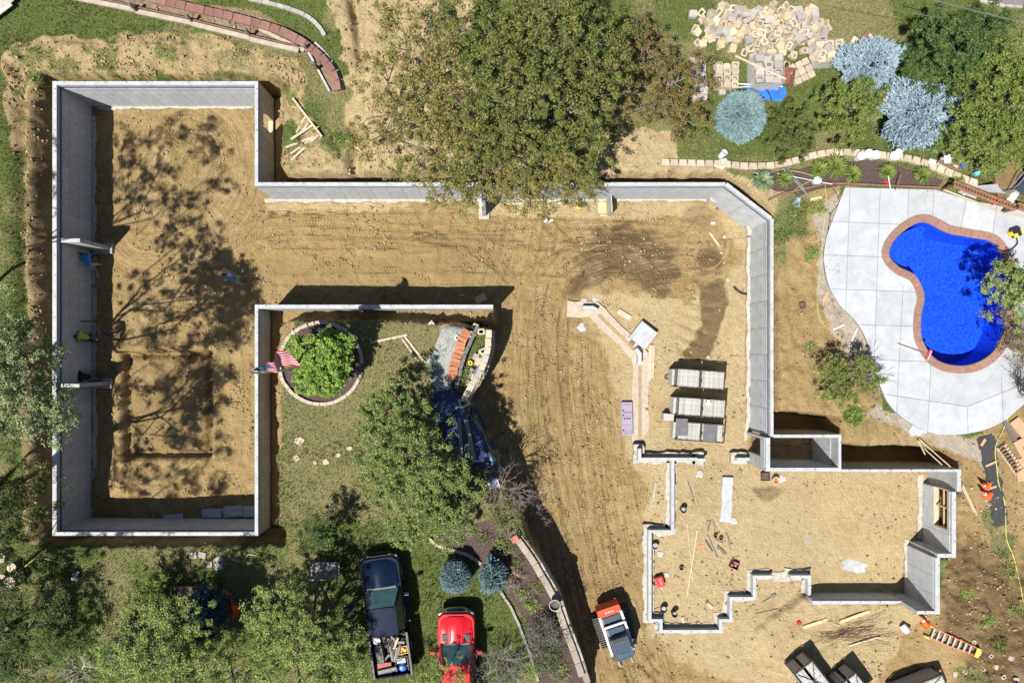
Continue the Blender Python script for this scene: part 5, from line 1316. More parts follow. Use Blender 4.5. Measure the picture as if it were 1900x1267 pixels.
conifer('small blue spruce at the edge of the dark mulch bed', (914, 1068), (26, 34), 1.3, L_BLUE, 47, 3000, .17, ragged=.25, lobed=0.16)
conifer('deep blue spruce crowding the wooden steps', (392, 1128), (38, 44), 2.4, L_BLUED, 48, 4800, .20, ragged=.25, lobed=0.2)
conifer('deep blue spruce under the broad tree at the lower left', (258, 1190), (34, 50), 3.0, L_BLUED, 49, 3900, .20, ragged=.25, lobed=0.2)
conifer('deep blue spruce half hidden below the one at the steps', (384, 1180), (26, 34), 2.6, L_BLUED, 50, 2400, .20, ragged=.25)
# shrubs in the bottom bed and along the tarp
bare_shrub('bare purplish shrub at the end of the blue tarp', (930, 905), 58, 1.5, 51, 14, 4, m=mat('twig_purple', (0.21, 0.165, 0.16), .9, .2))
bare_shrub('grey leafless shrub beside the red truck', (935, 1225), 62, 1.5, 52, 14, 4, m=mat('twig_grey', (0.27, 0.25, 0.23), .9, .2))
bare_shrub('tall bare grey shrub arching over the red truck', (900, 1262), 46, 2.3, 63, 11, 4, m=MATS['twig_grey'], lean=(-.5, .1), r0=.02)
bare_shrub('grey-green bushy shrub in the mulch bed near the skid steer', (1010, 1170), 34, 1.1, 53, 14, 3, lm=leaf_mat('leaf_greygreen', (0.06, 0.075, 0.055), (0.16, 0.165, 0.13)), nleaf=2600, name='grey_shrub')
bare_shrub('tawny dead shrub in the middle of the mulch bed', (955, 1070), 24, .6, 54, 12, 3, m=mat('twig_tawny', (0.30, 0.22, 0.15), .9, .2), name='dead_shrub')
bare_shrub('green-leaved shrub at the top of the mulch bed', (940, 955), 34, 1.0, 55, 10, 3, lm=L_GREEN, nleaf=1600, name='leafy_shrub')
bare_shrub('dark leafy shrub low in the mulch bed', (1015, 1215), 26, .8, 56, 9, 3, lm=L_DARK, nleaf=1300, name='leafy_shrub')
bare_shrub('reddish leafless shrub beside the rim of the drive', (985, 965), 34, 1.0, 57, 10, 4, m=MATS['twig_purple'])
bare_shrub('heap of pale dead branches on the lawn at the lower left', (150, 1245), 50, .7, 58, 9, 3, m=mat('twig_pale', (0.36, 0.33, 0.29), .9, .2), r0=.03)
bare_shrub('bare grey shrub under the broad tree at the bottom', (455, 1258), 22, 1.2, 59, 9, 3, m=MATS['twig_grey'])
# ornamental grasses in the bed
for i, (px, py, r_, bl) in enumerate(((1411, 338, 23, 1), (1452, 336, 17, 0), (1514, 318, 20, 0), (1545, 312, 26, 0), (1576, 326, 20, 0), (1640, 322, 18, 0), (1705, 328, 19, 0), (1768, 344, 16, 0))):
    grass_clump(('blue-green yucca-like clump at the left end of the bed', 'small grassy clump right of the blue-green one', 'grassy clump left of the largest one in the bed', 'largest grassy clump in the planting bed', 'grassy clump right of the largest one in the bed', 'grassy clump beside the white stake and red flag', 'lone grassy clump in the right half of the bed', 'grassy clump at the right end of the bed')[i],
                (px, py), r_, .45, leaf_mat('blade_blue', (0.06, 0.10, 0.06), (0.22, 0.27, 0.14)) if bl else leaf_mat('blade_green', (0.06, 0.10, 0.02), (0.22, 0.27, 0.06)), 70 + i, 170, w=.03 if bl else .018)
# weeds
for i, (px, py, r_, lab) in enumerate(((1501, 472, 12, 'round green weed on the bare strip beside the deck'), (1447, 440, 14, 'tall green weed against the east wall trench'), (1500, 645, 9, 'small round weed left of the half-bare shrub'), (1582, 772, 20, 'fluffy green weed at the light well corner'), (1480, 385, 24, 'straggly weed below the blue bucket'), (1455, 410, 20, 'straggly weed near the corner of the east wall'), (1516, 388, 14, 'yellowish weed beside the deck edge'),
                                       (897, 998, 9, 'small green plant in the upper mulch bed'), (968, 1098, 11, 'bright green plant in the middle of the mulch bed'), (1022, 1222, 10, 'green plant low in the mulch bed'), (868, 700, 16, 'green plants growing between the stone rows'), (860, 690, 12, 'leafy plant in the stone bed beside the brick row'), (640, 265, 15, 'grassy weed at the end of the loose timbers'), (617, 262, 16, 'green tuft below the loose timbers'), (1655, 300, 8, 'tiny weed behind the white buckets'), (800, 685, 10, 'green weed at the edge of the blue tarp'), (945, 1015, 12, 'leafy plant below the red block in the mulch bed'), (925, 1005, 9, 'small leafy plant left of the red block in the mulch bed'), (985, 1120, 14, 'leafy plant above the grey shrub in the mulch bed'), (1000, 1085, 11, 'leafy plant against the retaining wall caps'), (1040, 1245, 16, 'leafy plant at the bottom of the mulch bed'), (990, 1240, 14, 'leafy plant beside the grey kerb at the bottom'), (960, 1045, 10, 'small weed above the tawny dead shrub'), (1870, 1060, 12, 'scrubby weed left of the yellow cord'), (1790, 1100, 10, 'small weed beside the lower right wall'), (1850, 1195, 16, 'scrubby weed among the broken blocks'), (1880, 1130, 12, 'scrubby weed at the right edge below the cord'), (1830, 1150, 14, 'scrubby weed on the dirt right of the ladder'))):
    bare_shrub(lab, (px, py), r_, .35, 100 + i, 8, 2, name='weed', cat='weed', r0=.008, lm=(L_BRIGHT, L_GREEN, L_LIME)[i % 3], nleaf=int(28 * r_), leaf=.07)
# tall trees beyond the left edge: they throw the dappled shade
for i, (x, y, z, r_) in enumerate(((-21.4, -6.0, 15.0, 3.7), (-22.0, 2.8, 14.2, 3.1), (-21.9, -11.2, 14.3, 2.8))):
    lob = []
    rr = random.Random(200 + i)
    for q in range(15):
        a = 6.283 * q * .382 + i; d = r_ * math.sqrt((q + .5) / 15) * 1.05
        zz = z + rr.uniform(-1.2, 1.5); px, py = to_px(x + math.cos(a) * d, y + math.sin(a) * d, zz); k = FPX / (CAMZ - zz)
        lob.append((px, py, zz, r_ * .30 * k, r_ * .30 * k, 0.7, .46))
    tree(('tall tree beyond the left edge shading the big left room', 'tall tree beyond the upper left edge', 'tall tree beyond the lower left edge')[i], (x - 1.5, y, 2.5), lob, L_GREEN, .13, .6, 34, .30, .07, seed=210 + i, shell=.2, twigs=.7, limbs=.25)

print('LEAVES', NL)
# ================================================================== loose things
def board(label, a, b, w=0.14, t=0.04, m=None, name='plank', cat='plank', za=None, zb=None, lift=0.0, group=None):
    A = VG(*a) if za is None else V(a[0], a[1], za); B = VG(*b) if zb is None else V(b[0], b[1], zb)
    c = (A + B) / 2; mb = MB(); up = Vector((0, 0, t / 2 + .008 + lift))
    mb.bar(A - c, B - c, w, t); o = mb.build(name, m or M_WOODP, bevel=min(.006, t * .2)); o.location = c + up
    return tag(o, label, cat, group)
def cord(label, px_pts, r=0.02, m=None, name='cord', cat='cord', n=14, lift=0.03):
    pts = [VG(a, b) + Vector((0, 0, r + lift)) for a, b in catmull(px_pts, n)]
    o = MB().tube(pts, r, 6).build(name, m or M_YCORD, smooth=True); return tag(o, label, cat)
def bucket(label, px, py, r=0.15, h=0.34, m=None, tilt=0.0, ta=0.0, lid=False, name='bucket', fill=None, handle=True, cat='bucket'):
    p = VG(px, py); th = thing(name, label, cat, p, ta); M = m or M_WHITE
    mb = MB(); mb.lathe([(r * .82, 0), (r, h), (r * 1.05, h), (r * 1.05, h - .03), (r * .96, h - .03)] if lid else [(r * .82, 0), (r, h), (r * 1.06, h), (r * 1.06, h - .03), (r * 1.0, h - .035)], n=20, cap=False)
    if not lid: mb.lathe([(r * .93, h), (r * .78, .03), (.001, .02)], n=20, cap=False)
    mb.add([(r * .82 * math.cos(6.283 * k / 20), r * .82 * math.sin(6.283 * k / 20), 0) for k in range(20)], [tuple(range(19, -1, -1))])
    if not lid: mb.lathe([(r, h), (r * .93, h)], n=20, cap=False)
    bo = mb.build('body', M, th, smooth=True)
    if lid: MB().lathe([(r * 1.06, h - .03), (r * 1.07, h + .012), (r * .97, h + .012), (r * .94, h + .002), (.001, h + .002)], n=20, cap=False).build('lid', M, th, smooth=True)
    if fill is not None: MB().lathe([(r * .86, h * .62), (.001, h * .66)], n=14, cap=False).build('contents', fill, th)
    if handle:
        pts = [(r * 1.07 * math.cos(a), r * 1.07 * math.sin(a) * .92, h - .03 + .012) for a in [math.pi * k / 10 for k in range(11)]]
        MB().tube(pts, .006, 5).build('handle', M_STEEL, th)
    if tilt: th.rotation_euler = (tilt, 0, ta); th.location = p + Vector((0, 0, r * .5))
    return th
def text_part(txt, size, m, parent, loc, rz=0.0, name='lettering', depth=0.002, align='CENTER'):
    cu = bpy.data.curves.new(name, 'FONT'); cu.body = txt; cu.size = size; cu.extrude = depth; cu.align_x = align; cu.align_y = 'CENTER'
    tmp = bpy.data.objects.new('tmp_text', cu); COL.objects.link(tmp)
    me = bpy.data.meshes.new_from_object(tmp.evaluated_get(bpy.context.evaluated_depsgraph_get()))
    bpy.data.objects.remove(tmp); bpy.data.curves.remove(cu); me.name = name
    me.materials.clear(); me.materials.append(m)
    o = link(name, me, parent); o.location = loc; o.rotation_euler = (0, 0, rz); return o

# ---- racks of concrete forms
def form_rack(label, px, py, L, W, H, rz, kind, zadd=0.0):
    p = VG(px, py); th = thing('form_rack', label, 'rack', p, rz)
    fr = MB(); s = .05
    for x in (-L / 2, L / 2):
        for y in (-W / 2, W / 2): fr.box((x, y, H / 2), (s, s, H))
    for z in (.08, H):
        for y in (-W / 2, W / 2): fr.box((0, y, z), (L - s, s * .9, s))
        for x in (-L / 2, 0, L / 2): fr.box((x, 0, z + .002), (s, W - s, s * .9))
    fr.build('frame', M_DARKST, th)
    if kind == 'open':
        # form panels standing on edge, a narrow gap in the middle, corrugated ends up
        for side in (-1, 1):
            n_ = 9
            me = MB().box((0, 0, 0), (L * .96, W * .040, H * .96)).mesh('form_panel', mat('form_edge', (0.40, 0.385, 0.37), .75, .3, 12., objvar=.25))
            for i in range(n_): link('form_panel', me, th, (0, side * (W * .10 + i * W * .043), H * .54 + rg.uniform(-.02, .02)))
        MB().bar((-L * .44, -W * .44, H + .05), (L * .44, W * .44, H + .05), .03, .03).build('tie_bar', M_DARKST, th)
        MB().bar((-L * .44, W * .44, H + .08), (L * .44, -W * .44, H + .08), .03, .03).build('tie_bar', M_DARKST, th)
    else:
        for side in (-1, 1):
            n_ = 13; w = (L / 2 - .09) / n_
            me = MB().box((0, 0, 0), (w * .96, W * .94, H * .94)).mesh('form_panel', M_WOODG)
            for i in range(n_):
                if kind == 'part' and rg.random() < .12: continue
                link('form_panel', me, th, (side * (.06 + (i + .5) * w), rg.uniform(-.015, .015), H * .52 + rg.uniform(-.03, .02)))
        MB().box((0, -W * .1, H + .06), (.09, .12, .06)).build('latch', M_BLACK, th)
        MB().box((-L / 2 - .12, 0, H * .45), (.12, W * .9, H * .75)).build('end_board', M_WOODG, th)
    return th
form_rack('topmost of three racks of weathered form panels beside the east wall', 1288, 702, 2.30, 0.86, 1.05, R(-4), 'full')
form_rack('middle rack of weathered form panels carrying a white box', 1290, 753, 2.26, 0.86, 1.05, R(-4), 'full')
th = form_rack('lowest of three form racks with two dark sheets on top', 1291, 798, 2.26, 0.86, 0.85, R(-4), 'part')
p = VG(1291, 798)
M_SHEET = mat('dark_form_sheet', (0.105, 0.105, 0.115), .55, .3, 3.)
for (px, py, w, l, rz, lab) in ((1265, 792, .56, .82, -.03, 'left dark form sheet lying on the lowest rack'), (1316, 803, .56, .84, -.06, 'right dark form sheet with white stains overhanging the lowest rack')):
    x, y = P(px, py, p.z + .95); o = MB().box((0, 0, 0), (w, l, .05)).build('form_sheet', M_SHEET, bevel=.008); o.location = (x, y, p.z + .93); o.rotation_euler = (0, 0, rz); tag(o, lab, 'sheet')
x, y = P(1315, 749, p.z + 1.2); o = MB().box((0, 0, .05), (.22, .18, .1)).box((.0, .14, .035), (.14, .1, .07)).build('small_box', M_WHITE, bevel=.01); o.location = (x, y, p.z + 1.10); tag(o, 'small white box on the middle rack', 'box')
th = thing('corrugated_stack', 'small stack of corrugated pale blocks left of the middle rack', 'stack', VG(1236, 772), R(-4))
for i in range(3): MB().box((0, 0, .1 + i * .18), (.50, .34, .165)).build('block', M_WOODG, th, bevel=.02)
form_rack('leftmost of the three racks standing at the bottom edge', 1489, 1240, 1.55, 1.0, 1.15, R(-52), 'open')
form_rack('middle of the three racks standing at the bottom edge', 1567, 1262, 1.55, 1.0, 1.15, R(-52), 'open')
form_rack('rightmost rack at the bottom edge, turned the other way', 1690, 1266, 2.2, 1.0, 1.0, R(22), 'open')
form_rack('weathered rack behind the leftmost open rack at the bottom edge', 1524, 1292, 1.2, 1.0, 1.15, R(-52), 'full')
th = thing('hose_coil', 'small dark coil of hose left of the topmost form rack', 'hose', VG(1237, 699))
MB().tube([(math.cos(a) * (.13 - a * .003), math.sin(a) * (.13 - a * .003), .03 + a * .003) for a in np.linspace(0, 18, 60)], .016, 5).build('coil', M_RUST, th)
# ---- purple foam boards
p = VG(1162, 776); M_FOAM = mat('purple_foam', (0.27, 0.225, 0.31), .75, .08, 3.); M_INK = mat('print_ink', (0.035, 0.03, 0.05), .7, .1)
th = thing('foam_board_pack', 'pack of purple foam boards with dark print beside the footing', 'foam boards', p, R(1))
for i in range(4):
    o = MB().box((0, 0, 0), (.53, 1.62, .048)).build('foam_board', M_FOAM, th, bevel=.004); o.location = (.0 + rg.uniform(-.006, .006), rg.uniform(-.01, .01), .03 + i * .052)
o = MB().box((.24, -.12, .03), (.2, .8, .05)).build('loose_board', M_FOAM, th); o.rotation_euler = (0, 0, -.06)
zt = .03 + 3 * .052 + .026
for y, tx, sz in ((.74, 'FOAMULAR', .055), (.30, 'FOAMULAR', .085), (-.70, 'FOAMULAR', .085)): text_part(tx, sz, M_INK, th, (0.02, y, zt))
for y in (.68, .36, .12, -.30, -.60): MB().box((0, y, zt + .001), (.5, .008, .002)).build('print_line', M_INK, th)
for x in (-.13, 0, .13): MB().lathe([(.05, 0), (.05, .003)], n=14).build('print_symbol', M_INK, th).location = (x, .01, zt)
for y in (.42, .18, -.56): MB().box((-.19, y, zt + .001), (.08, .08, .003)).build('print_symbol', M_INK, th)
# ---- concrete lid, timbers and stone by the slanted footing
th = thing('concrete_block', 'tilted square concrete block beside the slanted footing', 'concrete block', VG(1191, 622), R(-38))
MB().box((0, 0, .2), (.98, 1.02, .36)).build('body', M_CONC_W, th, bevel=.02); MB().box((-.38, 0, .39), (.12, 1.0, .02)).build('edge_lip', M_CONC, th)
board('thick short timber above the concrete block', (1146, 577), (1169, 591), .26, .10)
board('long pale board right of the footing, upper layer', (1207, 640), (1203, 706), .20, .05, lift=.05)
board('long pale board right of the footing, lower layer', (1212, 640), (1209, 702), .16, .05)
o = MB().lathe([(.02, 0), (.14, .04), (.15, .12), (.06, .19)], n=7).build('stone', mat('brown_stone', (.20, .15, .10), .95, .3)); o.location = VG(1171, 637) + Vector((0, 0, .06)); tag(o, 'brown stone lying on the slanted footing', 'stone')
def splat(label, px, py, r, seed=0, m=None, sx=1.0, h=.05, name='concrete_splash', cat='concrete'):
    rr = random.Random(seed); p = VG(px, py); n_ = 14; k = (CAMZ - p.z) / FPX; ring = [r * k * rr.uniform(.65, 1.1) for _ in range(n_)]
    mb = MB(); mb.loft([[(math.cos(6.283 * i / n_) * ring[i] * f * sx, math.sin(6.283 * i / n_) * ring[i] * f, z) for i in range(n_)] for f, z in ((1, -.04), (.95, h * .5), (.6, h), (.15, h * .9))])
    o = mb.build(name, m or mat('grey_splash', (.36, .355, .35), .85, .15, 5., .4, 20), smooth=True); o.location = p; return tag(o, label, cat)
splat('grey concrete splash at the top of the slanted footing, left', 1084, 559, 7, 1); splat('grey concrete splash at the top of the slanted footing, right', 1104, 556, 6, 2)
splat('largest grey concrete splash left of the slanted footing', 1079, 607, 9, 3, sx=1.2); splat('small pale stone left of the slanted footing', 1113, 606, 5, 4, M_BLOCK, h=.12, name='stone', cat='stone')
splat('grey concrete splash below the low stem wall', 1298, 880, 8, 5); splat('grey concrete splash inside the zigzag stem wall', 1225, 1027, 7, 6); splat('grey splash right of the pale concrete strip', 1361, 966, 9, 7); splat('grey splash near the light well', 1447, 888, 9, 8, sx=1.5)
splat('grey splash above the red toolbox', 1237, 1065, 6, 9); splat('pale concrete patch in the right half of the lower right room', 1585, 1049, 14, 10, M_CONC, sx=2.2); splat('white plaster lump at the deck edge by the yard', 1702, 797, 16, 11, M_CONC_W, sx=1.2, h=.08)
# ---- buckets and pots on the building floor
M_PB = M_BLACK
bucket('black bucket right of the long stem wall', 1265, 943, .14, .34, M_PB, fill=mat('mortar', (.3, .3, .3), .9)); bucket('grey-rimmed bucket in the corner of the zigzag stem wall', 1213, 1010, .15, .34, mat('grey_plastic', (.30, .30, .31), .5, .1), fill=MATS['mortar'])
bucket('dark bucket beside the stick near the zigzag corner', 1229, 1126, .15, .32, M_PB, fill=M_CONC); bucket('dark bucket right of the stick near the zigzag corner', 1248, 1134, .13, .42, M_PB, fill=M_CONC)
bucket('cream bucket with orange tools below the light well', 1435, 889, .16, .34, mat('cream_plastic', (.55, .52, .42), .5, .1), fill=M_ORANGE)
bucket('left of two small rust-red pots among the tools', 1326, 992, .085, .16, M_RUST, handle=False, name='pot', cat='pot'); bucket('right of two small rust-red pots among the tools', 1336, 997, .085, .16, M_RUST, handle=False, name='pot', cat='pot'); bucket('lone rust-red pot above the red toolbox', 1263, 1052, .095, .16, M_RUST, handle=False, name='pot', cat='pot')
bucket('tipped white bucket near the orange cone and ladder', 1672, 1158, .19, .36, M_WHITE, 1.1, .6)
bucket('rusty ring-like pot on the bare strip beside the deck', 1487, 567, .15, .12, M_RUST, handle=False, name='pot', cat='pot')
bucket('upright white bucket at the left end of the block edging', 1335, 292, .15, .36, M_WHITE, .5, 2.4); bucket('blue and white bucket lying below the galvanised poles', 1479, 370, .16, .36, mat('blue_white', (.08, .22, .52), .5, .3, 4., c2=(.75, .78, .8)), 1.2, -.5)
bucket('upturned pale blue bucket at the timber border', 1511, 338, .17, .30, mat('pale_blue_plastic', (.52, .60, .66), .45, .1), lid=True, handle=False)
for (px, py, r_, lab) in ((1590, 294, .18, 'leftmost of three white buckets on the block edging'), (1604, 290, .20, 'middle of three white buckets on the block edging'), (1617, 292, .19, 'rightmost of three white buckets on the block edging'), (1651, 294, .20, 'larger of the pair of white buckets left of the stake'), (1658, 288, .17, 'smaller of the pair of white buckets left of the stake')): bucket(lab, px, py, r_, .38, lid=True, handle=False)
# ---- red tool case and crates
th = thing('tool_case', 'red tool case with white lettering beside the zigzag stem wall', 'tool case', VG(1222, 1076), R(17))
MB().box((0, 0, .15), (.40, .48, .28)).build('body', M_RED, th, bevel=.025); MB().box((.0, .245, .15), (.3, .05, .2)).build('back_rim', M_BLACK, th, bevel=.01); MB().tube([(-.2, -.1, .24), (-.26, -.08, .24), (-.26, .08, .24), (-.2, .1, .24)], .02, 6).build('handle', M_BLACK, th)
text_part('HILTI', .13, M_WHITE, th, (0.04, 0, .293), R(90)); MB().box((.02, -.34, .04), (.08, .22, .05)).build('wooden_grip', M_WOOD, th)
for q in (-.13, .13): MB().box((-.19, q, .2), (.03, .05, .08)).build('latch', M_BLACK, th)
th = thing('parts_crate', 'dark crate with pink boxes near the zigzag stem wall', 'crate', VG(1361, 1046), R(-25))
MB().box((0, 0, .02), (.40, .36, .03)).box((-.19, 0, .1), (.02, .36, .18)).box((.19, 0, .1), (.02, .36, .18)).box((0, -.17, .1), (.36, .02, .18)).box((0, .17, .1), (.36, .02, .18)).build('tray', M_BLACK, th)
for i, (x, y) in enumerate(((-.1, -.07), (.06, -.02), (.0, .1), (.12, .1))): MB().box((x, y, .09), (.11, .09, .1)).build('packet', mat('pink_packet', (.45, .09, .12), .6, .2), th)
MB().bar((-.22, .2, .16), (.02, .42, .14), .02, .02).build('wire', mat('yellow_black', (.3, .28, .05), .6, .5, 20.), th)
th = thing('parts_crate', 'dark purple crate beside the light well corner', 'crate', VG(1418, 883), 0.05)
MB().box((0, 0, .02), (.38, .38, .03)).box((-.18, 0, .12), (.02, .38, .22)).box((.18, 0, .12), (.02, .38, .22)).box((0, -.18, .12), (.34, .02, .22)).box((0, .18, .12), (.34, .02, .22)).build('tray', mat('plum_plastic', (.10, .045, .07), .5, .2), th)
for i in range(5): MB().bar((-.14, -.13 + .065 * i, .13), (.14, -.11 + .06 * i, .16), .05, .04).build('part', M_RUST, th)
# ---- tools, stakes, rods on the floor
board('grey stake lying left of the long stem wall', (1217, 895), (1208, 941), .09, .05, M_WOODG, 'stake', 'stake'); board('upper of two thin rods right of the long stem wall', (1277, 890), (1293, 935), .025, .025, M_WOODP, 'rod', 'rod'); board('lower of two thin rods right of the long stem wall', (1276, 893), (1288, 926), .04, .03, M_RUST, 'rod', 'rod')
board('thin timber lath, the one reaching lower left', (1293, 982), (1274, 1104), .05, .03, M_WOOD, 'lath', 'lath', lift=.03); board('thin timber lath, the one reaching higher', (1275, 970), (1285, 1076), .04, .03, M_WOODP, 'lath', 'lath')
for i, (a, b, w, lab) in enumerate((((1312, 990), (1331, 1034), .05, 'longest steel stake in the scattered tool pile'), ((1308, 1000), (1322, 1022), .05, 'dark steel stake at the left of the tool pile'), ((1324, 997), (1341, 1007), .05, 'steel stake below the two pots'), ((1331, 1010), (1347, 1026), .05, 'upper of two parallel bars in the tool pile'), ((1329, 1014), (1344, 1028), .04, 'lower of two parallel bars in the tool pile'),
                                    ((1318, 966), (1312, 986), .035, 'short rod under the square frame'), ((1345, 986), (1359, 1010), .02, 'thin rod right of the two pots'), ((1348, 988), (1355, 1018), .02, 'second thin rod right of the two pots'))):
    board(lab, a, b, w, .03, M_DARKST if i % 2 else M_STEEL, 'steel_stake', 'stake')
th = thing('wire_frame', 'bent square wire frame at the top of the tool pile', 'wire frame', VG(1318, 972), .2)
MB().tube([(-.2, -.15, .03), (-.15, .2, .03), (.15, .2, .03), (.2, -.2, .03), (.1, -.45, .03)], .018, 5).build('frame', M_STEEL, th)
o = MB().prism([(-.13, .05), (.13, .09), (-.04, -.12)], 0, .01).build('flag_scrap', mat('faded_orange', (.55, .2, .07), .7)); o.location = VG(1300, 1013, .02); tag(o, 'faded orange triangle of flagging on the sand', 'flag')
th = thing('shovel', 'long-handled shovel below the notch of the stem wall', 'shovel', VG(1424, 1110), R(29)); MB().bar((-.32, 0, .03), (.22, 0, .03), .03, .03).build('handle', M_WOODB, th); MB().prism([(.2, -.09), (.42, -.09), (.47, 0), (.42, .09), (.2, .09)], .02, .05).build('blade', M_STEEL, th, bevel=.01)
board('rake with dark handle south of the stem wall notch', (1402, 1137), (1443, 1128), .03, .03, M_RUST, 'rake', 'rake'); splat('small red oil can on the sand', 1482, 1154, 5, 22, M_RED, h=.1, name='oil_can', cat='can')
board('wooden offcut left of the stem wall step', (1312, 1118), (1321, 1127), .13, .06, name='offcut', cat='wood'); board('wooden offcut standing near the dark buckets', (1265, 1143), (1268, 1154), .12, .07, name='offcut', cat='wood')
board('wide plank on the sand, left of the rebar heap', (1489, 1163), (1534, 1148), .15, .06, M_WOOD); board('narrow plank right of the rebar heap', (1559, 1152), (1612, 1133), .14, .06, M_WOOD); board('pink-tinged plank below the rebar heap', (1574, 1197), (1632, 1180), .07, .05)
board('thin stick across the low south wall', (1207, 1132), (1222, 1125), .03, .03, M_RUST, 'stick', 'stick')
# ---- rebar heap: each bar a thing
rr = random.Random(77)
for i in range(26):
    cx, cy = rr.gauss(1580, 22), rr.gauss(1172, 9); a = rr.gauss(-.18, .28); L = rr.uniform(40, 120) * (1 if i > 4 else 1.4)
    p0, p1 = (cx - math.cos(a) * L / 2, cy - math.sin(a) * L / 2), (cx + math.cos(a) * L / 2, cy + math.sin(a) * L / 2)
    A, B = VG(*p0, .03 + rr.random() * .12), VG(*p1, .03 + rr.random() * .12); mid_ = (A + B) / 2 + Vector((rr.gauss(0, .06), rr.gauss(0, .06), .03))
    o = MB().tube([A - mid_, Vector(), B - mid_], .009, 5).build('rebar', M_RUST); o.location = mid_
    tag(o, 'rusty reinforcing bar in the tangled heap below the low south wall', 'rebar', 'bars in the rebar heap')
# ---- cones, ladder
def cone(label, px, py, lean, az_, s=1.0):
    th = thing('traffic_cone', label, 'traffic cone', VG(px, py, .02), az_)
    th.rotation_euler = (lean, 0, az_); th.location.z += .15 * math.sin(abs(lean))
    MB().box((0, 0, .02), (.36 * s, .36 * s, .04)).build('base', M_ORANGE, th, bevel=.02); MB().lathe([(.14 * s, .04), (.03 * s, .70 * s), (.018 * s, .71 * s)], n=18).build('body', M_ORANGE, th, smooth=True)
    MB().lathe([(.088 * s, .36 * s), (.069 * s, .48 * s)], n=18, cap=False).build('reflective_band', M_WHITE, th)
cone('orange cone lying at the head of the ladder', 1714, 1156, 1.15, R(-140)); cone('upper of two orange cones on the black fabric', 1826, 900, .9, R(-105)); cone('lower of two orange cones on the black fabric', 1828, 918, 1.0, R(-115))
A, B = VG(1722, 1170), VG(1806, 1206); c = (A + B) / 2; ang = math.atan2(B.y - A.y, B.x - A.x); L = (B - A).length
th = thing('step_ladder', 'orange step ladder lying on the ground with silver steps', 'ladder', c + Vector((0, 0, .14)), ang)
th.rotation_euler = (0, -math.asin((B.z - A.z) / L), ang)
M_OR2 = mat('fibreglass_orange', (.62, .13, .035), .5, .1)
for s in (-1, 1):
    MB().bar((-L / 2, s * .27, .05), (L / 2, s * .19, .05), .03, .08).build('rail', M_OR2, th); MB().bar((-L / 2 - .14, s * .29, .03), (L / 2 - .1, s * .2, -.02), .025, .05).build('rear_rail', M_OR2, th)
    MB().bar((-L / 2 - .18, s * .29, .03), (-L / 2 + .06, s * .275, .05), .06, .07).build('foot', M_YELLOW, th)
for i in range(8):
    x = -L / 2 + .1 + i * L / 8.6; MB().box((x, 0, .06), (.075, .50 - .02 * i, .03), 0, 0, .3).build('step', mat('aluminium', (.6, .62, .65), .35, .1, metal=.5), th)
MB().box((L / 2 + .05, 0, .05), (.16, .42, .10)).build('top_cap', M_YELLOW, th, bevel=.015)
splat('grey concrete block next to the tipped white bucket', 1651, 1156, 6, 31, M_BLOCKG, h=.15, name='broken_block', cat='block')
for i, (px, py) in enumerate(((1806, 1190), (1815, 1210), (1822, 1240), (1846, 1236), (1860, 1255), (1875, 1220), (1790, 1245), (1770, 1250), (1838, 1215), (1885, 1260))):
    o = link('broken_block', BM[i % 8]); o.location = VG(px, py, -.03); o.rotation_euler = (rr.uniform(-.4, .4), rr.uniform(-.4, .4), rr.uniform(0, 6)); o.scale = (.6, .6, .5)
    tag(o, 'grey broken block half buried in the dirt at the lower right', 'block', 'broken blocks in the lower right dirt')
# ---- black fabric strip with boards, cord
fp_ = catmull([(1826, 808), (1832, 830), (1838, 870), (1845, 905), (1850, 940), (1856, 975)], 6); pts = [VG(a, b) for a, b in fp_]
mb = MB(); rows = []
for i, p in enumerate(pts):
    q = pts[min(i + 1, len(pts) - 1)] - pts[max(i - 1, 0)]; nrm = Vector((-q.y, q.x, 0)).normalized(); w = .36 + rr.uniform(-.07, .07)
    rows.append([p + nrm * (w * u) + Vector((0, 0, .03 + .03 * rr.random())) for u in (-1, -.6, -.2, .2, .6, 1)])
mb.loft(rows, closed=False, cap=False); o = mb.build('landscape_fabric', mat('black_fabric', (.035, .036, .038), .8, .4, 12., .8, 30), smooth='all'); tag(o, 'crumpled strip of black landscape fabric below the pool deck', 'fabric')
board('board across the upper end of the black fabric', (1818, 826), (1826, 814), .13, .03, M_CARD, lift=.05); board('board across the middle of the black fabric', (1826, 864), (1846, 855), .10, .03, M_CARD, lift=.06); board('board across the black fabric beside the cones', (1822, 909), (1846, 901), .10, .03, M_CARD, lift=.06)
cord('bright yellow cord snaking down the dirt at the right', [(1870, 770), (1858, 800), (1845, 830), (1848, 870), (1852, 900), (1862, 930), (1864, 960), (1866, 1000), (1878, 1030), (1888, 1070), (1897, 1115)], .022)
cord('bright yellow cord looping over the deck and around the pool brush', [(1718, 645), (1700, 650), (1698, 662), (1712, 678), (1735, 683), (1770, 686), (1800, 690), (1840, 688), (1866, 690), (1864, 740), (1872, 772)], .018, lift=.02)
cord('yellow hose along the pale strip beside the deck', [(1530, 345), (1532, 380), (1525, 440), (1522, 500), (1515, 545), (1520, 590), (1540, 612), (1560, 615)], .012)
cord('dark cable following the edge of the pool deck', [(1545, 350), (1556, 375), (1540, 400), (1534, 440), (1526, 480)], .014, M_BLACK)
cord('short black pipe sticking out of the east wall foot', [(1360, 532), (1368, 540), (1378, 545), (1392, 546)], .05, M_BLACK, 'drain_pipe', 'pipe')
cord('yellow rope on the lawn at the left', [(40, 1058), (60, 1040), (75, 1034), (105, 1040), (118, 1043), (145, 1040)], .018); cord('yellow rope beside the loose pavers', [(425, 1030), (440, 1040), (455, 1038), (462, 1028), (478, 1030)], .018)
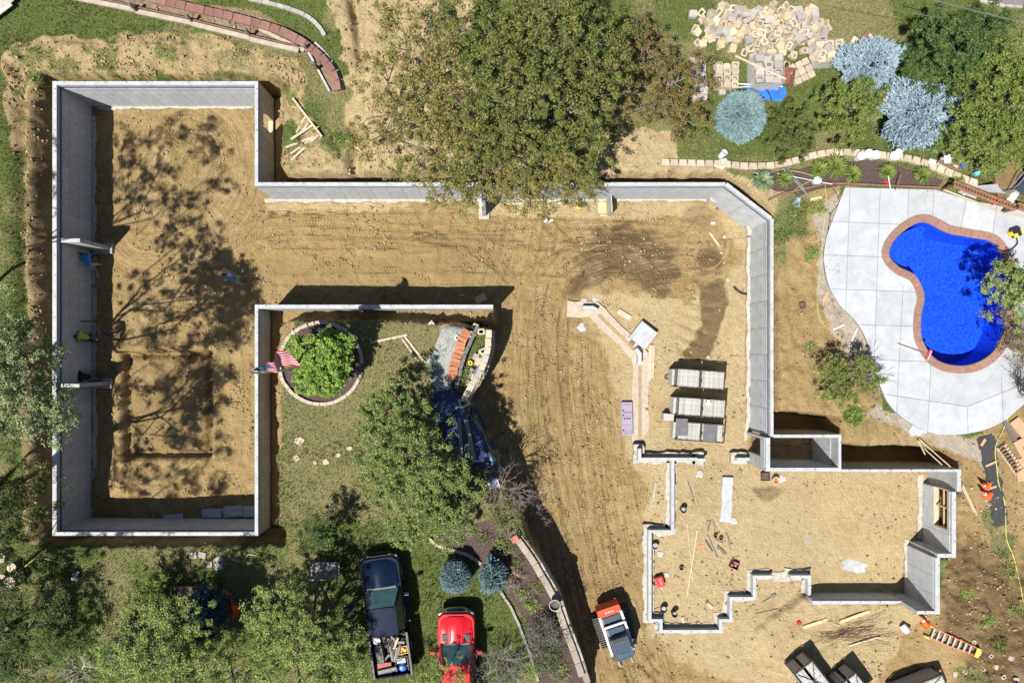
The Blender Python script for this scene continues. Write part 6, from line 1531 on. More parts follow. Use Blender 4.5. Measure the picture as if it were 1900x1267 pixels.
# ---- clutter on the right edge: board panels and a slatted pallet
for i, (a, b, w, m_, lab) in enumerate((((1858, 775), (1900, 850), .18, mat('grey_purple', (.12, .10, .11), .6, .2), 'long dark beam along the brown boards at the right edge'), ((1878, 778), (1905, 812), .5, M_CARD, 'upper brown board at the right edge'), ((1885, 815), (1915, 870), .55, M_CARD, 'middle brown board at the right edge'), ((1893, 850), (1896, 892), .5, M_CARD, 'lower brown board at the right edge'), ((1860, 825), (1893, 870), .06, M_WOODP, 'thin pale rail of the slatted crate at the right'))):
    board(lab, a, b, w, .07, m_, 'board', 'board', lift=.05 * (i % 3))
th = thing('slatted_crate', 'slatted timber crate with dark gaps left of the brown boards', 'crate', VG(1872, 850), R(-55))
for i in range(9): MB().box((-.7 + i * .17, 0, .12), (.06, .42, .04)).build('slat', M_WOODB, th)
for s in (-1, 1): MB().box((0, s * .2, .06), (1.5, .05, .07)).build('rail', M_WOODP, th)
o = MB().box((0, 0, .05), (.18, .14, .1)).build('yellow_tool', M_YELLOW, bevel=.02); o.location = VG(1896, 832, .15); tag(o, 'yellow tool lying on the brown boards', 'tool')
# ---- braces against the walls
def pole(label, a, za, b, zb, r=.025, m=None, name='brace_pole', cat='pole'):
    A, B = V(a[0], a[1], za), V(b[0], b[1], zb); o = MB().tube([A - B, Vector()], r, 6).build(name, m or M_WOODP); o.location = B; return tag(o, label, cat)
pole('left of two braces leaning from the lower right window wall', (1785, 903), 2.7, (1808, 950), 2.6); pole('right of two braces leaning from the lower right window wall', (1786, 898), 2.72, (1813, 955), 2.6)
pole('long brace over the trench to the right corner', (1707, 816), 2.62, (1764, 866), 2.72); pole('second brace over the trench to the right corner', (1715, 832), 2.5, (1748, 862), 2.7); board('white lath poking into the trench by the deck', (1703, 817), (1716, 843), .05, .03, za=2.6, zb=2.3)
# ---- things along the long sunlit wall under the tree
th = thing('form_board', 'upright grey form board standing by the wall under the tree', 'board', VG(1128, 385), R(4)); MB().box((0, 0, .5), (.06, .95, 1.1)).build('board', M_WOODG, th)
th = thing('form_board', 'slim upright form board left of the tool cart', 'board', VG(1067, 372), R(2)); MB().box((0, 0, .45), (.05, .7, .95)).build('board', M_WOODG, th)
o = MB().box((0, 0, .02), (.42, .72, .03)).build('plywood_sheet', M_WOOD); o.location = VG(1117, 389, .02); tag(o, 'orange plywood sheet flat on the sand under the tree', 'plywood')
th = thing('tool_cart', 'small black tool cart with yellow wheel by the wall', 'cart', VG(1078, 377), R(15))
MB().box((0, -.1, .12), (.4, .25, .06)).build('deck', M_DARKST, th)
for s in (-1, 1): MB().tube([(s * .16, 0, .12), (s * .2, .3, .5), (s * .18, .42, .9)], .018, 5).build('handle', M_BLACK, th)
MB().lathe([(.1, -.04), (.1, .04)], n=12).build('wheel', M_YELLOW, th).location = (-.2, -.2, .1)
for i, (a, b, lab) in enumerate((((935, 374), (990, 373), 'upper timber lying at the wall foot under the tree'), ((942, 379), (970, 378), 'lower timber lying at the wall foot under the tree'), ((1035, 378), (1060, 376), 'timber at the wall foot left of the upright boards'), ((904, 372), (914, 386), 'timber leaning on the stub wall under the tree'))): board(lab, a, b, .1, .05)
o = MB().box((0, 0, .08), (.18, .2, .16)).box((.26, -.02, .06), (.26, .1, .1), .5).build('tool_box', mat('pale_violet', (.5, .47, .55), .5, .2), bevel=.01); o.location = VG(1012, 410); tag(o, 'white and purple tool box on the sand under the tree', 'box')
# plywood and brace by the courtyard wall
o = MB().box((0, 0, .01), (.55, .36, .02), .5).build('plywood_sheet', M_WOOD); o.location = VG(892, 554, .03); tag(o, 'sunlit plywood sheet in the shadow of the courtyard wall', 'plywood')
pole('short timber prop leaning on the courtyard wall', (857, 545), .9, (853, 561), .1, .03); pole('crossed timber prop in the courtyard wall shadow', (852, 548), .3, (862, 548), .3, .03)
# slabs leaning in the left room
for i, (px, py, w, d_, n_, lab) in enumerate(((397, 951, .95, .42, 3, 'left stack of concrete slabs at the south wall of the left room'), (437, 947, .92, .5, 4, 'middle stack of concrete slabs with a crooked top slab'), (468, 947, .7, .5, 4, 'right stack of concrete slabs in the corner of the left room'))):
    th = thing('slab_stack', lab, 'slab stack', VG(px, py))
    for q in range(n_): o = MB().box((0, 0, 0), (w, d_, .07)).build('slab', M_CONC, th, bevel=.01); o.location = (rr.uniform(-.04, .04), rr.uniform(-.03, .03), .05 + q * .085); o.rotation_euler = (0, 0, rr.uniform(-.05, .05) + (.12 if q == n_ - 1 and i == 1 else 0))
board('single slab leaning at the south wall of the left room', (304, 959), (341, 957), .3, .06, M_CONC, 'slab', 'slab', lift=.06)
# tools in the left room
th = thing('shovel', 'shovel lying on the shaded sand of the left room', 'shovel', VG(262, 568)); MB().bar((-.35, 0, .03), (.45, .02, .03), .035, .035).build('handle', M_WOODP, th); MB().box((-.45, 0, .03), (.2, .16, .04)).build('blade', M_STEEL, th, bevel=.02)
for (a, za, b, zb, lab) in (((145, 469), 1.6, (178, 475), .1, 'upper shovel leaning on the shaded west wall'), ((150, 596), 1.5, (180, 596), .1, 'dark bar leaning on the shaded west wall above the green shirt'), ((149, 631), 1.5, (172, 633), .5, 'dark bar leaning on the shaded west wall behind the green shirt'), ((163, 708), 1.2, (185, 709), .2, 'level propped on the lower stub wall')): pole(lab, a, za, b, zb, .03, M_BLACK, 'tool_bar', 'tool')
for i, (px, py) in enumerate(((352, 815), (358, 818), (345, 812))): board(('longest', 'middle', 'shortest')[i] + ' of three white twigs on the shaded pad', (px - 5 + i * 3, py - 5), (px + 4, py + 4 - i * 5), .025, .02, M_WOODP, 'twig', 'twig')
for i, (px, py, s) in enumerate(((1322, 415, .14), (1343, 440, .1), (1350, 520, .1), (1338, 470, .07), (1313, 662, .08), (1310, 700, .06), (1343, 488, .06))):
    o = MB().box((0, 0, s * .4), (s * 1.6, s, s * .8), i).build('scrap_piece', mat('scrap_lilac', (.42, .38, .40), .7, .2), bevel=.006); o.location = VG(px, py); tag(o, ('largest purple-grey scrap box near the slanted corner', 'purple scrap below the largest scrap box', 'pale scrap beside the damp ribs', 'tiny scrap right of the upper damp patch', 'small scrap below the damp ribs', 'tiny scrap above the form racks', 'tiny scrap between the board and the drain pipe')[i], 'scrap')
board('thin plank lying above the damp ribs', (1316, 432), (1336, 460), .09, .04)
# ================================================================== garden things
def block_run(label, px_pts, bl, bw, bh, m, name, cat, part='block', courses=1, z=None, jit=.03, gap=.012, taper=.0, step_back=0.0, m2=None, smoothn=8, zoff=0.0):
    """a row (or several courses) of single blocks along a traced line"""
    pts = [(VG(a, b) if z is None else V(a, b, z)) for a, b in catmull(px_pts, smoothn)]
    th = thing(name, label, cat)
    path_ = [pts[0]]
    for p in pts[1:]:
        while (Vector((p.x, p.y)) - Vector((path_[-1].x, path_[-1].y))).length >= bl:
            d = (p - path_[-1]); d2 = Vector((d.x, d.y, 0)).normalized() * bl; path_.append(path_[-1] + d2 + Vector((0, 0, d.z * bl / max(d.length, bl))))
    me = [MB().prism([(-bl / 2 + gap / 2, -bw / 2), (bl / 2 - gap / 2, -bw / 2), (bl / 2 - gap / 2 - taper, bw / 2), (-bl / 2 + gap / 2 + taper, bw / 2)], 0, bh - .006).mesh(part, q, bevel=.01) for q in (m, m2 or m)]
    for c in range(courses):
        for k, (a, b) in enumerate(zip(path_[:-1], path_[1:])):
            mid_ = (a + b) / 2; ang = math.atan2(b.y - a.y, b.x - a.x); nrm = Vector((-math.sin(ang), math.cos(ang), 0))
            o = link(part, me[1 if (m2 and rr.random() < .4) else 0], th); off = (.5 * bl if c % 2 else 0)
            o.location = mid_ + Vector((math.cos(ang) * off, math.sin(ang) * off, -c * bh + zoff)) + nrm * (c * step_back) + Vector((rr.gauss(0, jit * .2), rr.gauss(0, jit * .2), rr.gauss(0, jit * .15))); o.rotation_euler = (0, 0, ang + rr.gauss(0, jit))
    return th
# ---- upper left walk: brick coping, timber border, posts
block_run('curving brick-red coping on the garden walk at the upper left', [(276, -2), (330, 10), (373, 20), (450, 38), (529, 62), (575, 90), (605, 118), (621, 142), (628, 178)], .44, .36, .14, M_BRICK, 'brick_coping', 'coping', 'brick', z=2.92, smoothn=10)
block_run('stone-faced wall below the brick coping at the upper left', [(584, 84), (602, 100), (620, 124), (632, 150), (637, 176)], .36, .2, .22, M_BLOCKG, 'garden_wall', 'wall', 'stone', 2, z=2.6, smoothn=10)
for i, (a, b, lab) in enumerate((((120, -5), (255, 22), 'first'), ((255, 24), (358, 46), 'second'), ((358, 47), (466, 74), 'third'), ((466, 76), (556, 97), 'fourth'))):
    board(lab + ' pale timber of the walk border from the left', a, b, .20, .16, mat('sunbleached_timber', (.34, .295, .235), .85, .2, 4.), 'border_timber', 'timber', lift=.02); board(lab + ' thin dark rail of the walk border from the left', (a[0], a[1] - 5), (b[0], b[1] - 5), .05, .08, M_WOODB, 'border_rail', 'rail', lift=.25)
board('bleached plank lying across the walk toward the last post', (482, 56), (566, 96), .16, .05, MATS['sunbleached_timber'], lift=.06)
board('long grey rail down to the end of the brick coping', (574, 100), (613, 172), .09, .07, M_WOODG, 'border_rail', 'rail', lift=.1)
for i, (px, py) in enumerate(((152, 2), (257, 24), (360, 44), (467, 70), (573, 97), (590, 130))):
    p = VG(px, py); th = thing('rail_post', ('first', 'second', 'third', 'fourth', 'fifth', 'sixth')[i] + ' short post with blue cap along the garden walk from the left', 'post', p)
    MB().box((0, 0, .35), (.10, .10, .8)).build('shaft', M_WOODB, th); MB().box((0, 0, .78), (.13, .13, .06), taper=.5).build('cap', mat('blue_grey_cap', (.10, .14, .22), .4, .1), th)
block_run('grey stone edging arc at the top of the weedy bank', [(462, 0), (520, 14), (570, 32), (600, 60), (606, 82)], .34, .18, .16, M_BLOCKG, 'stone_edging', 'edging', 'stone')
for i in range(5): board(('topmost', 'second', 'third', 'fourth', 'lowest')[i] + ' grey plank of the decking in the upper left corner', (-10, 8 + i * 9), (42 - i * 3, -22 + i * 9), .18, .05, M_WOODG, lift=.25)
# loose timbers by the corner trench
tb = [((545, 185), (599, 256), .09), ((568, 217), (551, 248), .07), ((573, 230), (560, 248), .07), ((581, 234), (541, 260), .11), ((582, 256), (531, 275), .10), ((585, 255), (540, 287), .09), ((592, 252), (541, 299), .09)]
tl_ = ('long grey batten on top of the loose timbers', 'uppermost short stick of the loose timbers', 'second short stick of the loose timbers', 'wide batten in the upper group of loose timbers', 'upper batten of the lower group of loose timbers', 'middle batten of the lower group of loose timbers', 'lowest batten of the lower group of loose timbers')
for (a, b, w), lab in zip(tb, tl_): board(lab, a, b, w, .05, lift=.12 if 'long' in lab else .04, name='batten', cat='batten')
board('thin batten beside the earth bank above the long wall', (622, 250), (672, 282), .05, .03, M_WOODP, 'batten', 'batten', lift=.05); board('dark stick below the thin batten', (672, 265), (712, 303), .04, .03, M_WOODB, 'stick', 'stick', lift=.05)
board('short yellow lath crossing the long grey batten', (583, 244), (594, 238), .04, .02, M_YCORD, 'lath', 'lath', lift=.2)
# ---- courtyard
ringpts = [(596 + 77 * math.cos(a), 674 + 76 * math.sin(a)) for a in np.linspace(.2, .2 + 6.25, 60)]
block_run('ring of concrete edging around the small bright tree', ringpts, .33, .16, .14, mat('edging_concrete', (.38, .33, .27), .9, .2, 5., .3, 30), 'ring_edging', 'edging', 'edging_piece', smoothn=1)
for i, (px, py, s) in enumerate(((556, 817, .36), (605, 857, .26), (628, 844, .2), (648, 831, .24), (550, 850, .26), (585, 858, .15))):
    p = VG(px, py); o = MB().prism([(math.cos(a) * s * rr.uniform(.5, .75), math.sin(a) * s * rr.uniform(.4, .7)) for a in np.linspace(.3, 6.0, 6)], -.03, .05).build('stepping_stone', M_BLOCK, bevel=.012); o.location = p
    tag(o, ('largest', 'lower middle', 'middle right', 'rightmost', 'lower left', 'smallest')[i] + ' pale stone on the courtyard lawn', 'stone')
board('pale board on the lawn pointing at the ring bed', (688, 636), (756, 621), .11, .05); board('left board of the pair sloping down the lawn', (746, 628), (776, 670), .08, .05); board('right board of the pair sloping down the lawn', (751, 624), (789, 673), .10, .05)
o = MB().box((0, 0, .05), (.3, .25, .1), .7).build('broken_block', M_BLOCK, bevel=.02); o.location = VG(800, 602); tag(o, 'square tan block at the courtyard lawn edge', 'block')
# the blue tarps: a flat grey-blue sheet and dark pleated sheets
def sheet(label, px_pts, m, name, cat, lift=.03, wave=.03, seed=0, res=.16):
    poly = [VG(a, b) for a, b in px_pts]; z = max(p.z for p in poly) if lift >= 0 else 0; pol = [(p.x, p.y) for p in poly]
    xs_ = [p[0] for p in pol]; ys_ = [p[1] for p in pol]; pts_ = []
    for x in np.arange(min(xs_), max(xs_), res):
        for y in np.arange(min(ys_), max(ys_), res):
            if pip(x, y, pol) and float(sdf(np.array([x]), np.array([y]), pol)[0]) < -res * .4: pts_.append(Vector((x, y)))
    vs = [Vector(p) for p in pol]; n_ = len(vs); r_ = mgeo.delaunay_2d_cdt(vs + pts_, [(i, (i + 1) % n_) for i in range(n_)], [], 1, 1e-5)
    co = [(v.x, v.y, G(v.x, v.y) + lift + wave * float(vnoise(np.array([v.x]), np.array([v.y]), .5, seed, 2)[0])) for v in r_[0]]
    o = MB().add(co, [tuple(f) for f in r_[2]]).build(name, m, smooth='all'); return tag(o, label, cat)
M_TGREY = mat('pale_blue_sheet', (.20, .235, .255), .5, .2, 3., .2, 8, c2=(.30, .30, .27)); M_TDEEP = mat('deep_blue_tarp', (.010, .045, .11), .38, .3, 2., .3, 7, c2=(.02, .085, .17)); M_TDARK = mat('navy_tarp', (.006, .014, .085), .4, .3, 2., .3, 7)
sheet('flat grey-blue sheet covering the ground beside the orange brick row', [(818, 606), (868, 600), (882, 604), (862, 625), (846, 660), (836, 700), (838, 722), (812, 728), (795, 700), (790, 675), (806, 645), (815, 625)], M_TGREY, 'ground_sheet', 'sheet', .05, .02, 1)
sheet('sandy patch of boards and red fabric at the head of the grey-blue sheet', [(818, 598), (852, 598), (868, 600), (862, 608), (818, 608)], mat('red_sand', (.45, .13, .09), .8, .4, 3., c2=(.5, .38, .24)), 'red_fabric', 'fabric', .09, .02, 2)
tarps = [([(798, 728), (842, 722), (856, 732), (852, 742), (812, 752), (802, 742)], M_TDARK, 'top'), ([(804, 752), (852, 742), (858, 748), (815, 790), (806, 776)], M_TDEEP, 'second'), ([(818, 790), (858, 750), (862, 754), (846, 800), (838, 830), (828, 818)], M_TDARK, 'third'), ([(842, 770), (862, 754), (866, 780), (866, 855), (848, 862), (838, 832)], M_TDEEP, 'fourth'), ([(867, 756), (874, 752), (900, 820), (910, 870), (880, 862), (868, 820)], M_TDARK, 'fifth'), ([(875, 752), (884, 758), (942, 868), (936, 880), (912, 868), (902, 820)], M_TDEEP, 'outermost')]
for k, (pp, m_, lab) in enumerate(tarps): sheet(lab + ' fold of blue tarp spread down the bank beside the drive', pp, m_, 'tarp', 'tarp', .05 + .025 * (k % 2), .06, 10 + k)
board('left of two long grey beams lying on the blue tarp', (852, 774), (857, 852), .17, .12, mat('greenish_beam', (.20, .21, .16), .85, .2, 4.), 'beam', 'beam', lift=.12); board('right of two long grey beams lying on the blue tarp', (865, 777), (881, 856), .20, .12, MATS['greenish_beam'], 'beam', 'beam', lift=.12); board('short beam along the outermost tarp fold', (881, 780), (897, 803), .15, .1, MATS['greenish_beam'], 'beam', 'beam', lift=.08)
th = thing('garden_chair', 'pale blue folding chair half hidden by bare branches', 'chair', VG(916, 893), R(15))
MB().box((0, 0, .42), (.46, .44, .04)).build('seat', mat('blue_mesh', (.12, .19, .28), .5, .1), th); MB().box((0, .25, .66), (.46, .04, .46), 0, -.25).build('backrest', MATS['blue_mesh'], th)
for x in (-.22, .22):
    for y in (-.2, .2): MB().box((x, y, .2), (.03, .03, .44)).build('leg', M_GALV, th)
    MB().box((x, 0, .62), (.04, .46, .03)).build('armrest', M_GALV, th)
block_run('curving row of orange bricks along the grey-blue sheet', [(868, 612), (858, 630), (850, 655), (842, 680), (838, 708)], .20, .44, .12, M_ROOFB, 'brick_row', 'bricks', 'brick', z=2.62, smoothn=10, jit=.05)
block_run('inner row of dark hollow-looking blocks beside the orange bricks', [(886, 604), (876, 628), (864, 655), (855, 685), (848, 715), (847, 725)], .36, .17, .2, mat('dark_block', (.12, .115, .115), .9, .3, 5., .4, 25), 'garden_wall', 'wall', 'block', 2, z=2.58, smoothn=8)
block_run('outer row of tan and grey blocks along the courtyard bank', [(906, 612), (906, 640), (900, 668), (888, 695), (872, 720), (862, 738), (858, 748)], .38, .28, .2, M_BLOCK, 'retaining_wall', 'wall', 'block', 5, z=2.55, smoothn=8, m2=M_BLOCKG, step_back=.04)
for i, (px, py, q) in enumerate(((893, 615, 0), (880, 608, 2), (903, 606, 4), (876, 622, 0), (898, 652, 2), (893, 660, 6))):
    o = link('retaining_block', BM[q]); o.location = VG(px, py, .12); o.rotation_euler = (.1, 0, i * .9); tag(o, 'tumbled hollow block at the upper end of the stone rows', 'block', 'tumbled blocks by the courtyard bank')
o = link('retaining_block', block_mesh('retaining_block', True, .5, .4, .22, M_BLOCKG)); o.location = VG(861, 746, .12); o.rotation_euler = (0, 0, .4); tag(o, 'large hollow grey block where the blue tarps meet', 'block')
for i, (px, py, w, d_, a) in enumerate(((886, 664, .42, .3, -.5), (889, 674, .42, .28, -.5), (879, 690, .4, .26, -.4), (878, 698, .4, .3, -.3), (873, 712, .42, .26, -.4))):
    o = MB().box((0, 0, 0), (w, d_, .08)).build('flagstone', M_BLOCK if i % 2 else M_BLOCKG, bevel=.01); o.location = VG(px, py, .16); o.rotation_euler = (0, 0, a); tag(o, ('first', 'second', 'third', 'fourth', 'fifth')[i] + ' flat stone from the top in the bed between the stone rows', 'stone')
board('dark blue board across the flat stones', (880, 695), (894, 680), .3, .05, mat('slate_blue', (.05, .08, .13), .5, .2), 'board', 'board', lift=.2)
th = thing('yellow_ring', 'small yellow ring toy among the plants of the stone bed', 'toy', VG(873, 673, .1)); MB().tube([(math.cos(a) * .08, math.sin(a) * .08, .05) for a in np.linspace(0, 6.283, 17)], .035, 6).build('ring', M_YELLOW, th, smooth=True)
o = MB().box((0, 0, .06), (.26, .2, .1), -.2).box((-.05, .01, .13), (.14, .12, .04), -.2).build('small_box', M_WHITE, bevel=.01); o.location = VG(846, 667, .12); tag(o, 'white box standing on the orange brick row', 'box')
o = MB().box((0, 0, .03), (.2, .24, .05), -.6).build('photo_frame', mat('frame_white', (.55, .55, .54), .5, .1)); o.location = VG(848, 627, .1); MB().box((0, 0, .06), (.1, .12, .01), -.6).build('inset', M_BLACK, o); tag(o, 'small white frame with black inset on the sheet', 'frame')
# ---- bottom: retaining wall beside the drive
block_run('long capped retaining wall beside the dirt drive', [(948, 985), (968, 1010), (990, 1042), (1012, 1080), (1030, 1112), (1042, 1150), (1058, 1190), (1072, 1230), (1086, 1275)], .62, .29, .12, mat('cap_tan', (.29, .25, .195), .92, .22, 4., .4, 30, objvar=.12), 'wall_cap', 'wall cap', 'cap_stone', z=2.58, smoothn=6, jit=.015)
block_run('stacked block face of the retaining wall below its caps', [(956, 985), (976, 1010), (997, 1040), (1019, 1078), (1038, 1112), (1049, 1150), (1065, 1190), (1079, 1230), (1093, 1275)], .45, .30, .2, mat('face_block', (.24, .20, .16), .95, .3, 5., .5, 25), 'retaining_wall', 'wall', 'block', 8, z=2.36, smoothn=6, m2=M_BLOCKG, jit=.02)
th = thing('planter_pot', 'round pot standing on the retaining wall cap', 'pot', V(1028, 1117, 2.7))
MB().lathe([(.14, 0), (.24, .36), (.255, .36), (.255, .40), (.22, .40), (.20, .28), (.001, .26)], n=22, cap=False).build('body', mat('pot_black', (.05, .045, .045), .6, .2), th, smooth=True); MB().lathe([(.257, .36), (.262, .41), (.225, .41)], n=22, cap=False).build('rim', M_BLOCKG, th)
o = MB().box((0, 0, .1), (.34, .3, .2), .5).build('red_brick', mat('pink_red', (.40, .13, .1), .8, .2), bevel=.02); o.location = V(955, 998, 2.7); tag(o, 'pinkish red block on the upper end of the retaining wall', 'brick')
block_run('curved pale kerb between the lower lawn and the mulch bed', [(797, 998), (815, 1012), (850, 1022), (875, 1032), (892, 1045)], .38, .13, .14, mat('pink_kerb', (.44, .34, .27), .9, .2, 5.), 'lawn_kerb', 'kerb', 'kerb_piece'); block_run('curved grey kerb below the small blue spruce', [(928, 1095), (948, 1125), (962, 1155), (975, 1190), (988, 1225), (1002, 1275)], .38, .12, .14, mat('grey_kerb', (.26, .24, .22), .9, .2, 5.), 'lawn_kerb', 'kerb', 'kerb_piece')
# ---- bench, steps, netting, pavers
p = VG(610, 1047); th = thing('garden_bench', 'grey slatted garden bench under the dark small tree', 'bench', p, R(1))
M_BN = mat('bench_grey', (.20, .19, .20), .8, .25, 6.)
for i in range(5): MB().box((0, -.22 + i * .105, .44), (1.24, .085, .03)).build('seat_slat', M_BN, th)
for i in range(17): MB().box((-.56 + i * .07, -.33, .70), (.03, .03, .46), 0, .18).build('back_slat', M_BN, th)
MB().box((0, -.38, .95), (1.28, .05, .06)).build('top_rail', M_BN, th)
for s in (-1, 1):
    MB().box((s * .62, -.02, .64), (.06, .56, .04)).build('armrest', M_BN, th)
    for y in (-.28, .24): MB().box((s * .62, y, .3), (.06, .06, .66)).build('leg', M_BN, th)
p = VG(350, 1108); th = thing('wooden_steps', 'wooden garden steps with side rails beside the deep blue spruce', 'steps', p)
for i in range(8): MB().box((0, .55 - i * .15, .30 - i * .035), (.84, .14, .05)).build('tread', mat('tread_wood', (.24, .18, .13), .85, .3, 4.), th)
for s in (-1, 1):
    MB().box((s * .5, 0, .62), (.07, 1.35, .06)).build('hand_rail', M_WOODB, th); MB().box((s * .5, 0, .25), (.05, 1.3, .12)).build('stringer', M_WOODB, th)
    for y in (-.6, 0, .62): MB().box((s * .5, y, .3), (.07, .07, .7)).build('rail_post', M_WOODB, th)
p = VG(438, 1106) + Vector((0, 0, .5)); th = thing('safety_netting', 'crumpled orange safety netting between the trees', 'netting', p, R(35)); mb = MB()
gx, gy = 9, 17; hz = [[(-.32 + .08 * i + rr.gauss(0, .015), .6 - j * .075 + rr.gauss(0, .015), .55 + .18 * math.sin(i * 1.1 + j * .6) + rr.gauss(0, .03)) for i in range(gx)] for j in range(gy)]
for j in range(gy):
    for i in range(gx):
        if i < gx - 1: mb.bar(hz[j][i], hz[j][i + 1], .045, .006)
        if j < gy - 1: mb.bar(hz[j][i], hz[j + 1][i], .045, .006)
mb.build('mesh', mat('net_orange', (.80, .11, .01), .6, .1), th)
for s in ((-.3, .55), (.25, -.5)): MB().box((s[0], s[1], .05), (.05, .05, 1.3)).build('stake', M_WOODB, th)
for i, (px, py, a) in enumerate(((359, 1029, .05), (376, 1029, -.2), (388, 1045, .0), (407, 1037, .6), (407, 1050, .05))):
    o = MB().box((0, 0, 0), (.33, .28, .06)).build('paver', M_BLOCKG, bevel=.01); o.location = VG(px, py, .04); o.rotation_euler = (0, 0, a); tag(o, ('leftmost', 'second from left', 'lower middle', 'uppermost right', 'lowest right')[i] + ' of five loose pavers on the lawn', 'paver')
o = MB(); o.mat(0).box((0, .12, .1), (.3, .26, .16)); o.mat(1).box((0, -.02, .12), (.28, .06, .17)).box((0, -.14, .1), (.32, .16, .18)); o = o.build('sports_bag', [M_BLACK, M_WHITE], bevel=.02); o.location = VG(144, 1066); o.rotation_euler = (0, 0, -.2); tag(o, 'small black and white bag on the lower left lawn', 'bag')
for i, (px, py, r_, h_) in enumerate(((12, 1030, .24, .4), (33, 1048, .22, .4), (14, 1070, .24, .35), (38, 1072, .28, .7))):
    th = thing('log_round', ('uppermost', 'second', 'lower left', 'largest')[i] + ' of four sawn log rounds at the left edge', 'log', VG(px, py)); MB().lathe([(r_, 0), (r_ * .98, h_)], n=14, cap=False).build('bark', M_BARK, th, smooth=True); MB().lathe([(.001, h_), (r_ * .98, h_)], n=14, cap=False).build('sawn_face', mat('sawn_face', (.42, .34, .26), .9, .35, 9.), th)
# ---- upper right lawn
sheet('crumpled bright blue tarp below the wrapped pallet', [(1378, 160), (1400, 158), (1440, 160), (1455, 165), (1456, 178), (1446, 192), (1410, 188), (1385, 175)], M_BLUE, 'tarp', 'tarp', .10, .16, 30, .12)
cord('black hose arching over the bright blue tarp', [(1388, 176), (1396, 166), (1408, 164), (1420, 172), (1428, 190)], .03, M_BLACK, 'hose', 'hose', lift=.2); pole('upper white pipe across the bright blue tarp', (1358, 155), 2.85, (1452, 161), 2.9, .03, M_WHITE, 'pipe', 'pipe'); pole('lower white pipe across the bright blue tarp', (1340, 165), 2.75, (1390, 161), 2.85, .022, M_WHITE, 'pipe', 'pipe')
th = thing('wheelbarrow', 'rusty wheelbarrow between the wrapped pallet and the tilted stack', 'wheelbarrow', VG(1452, 148), R(-8))
MB().loft([[(-.2, -.3, .3), (.2, -.3, .3), (.24, .2, .3), (-.24, .2, .3)], [(-.3, -.42, .55), (.3, -.42, .55), (.34, .34, .55), (-.34, .34, .55)]], cap=False).add([(-.2, -.3, .3), (.2, -.3, .3), (.24, .2, .3), (-.24, .2, .3)], [(0, 1, 2, 3)]).build('tray', mat('rust_tray', (.18, .07, .045), .8, .4, 6.), th)
wh = MB().lathe([(.18, -.05), (.2, 0), (.18, .05)], n=16).build('wheel', M_RUBBER, th); wh.rotation_euler = (0, R(90), 0); wh.location = (0, .5, .2)
for s in (-1, 1): MB().tube([(s * .05, .5, .2), (s * .22, -.2, .3), (s * .28, -1.0, .55)], .022, 6).build('handle', M_WOODB, th); MB().box((s * .22, -.3, .15), (.04, .04, .3)).build('leg', M_STEEL, th)
pole('long plank lying across the wrapped pallet of grey blocks', (1364, 104), 3.55, (1458, 147), 3.45, .05, M_WOODP, 'plank', 'plank')
th = thing('stone_slab_stack', 'long narrow pallet of pale stone slabs under russet leaves', 'slab stack', VG(1294, 152), R(4))
for i in range(6):
    for q in range(2): o = MB().box((0, 0, 0), (.66, .31, .10)).build('slab', mat('lilac_stone', (.36, .31, .29), .9, .25, 4.), th, bevel=.015); o.location = (rr.uniform(-.04, .04), -.88 + i * .345, .2 + q * .115); o.rotation_euler = (0, 0, rr.uniform(-.08, .08))
MB().box((0, 0, .07), (.7, 2.1, .12)).build('pallet', M_WOODB, th)
o = MB().box((0, 0, .1), (.3, .24, .2), .1).build('retaining_block', M_BLOCKG, bevel=.02); o.location = VG(1338, 174); tag(o, 'grey block alone left of the round blue-green spruce', 'block')
board('left leg of the timber triangle near the silver-blue spruce', (1580, 98), (1608, 62), .2, .08, M_WOODB, 'timber', 'timber', lift=.12); board('right leg of the timber triangle near the silver-blue spruce', (1608, 64), (1626, 90), .16, .08, M_WOOD, 'timber', 'timber', lift=.05); board('inner stick of the timber triangle', (1604, 72), (1614, 88), .08, .05, M_WOOD, 'timber', 'timber')
pole('upper overhead cable crossing the upper right corner', (1712, -4), 6.5, (1910, 46), 6.5, .018, M_STEEL, 'overhead_cable', 'cable'); pole('lower overhead cable crossing the upper right lawn', (1560, 0), 6.2, (1786, 42), 6.2, .010, M_STEEL, 'overhead_cable', 'cable')
block_run('pale kerb of the gravel strip in the upper right corner', [(1815, 2), (1850, 12), (1910, 16)], .4, .14, .12, M_BLOCKG, 'lawn_kerb', 'kerb', 'kerb_piece')
sheet('grey gravel strip in the upper right corner', [(1822, -30), (1920, -30), (1920, 12), (1852, 8), (1826, 0)], mat('grey_gravel', (.20, .17, .175), .95, .4, 30., .8, 60), 'gravel_strip', 'gravel', .04, .01, 31, .3)
o = bpy.data.objects[[k for k in bpy.data.objects.keys() if k.startswith('gravel_strip')][0]]; o['kind'] = 'structure'
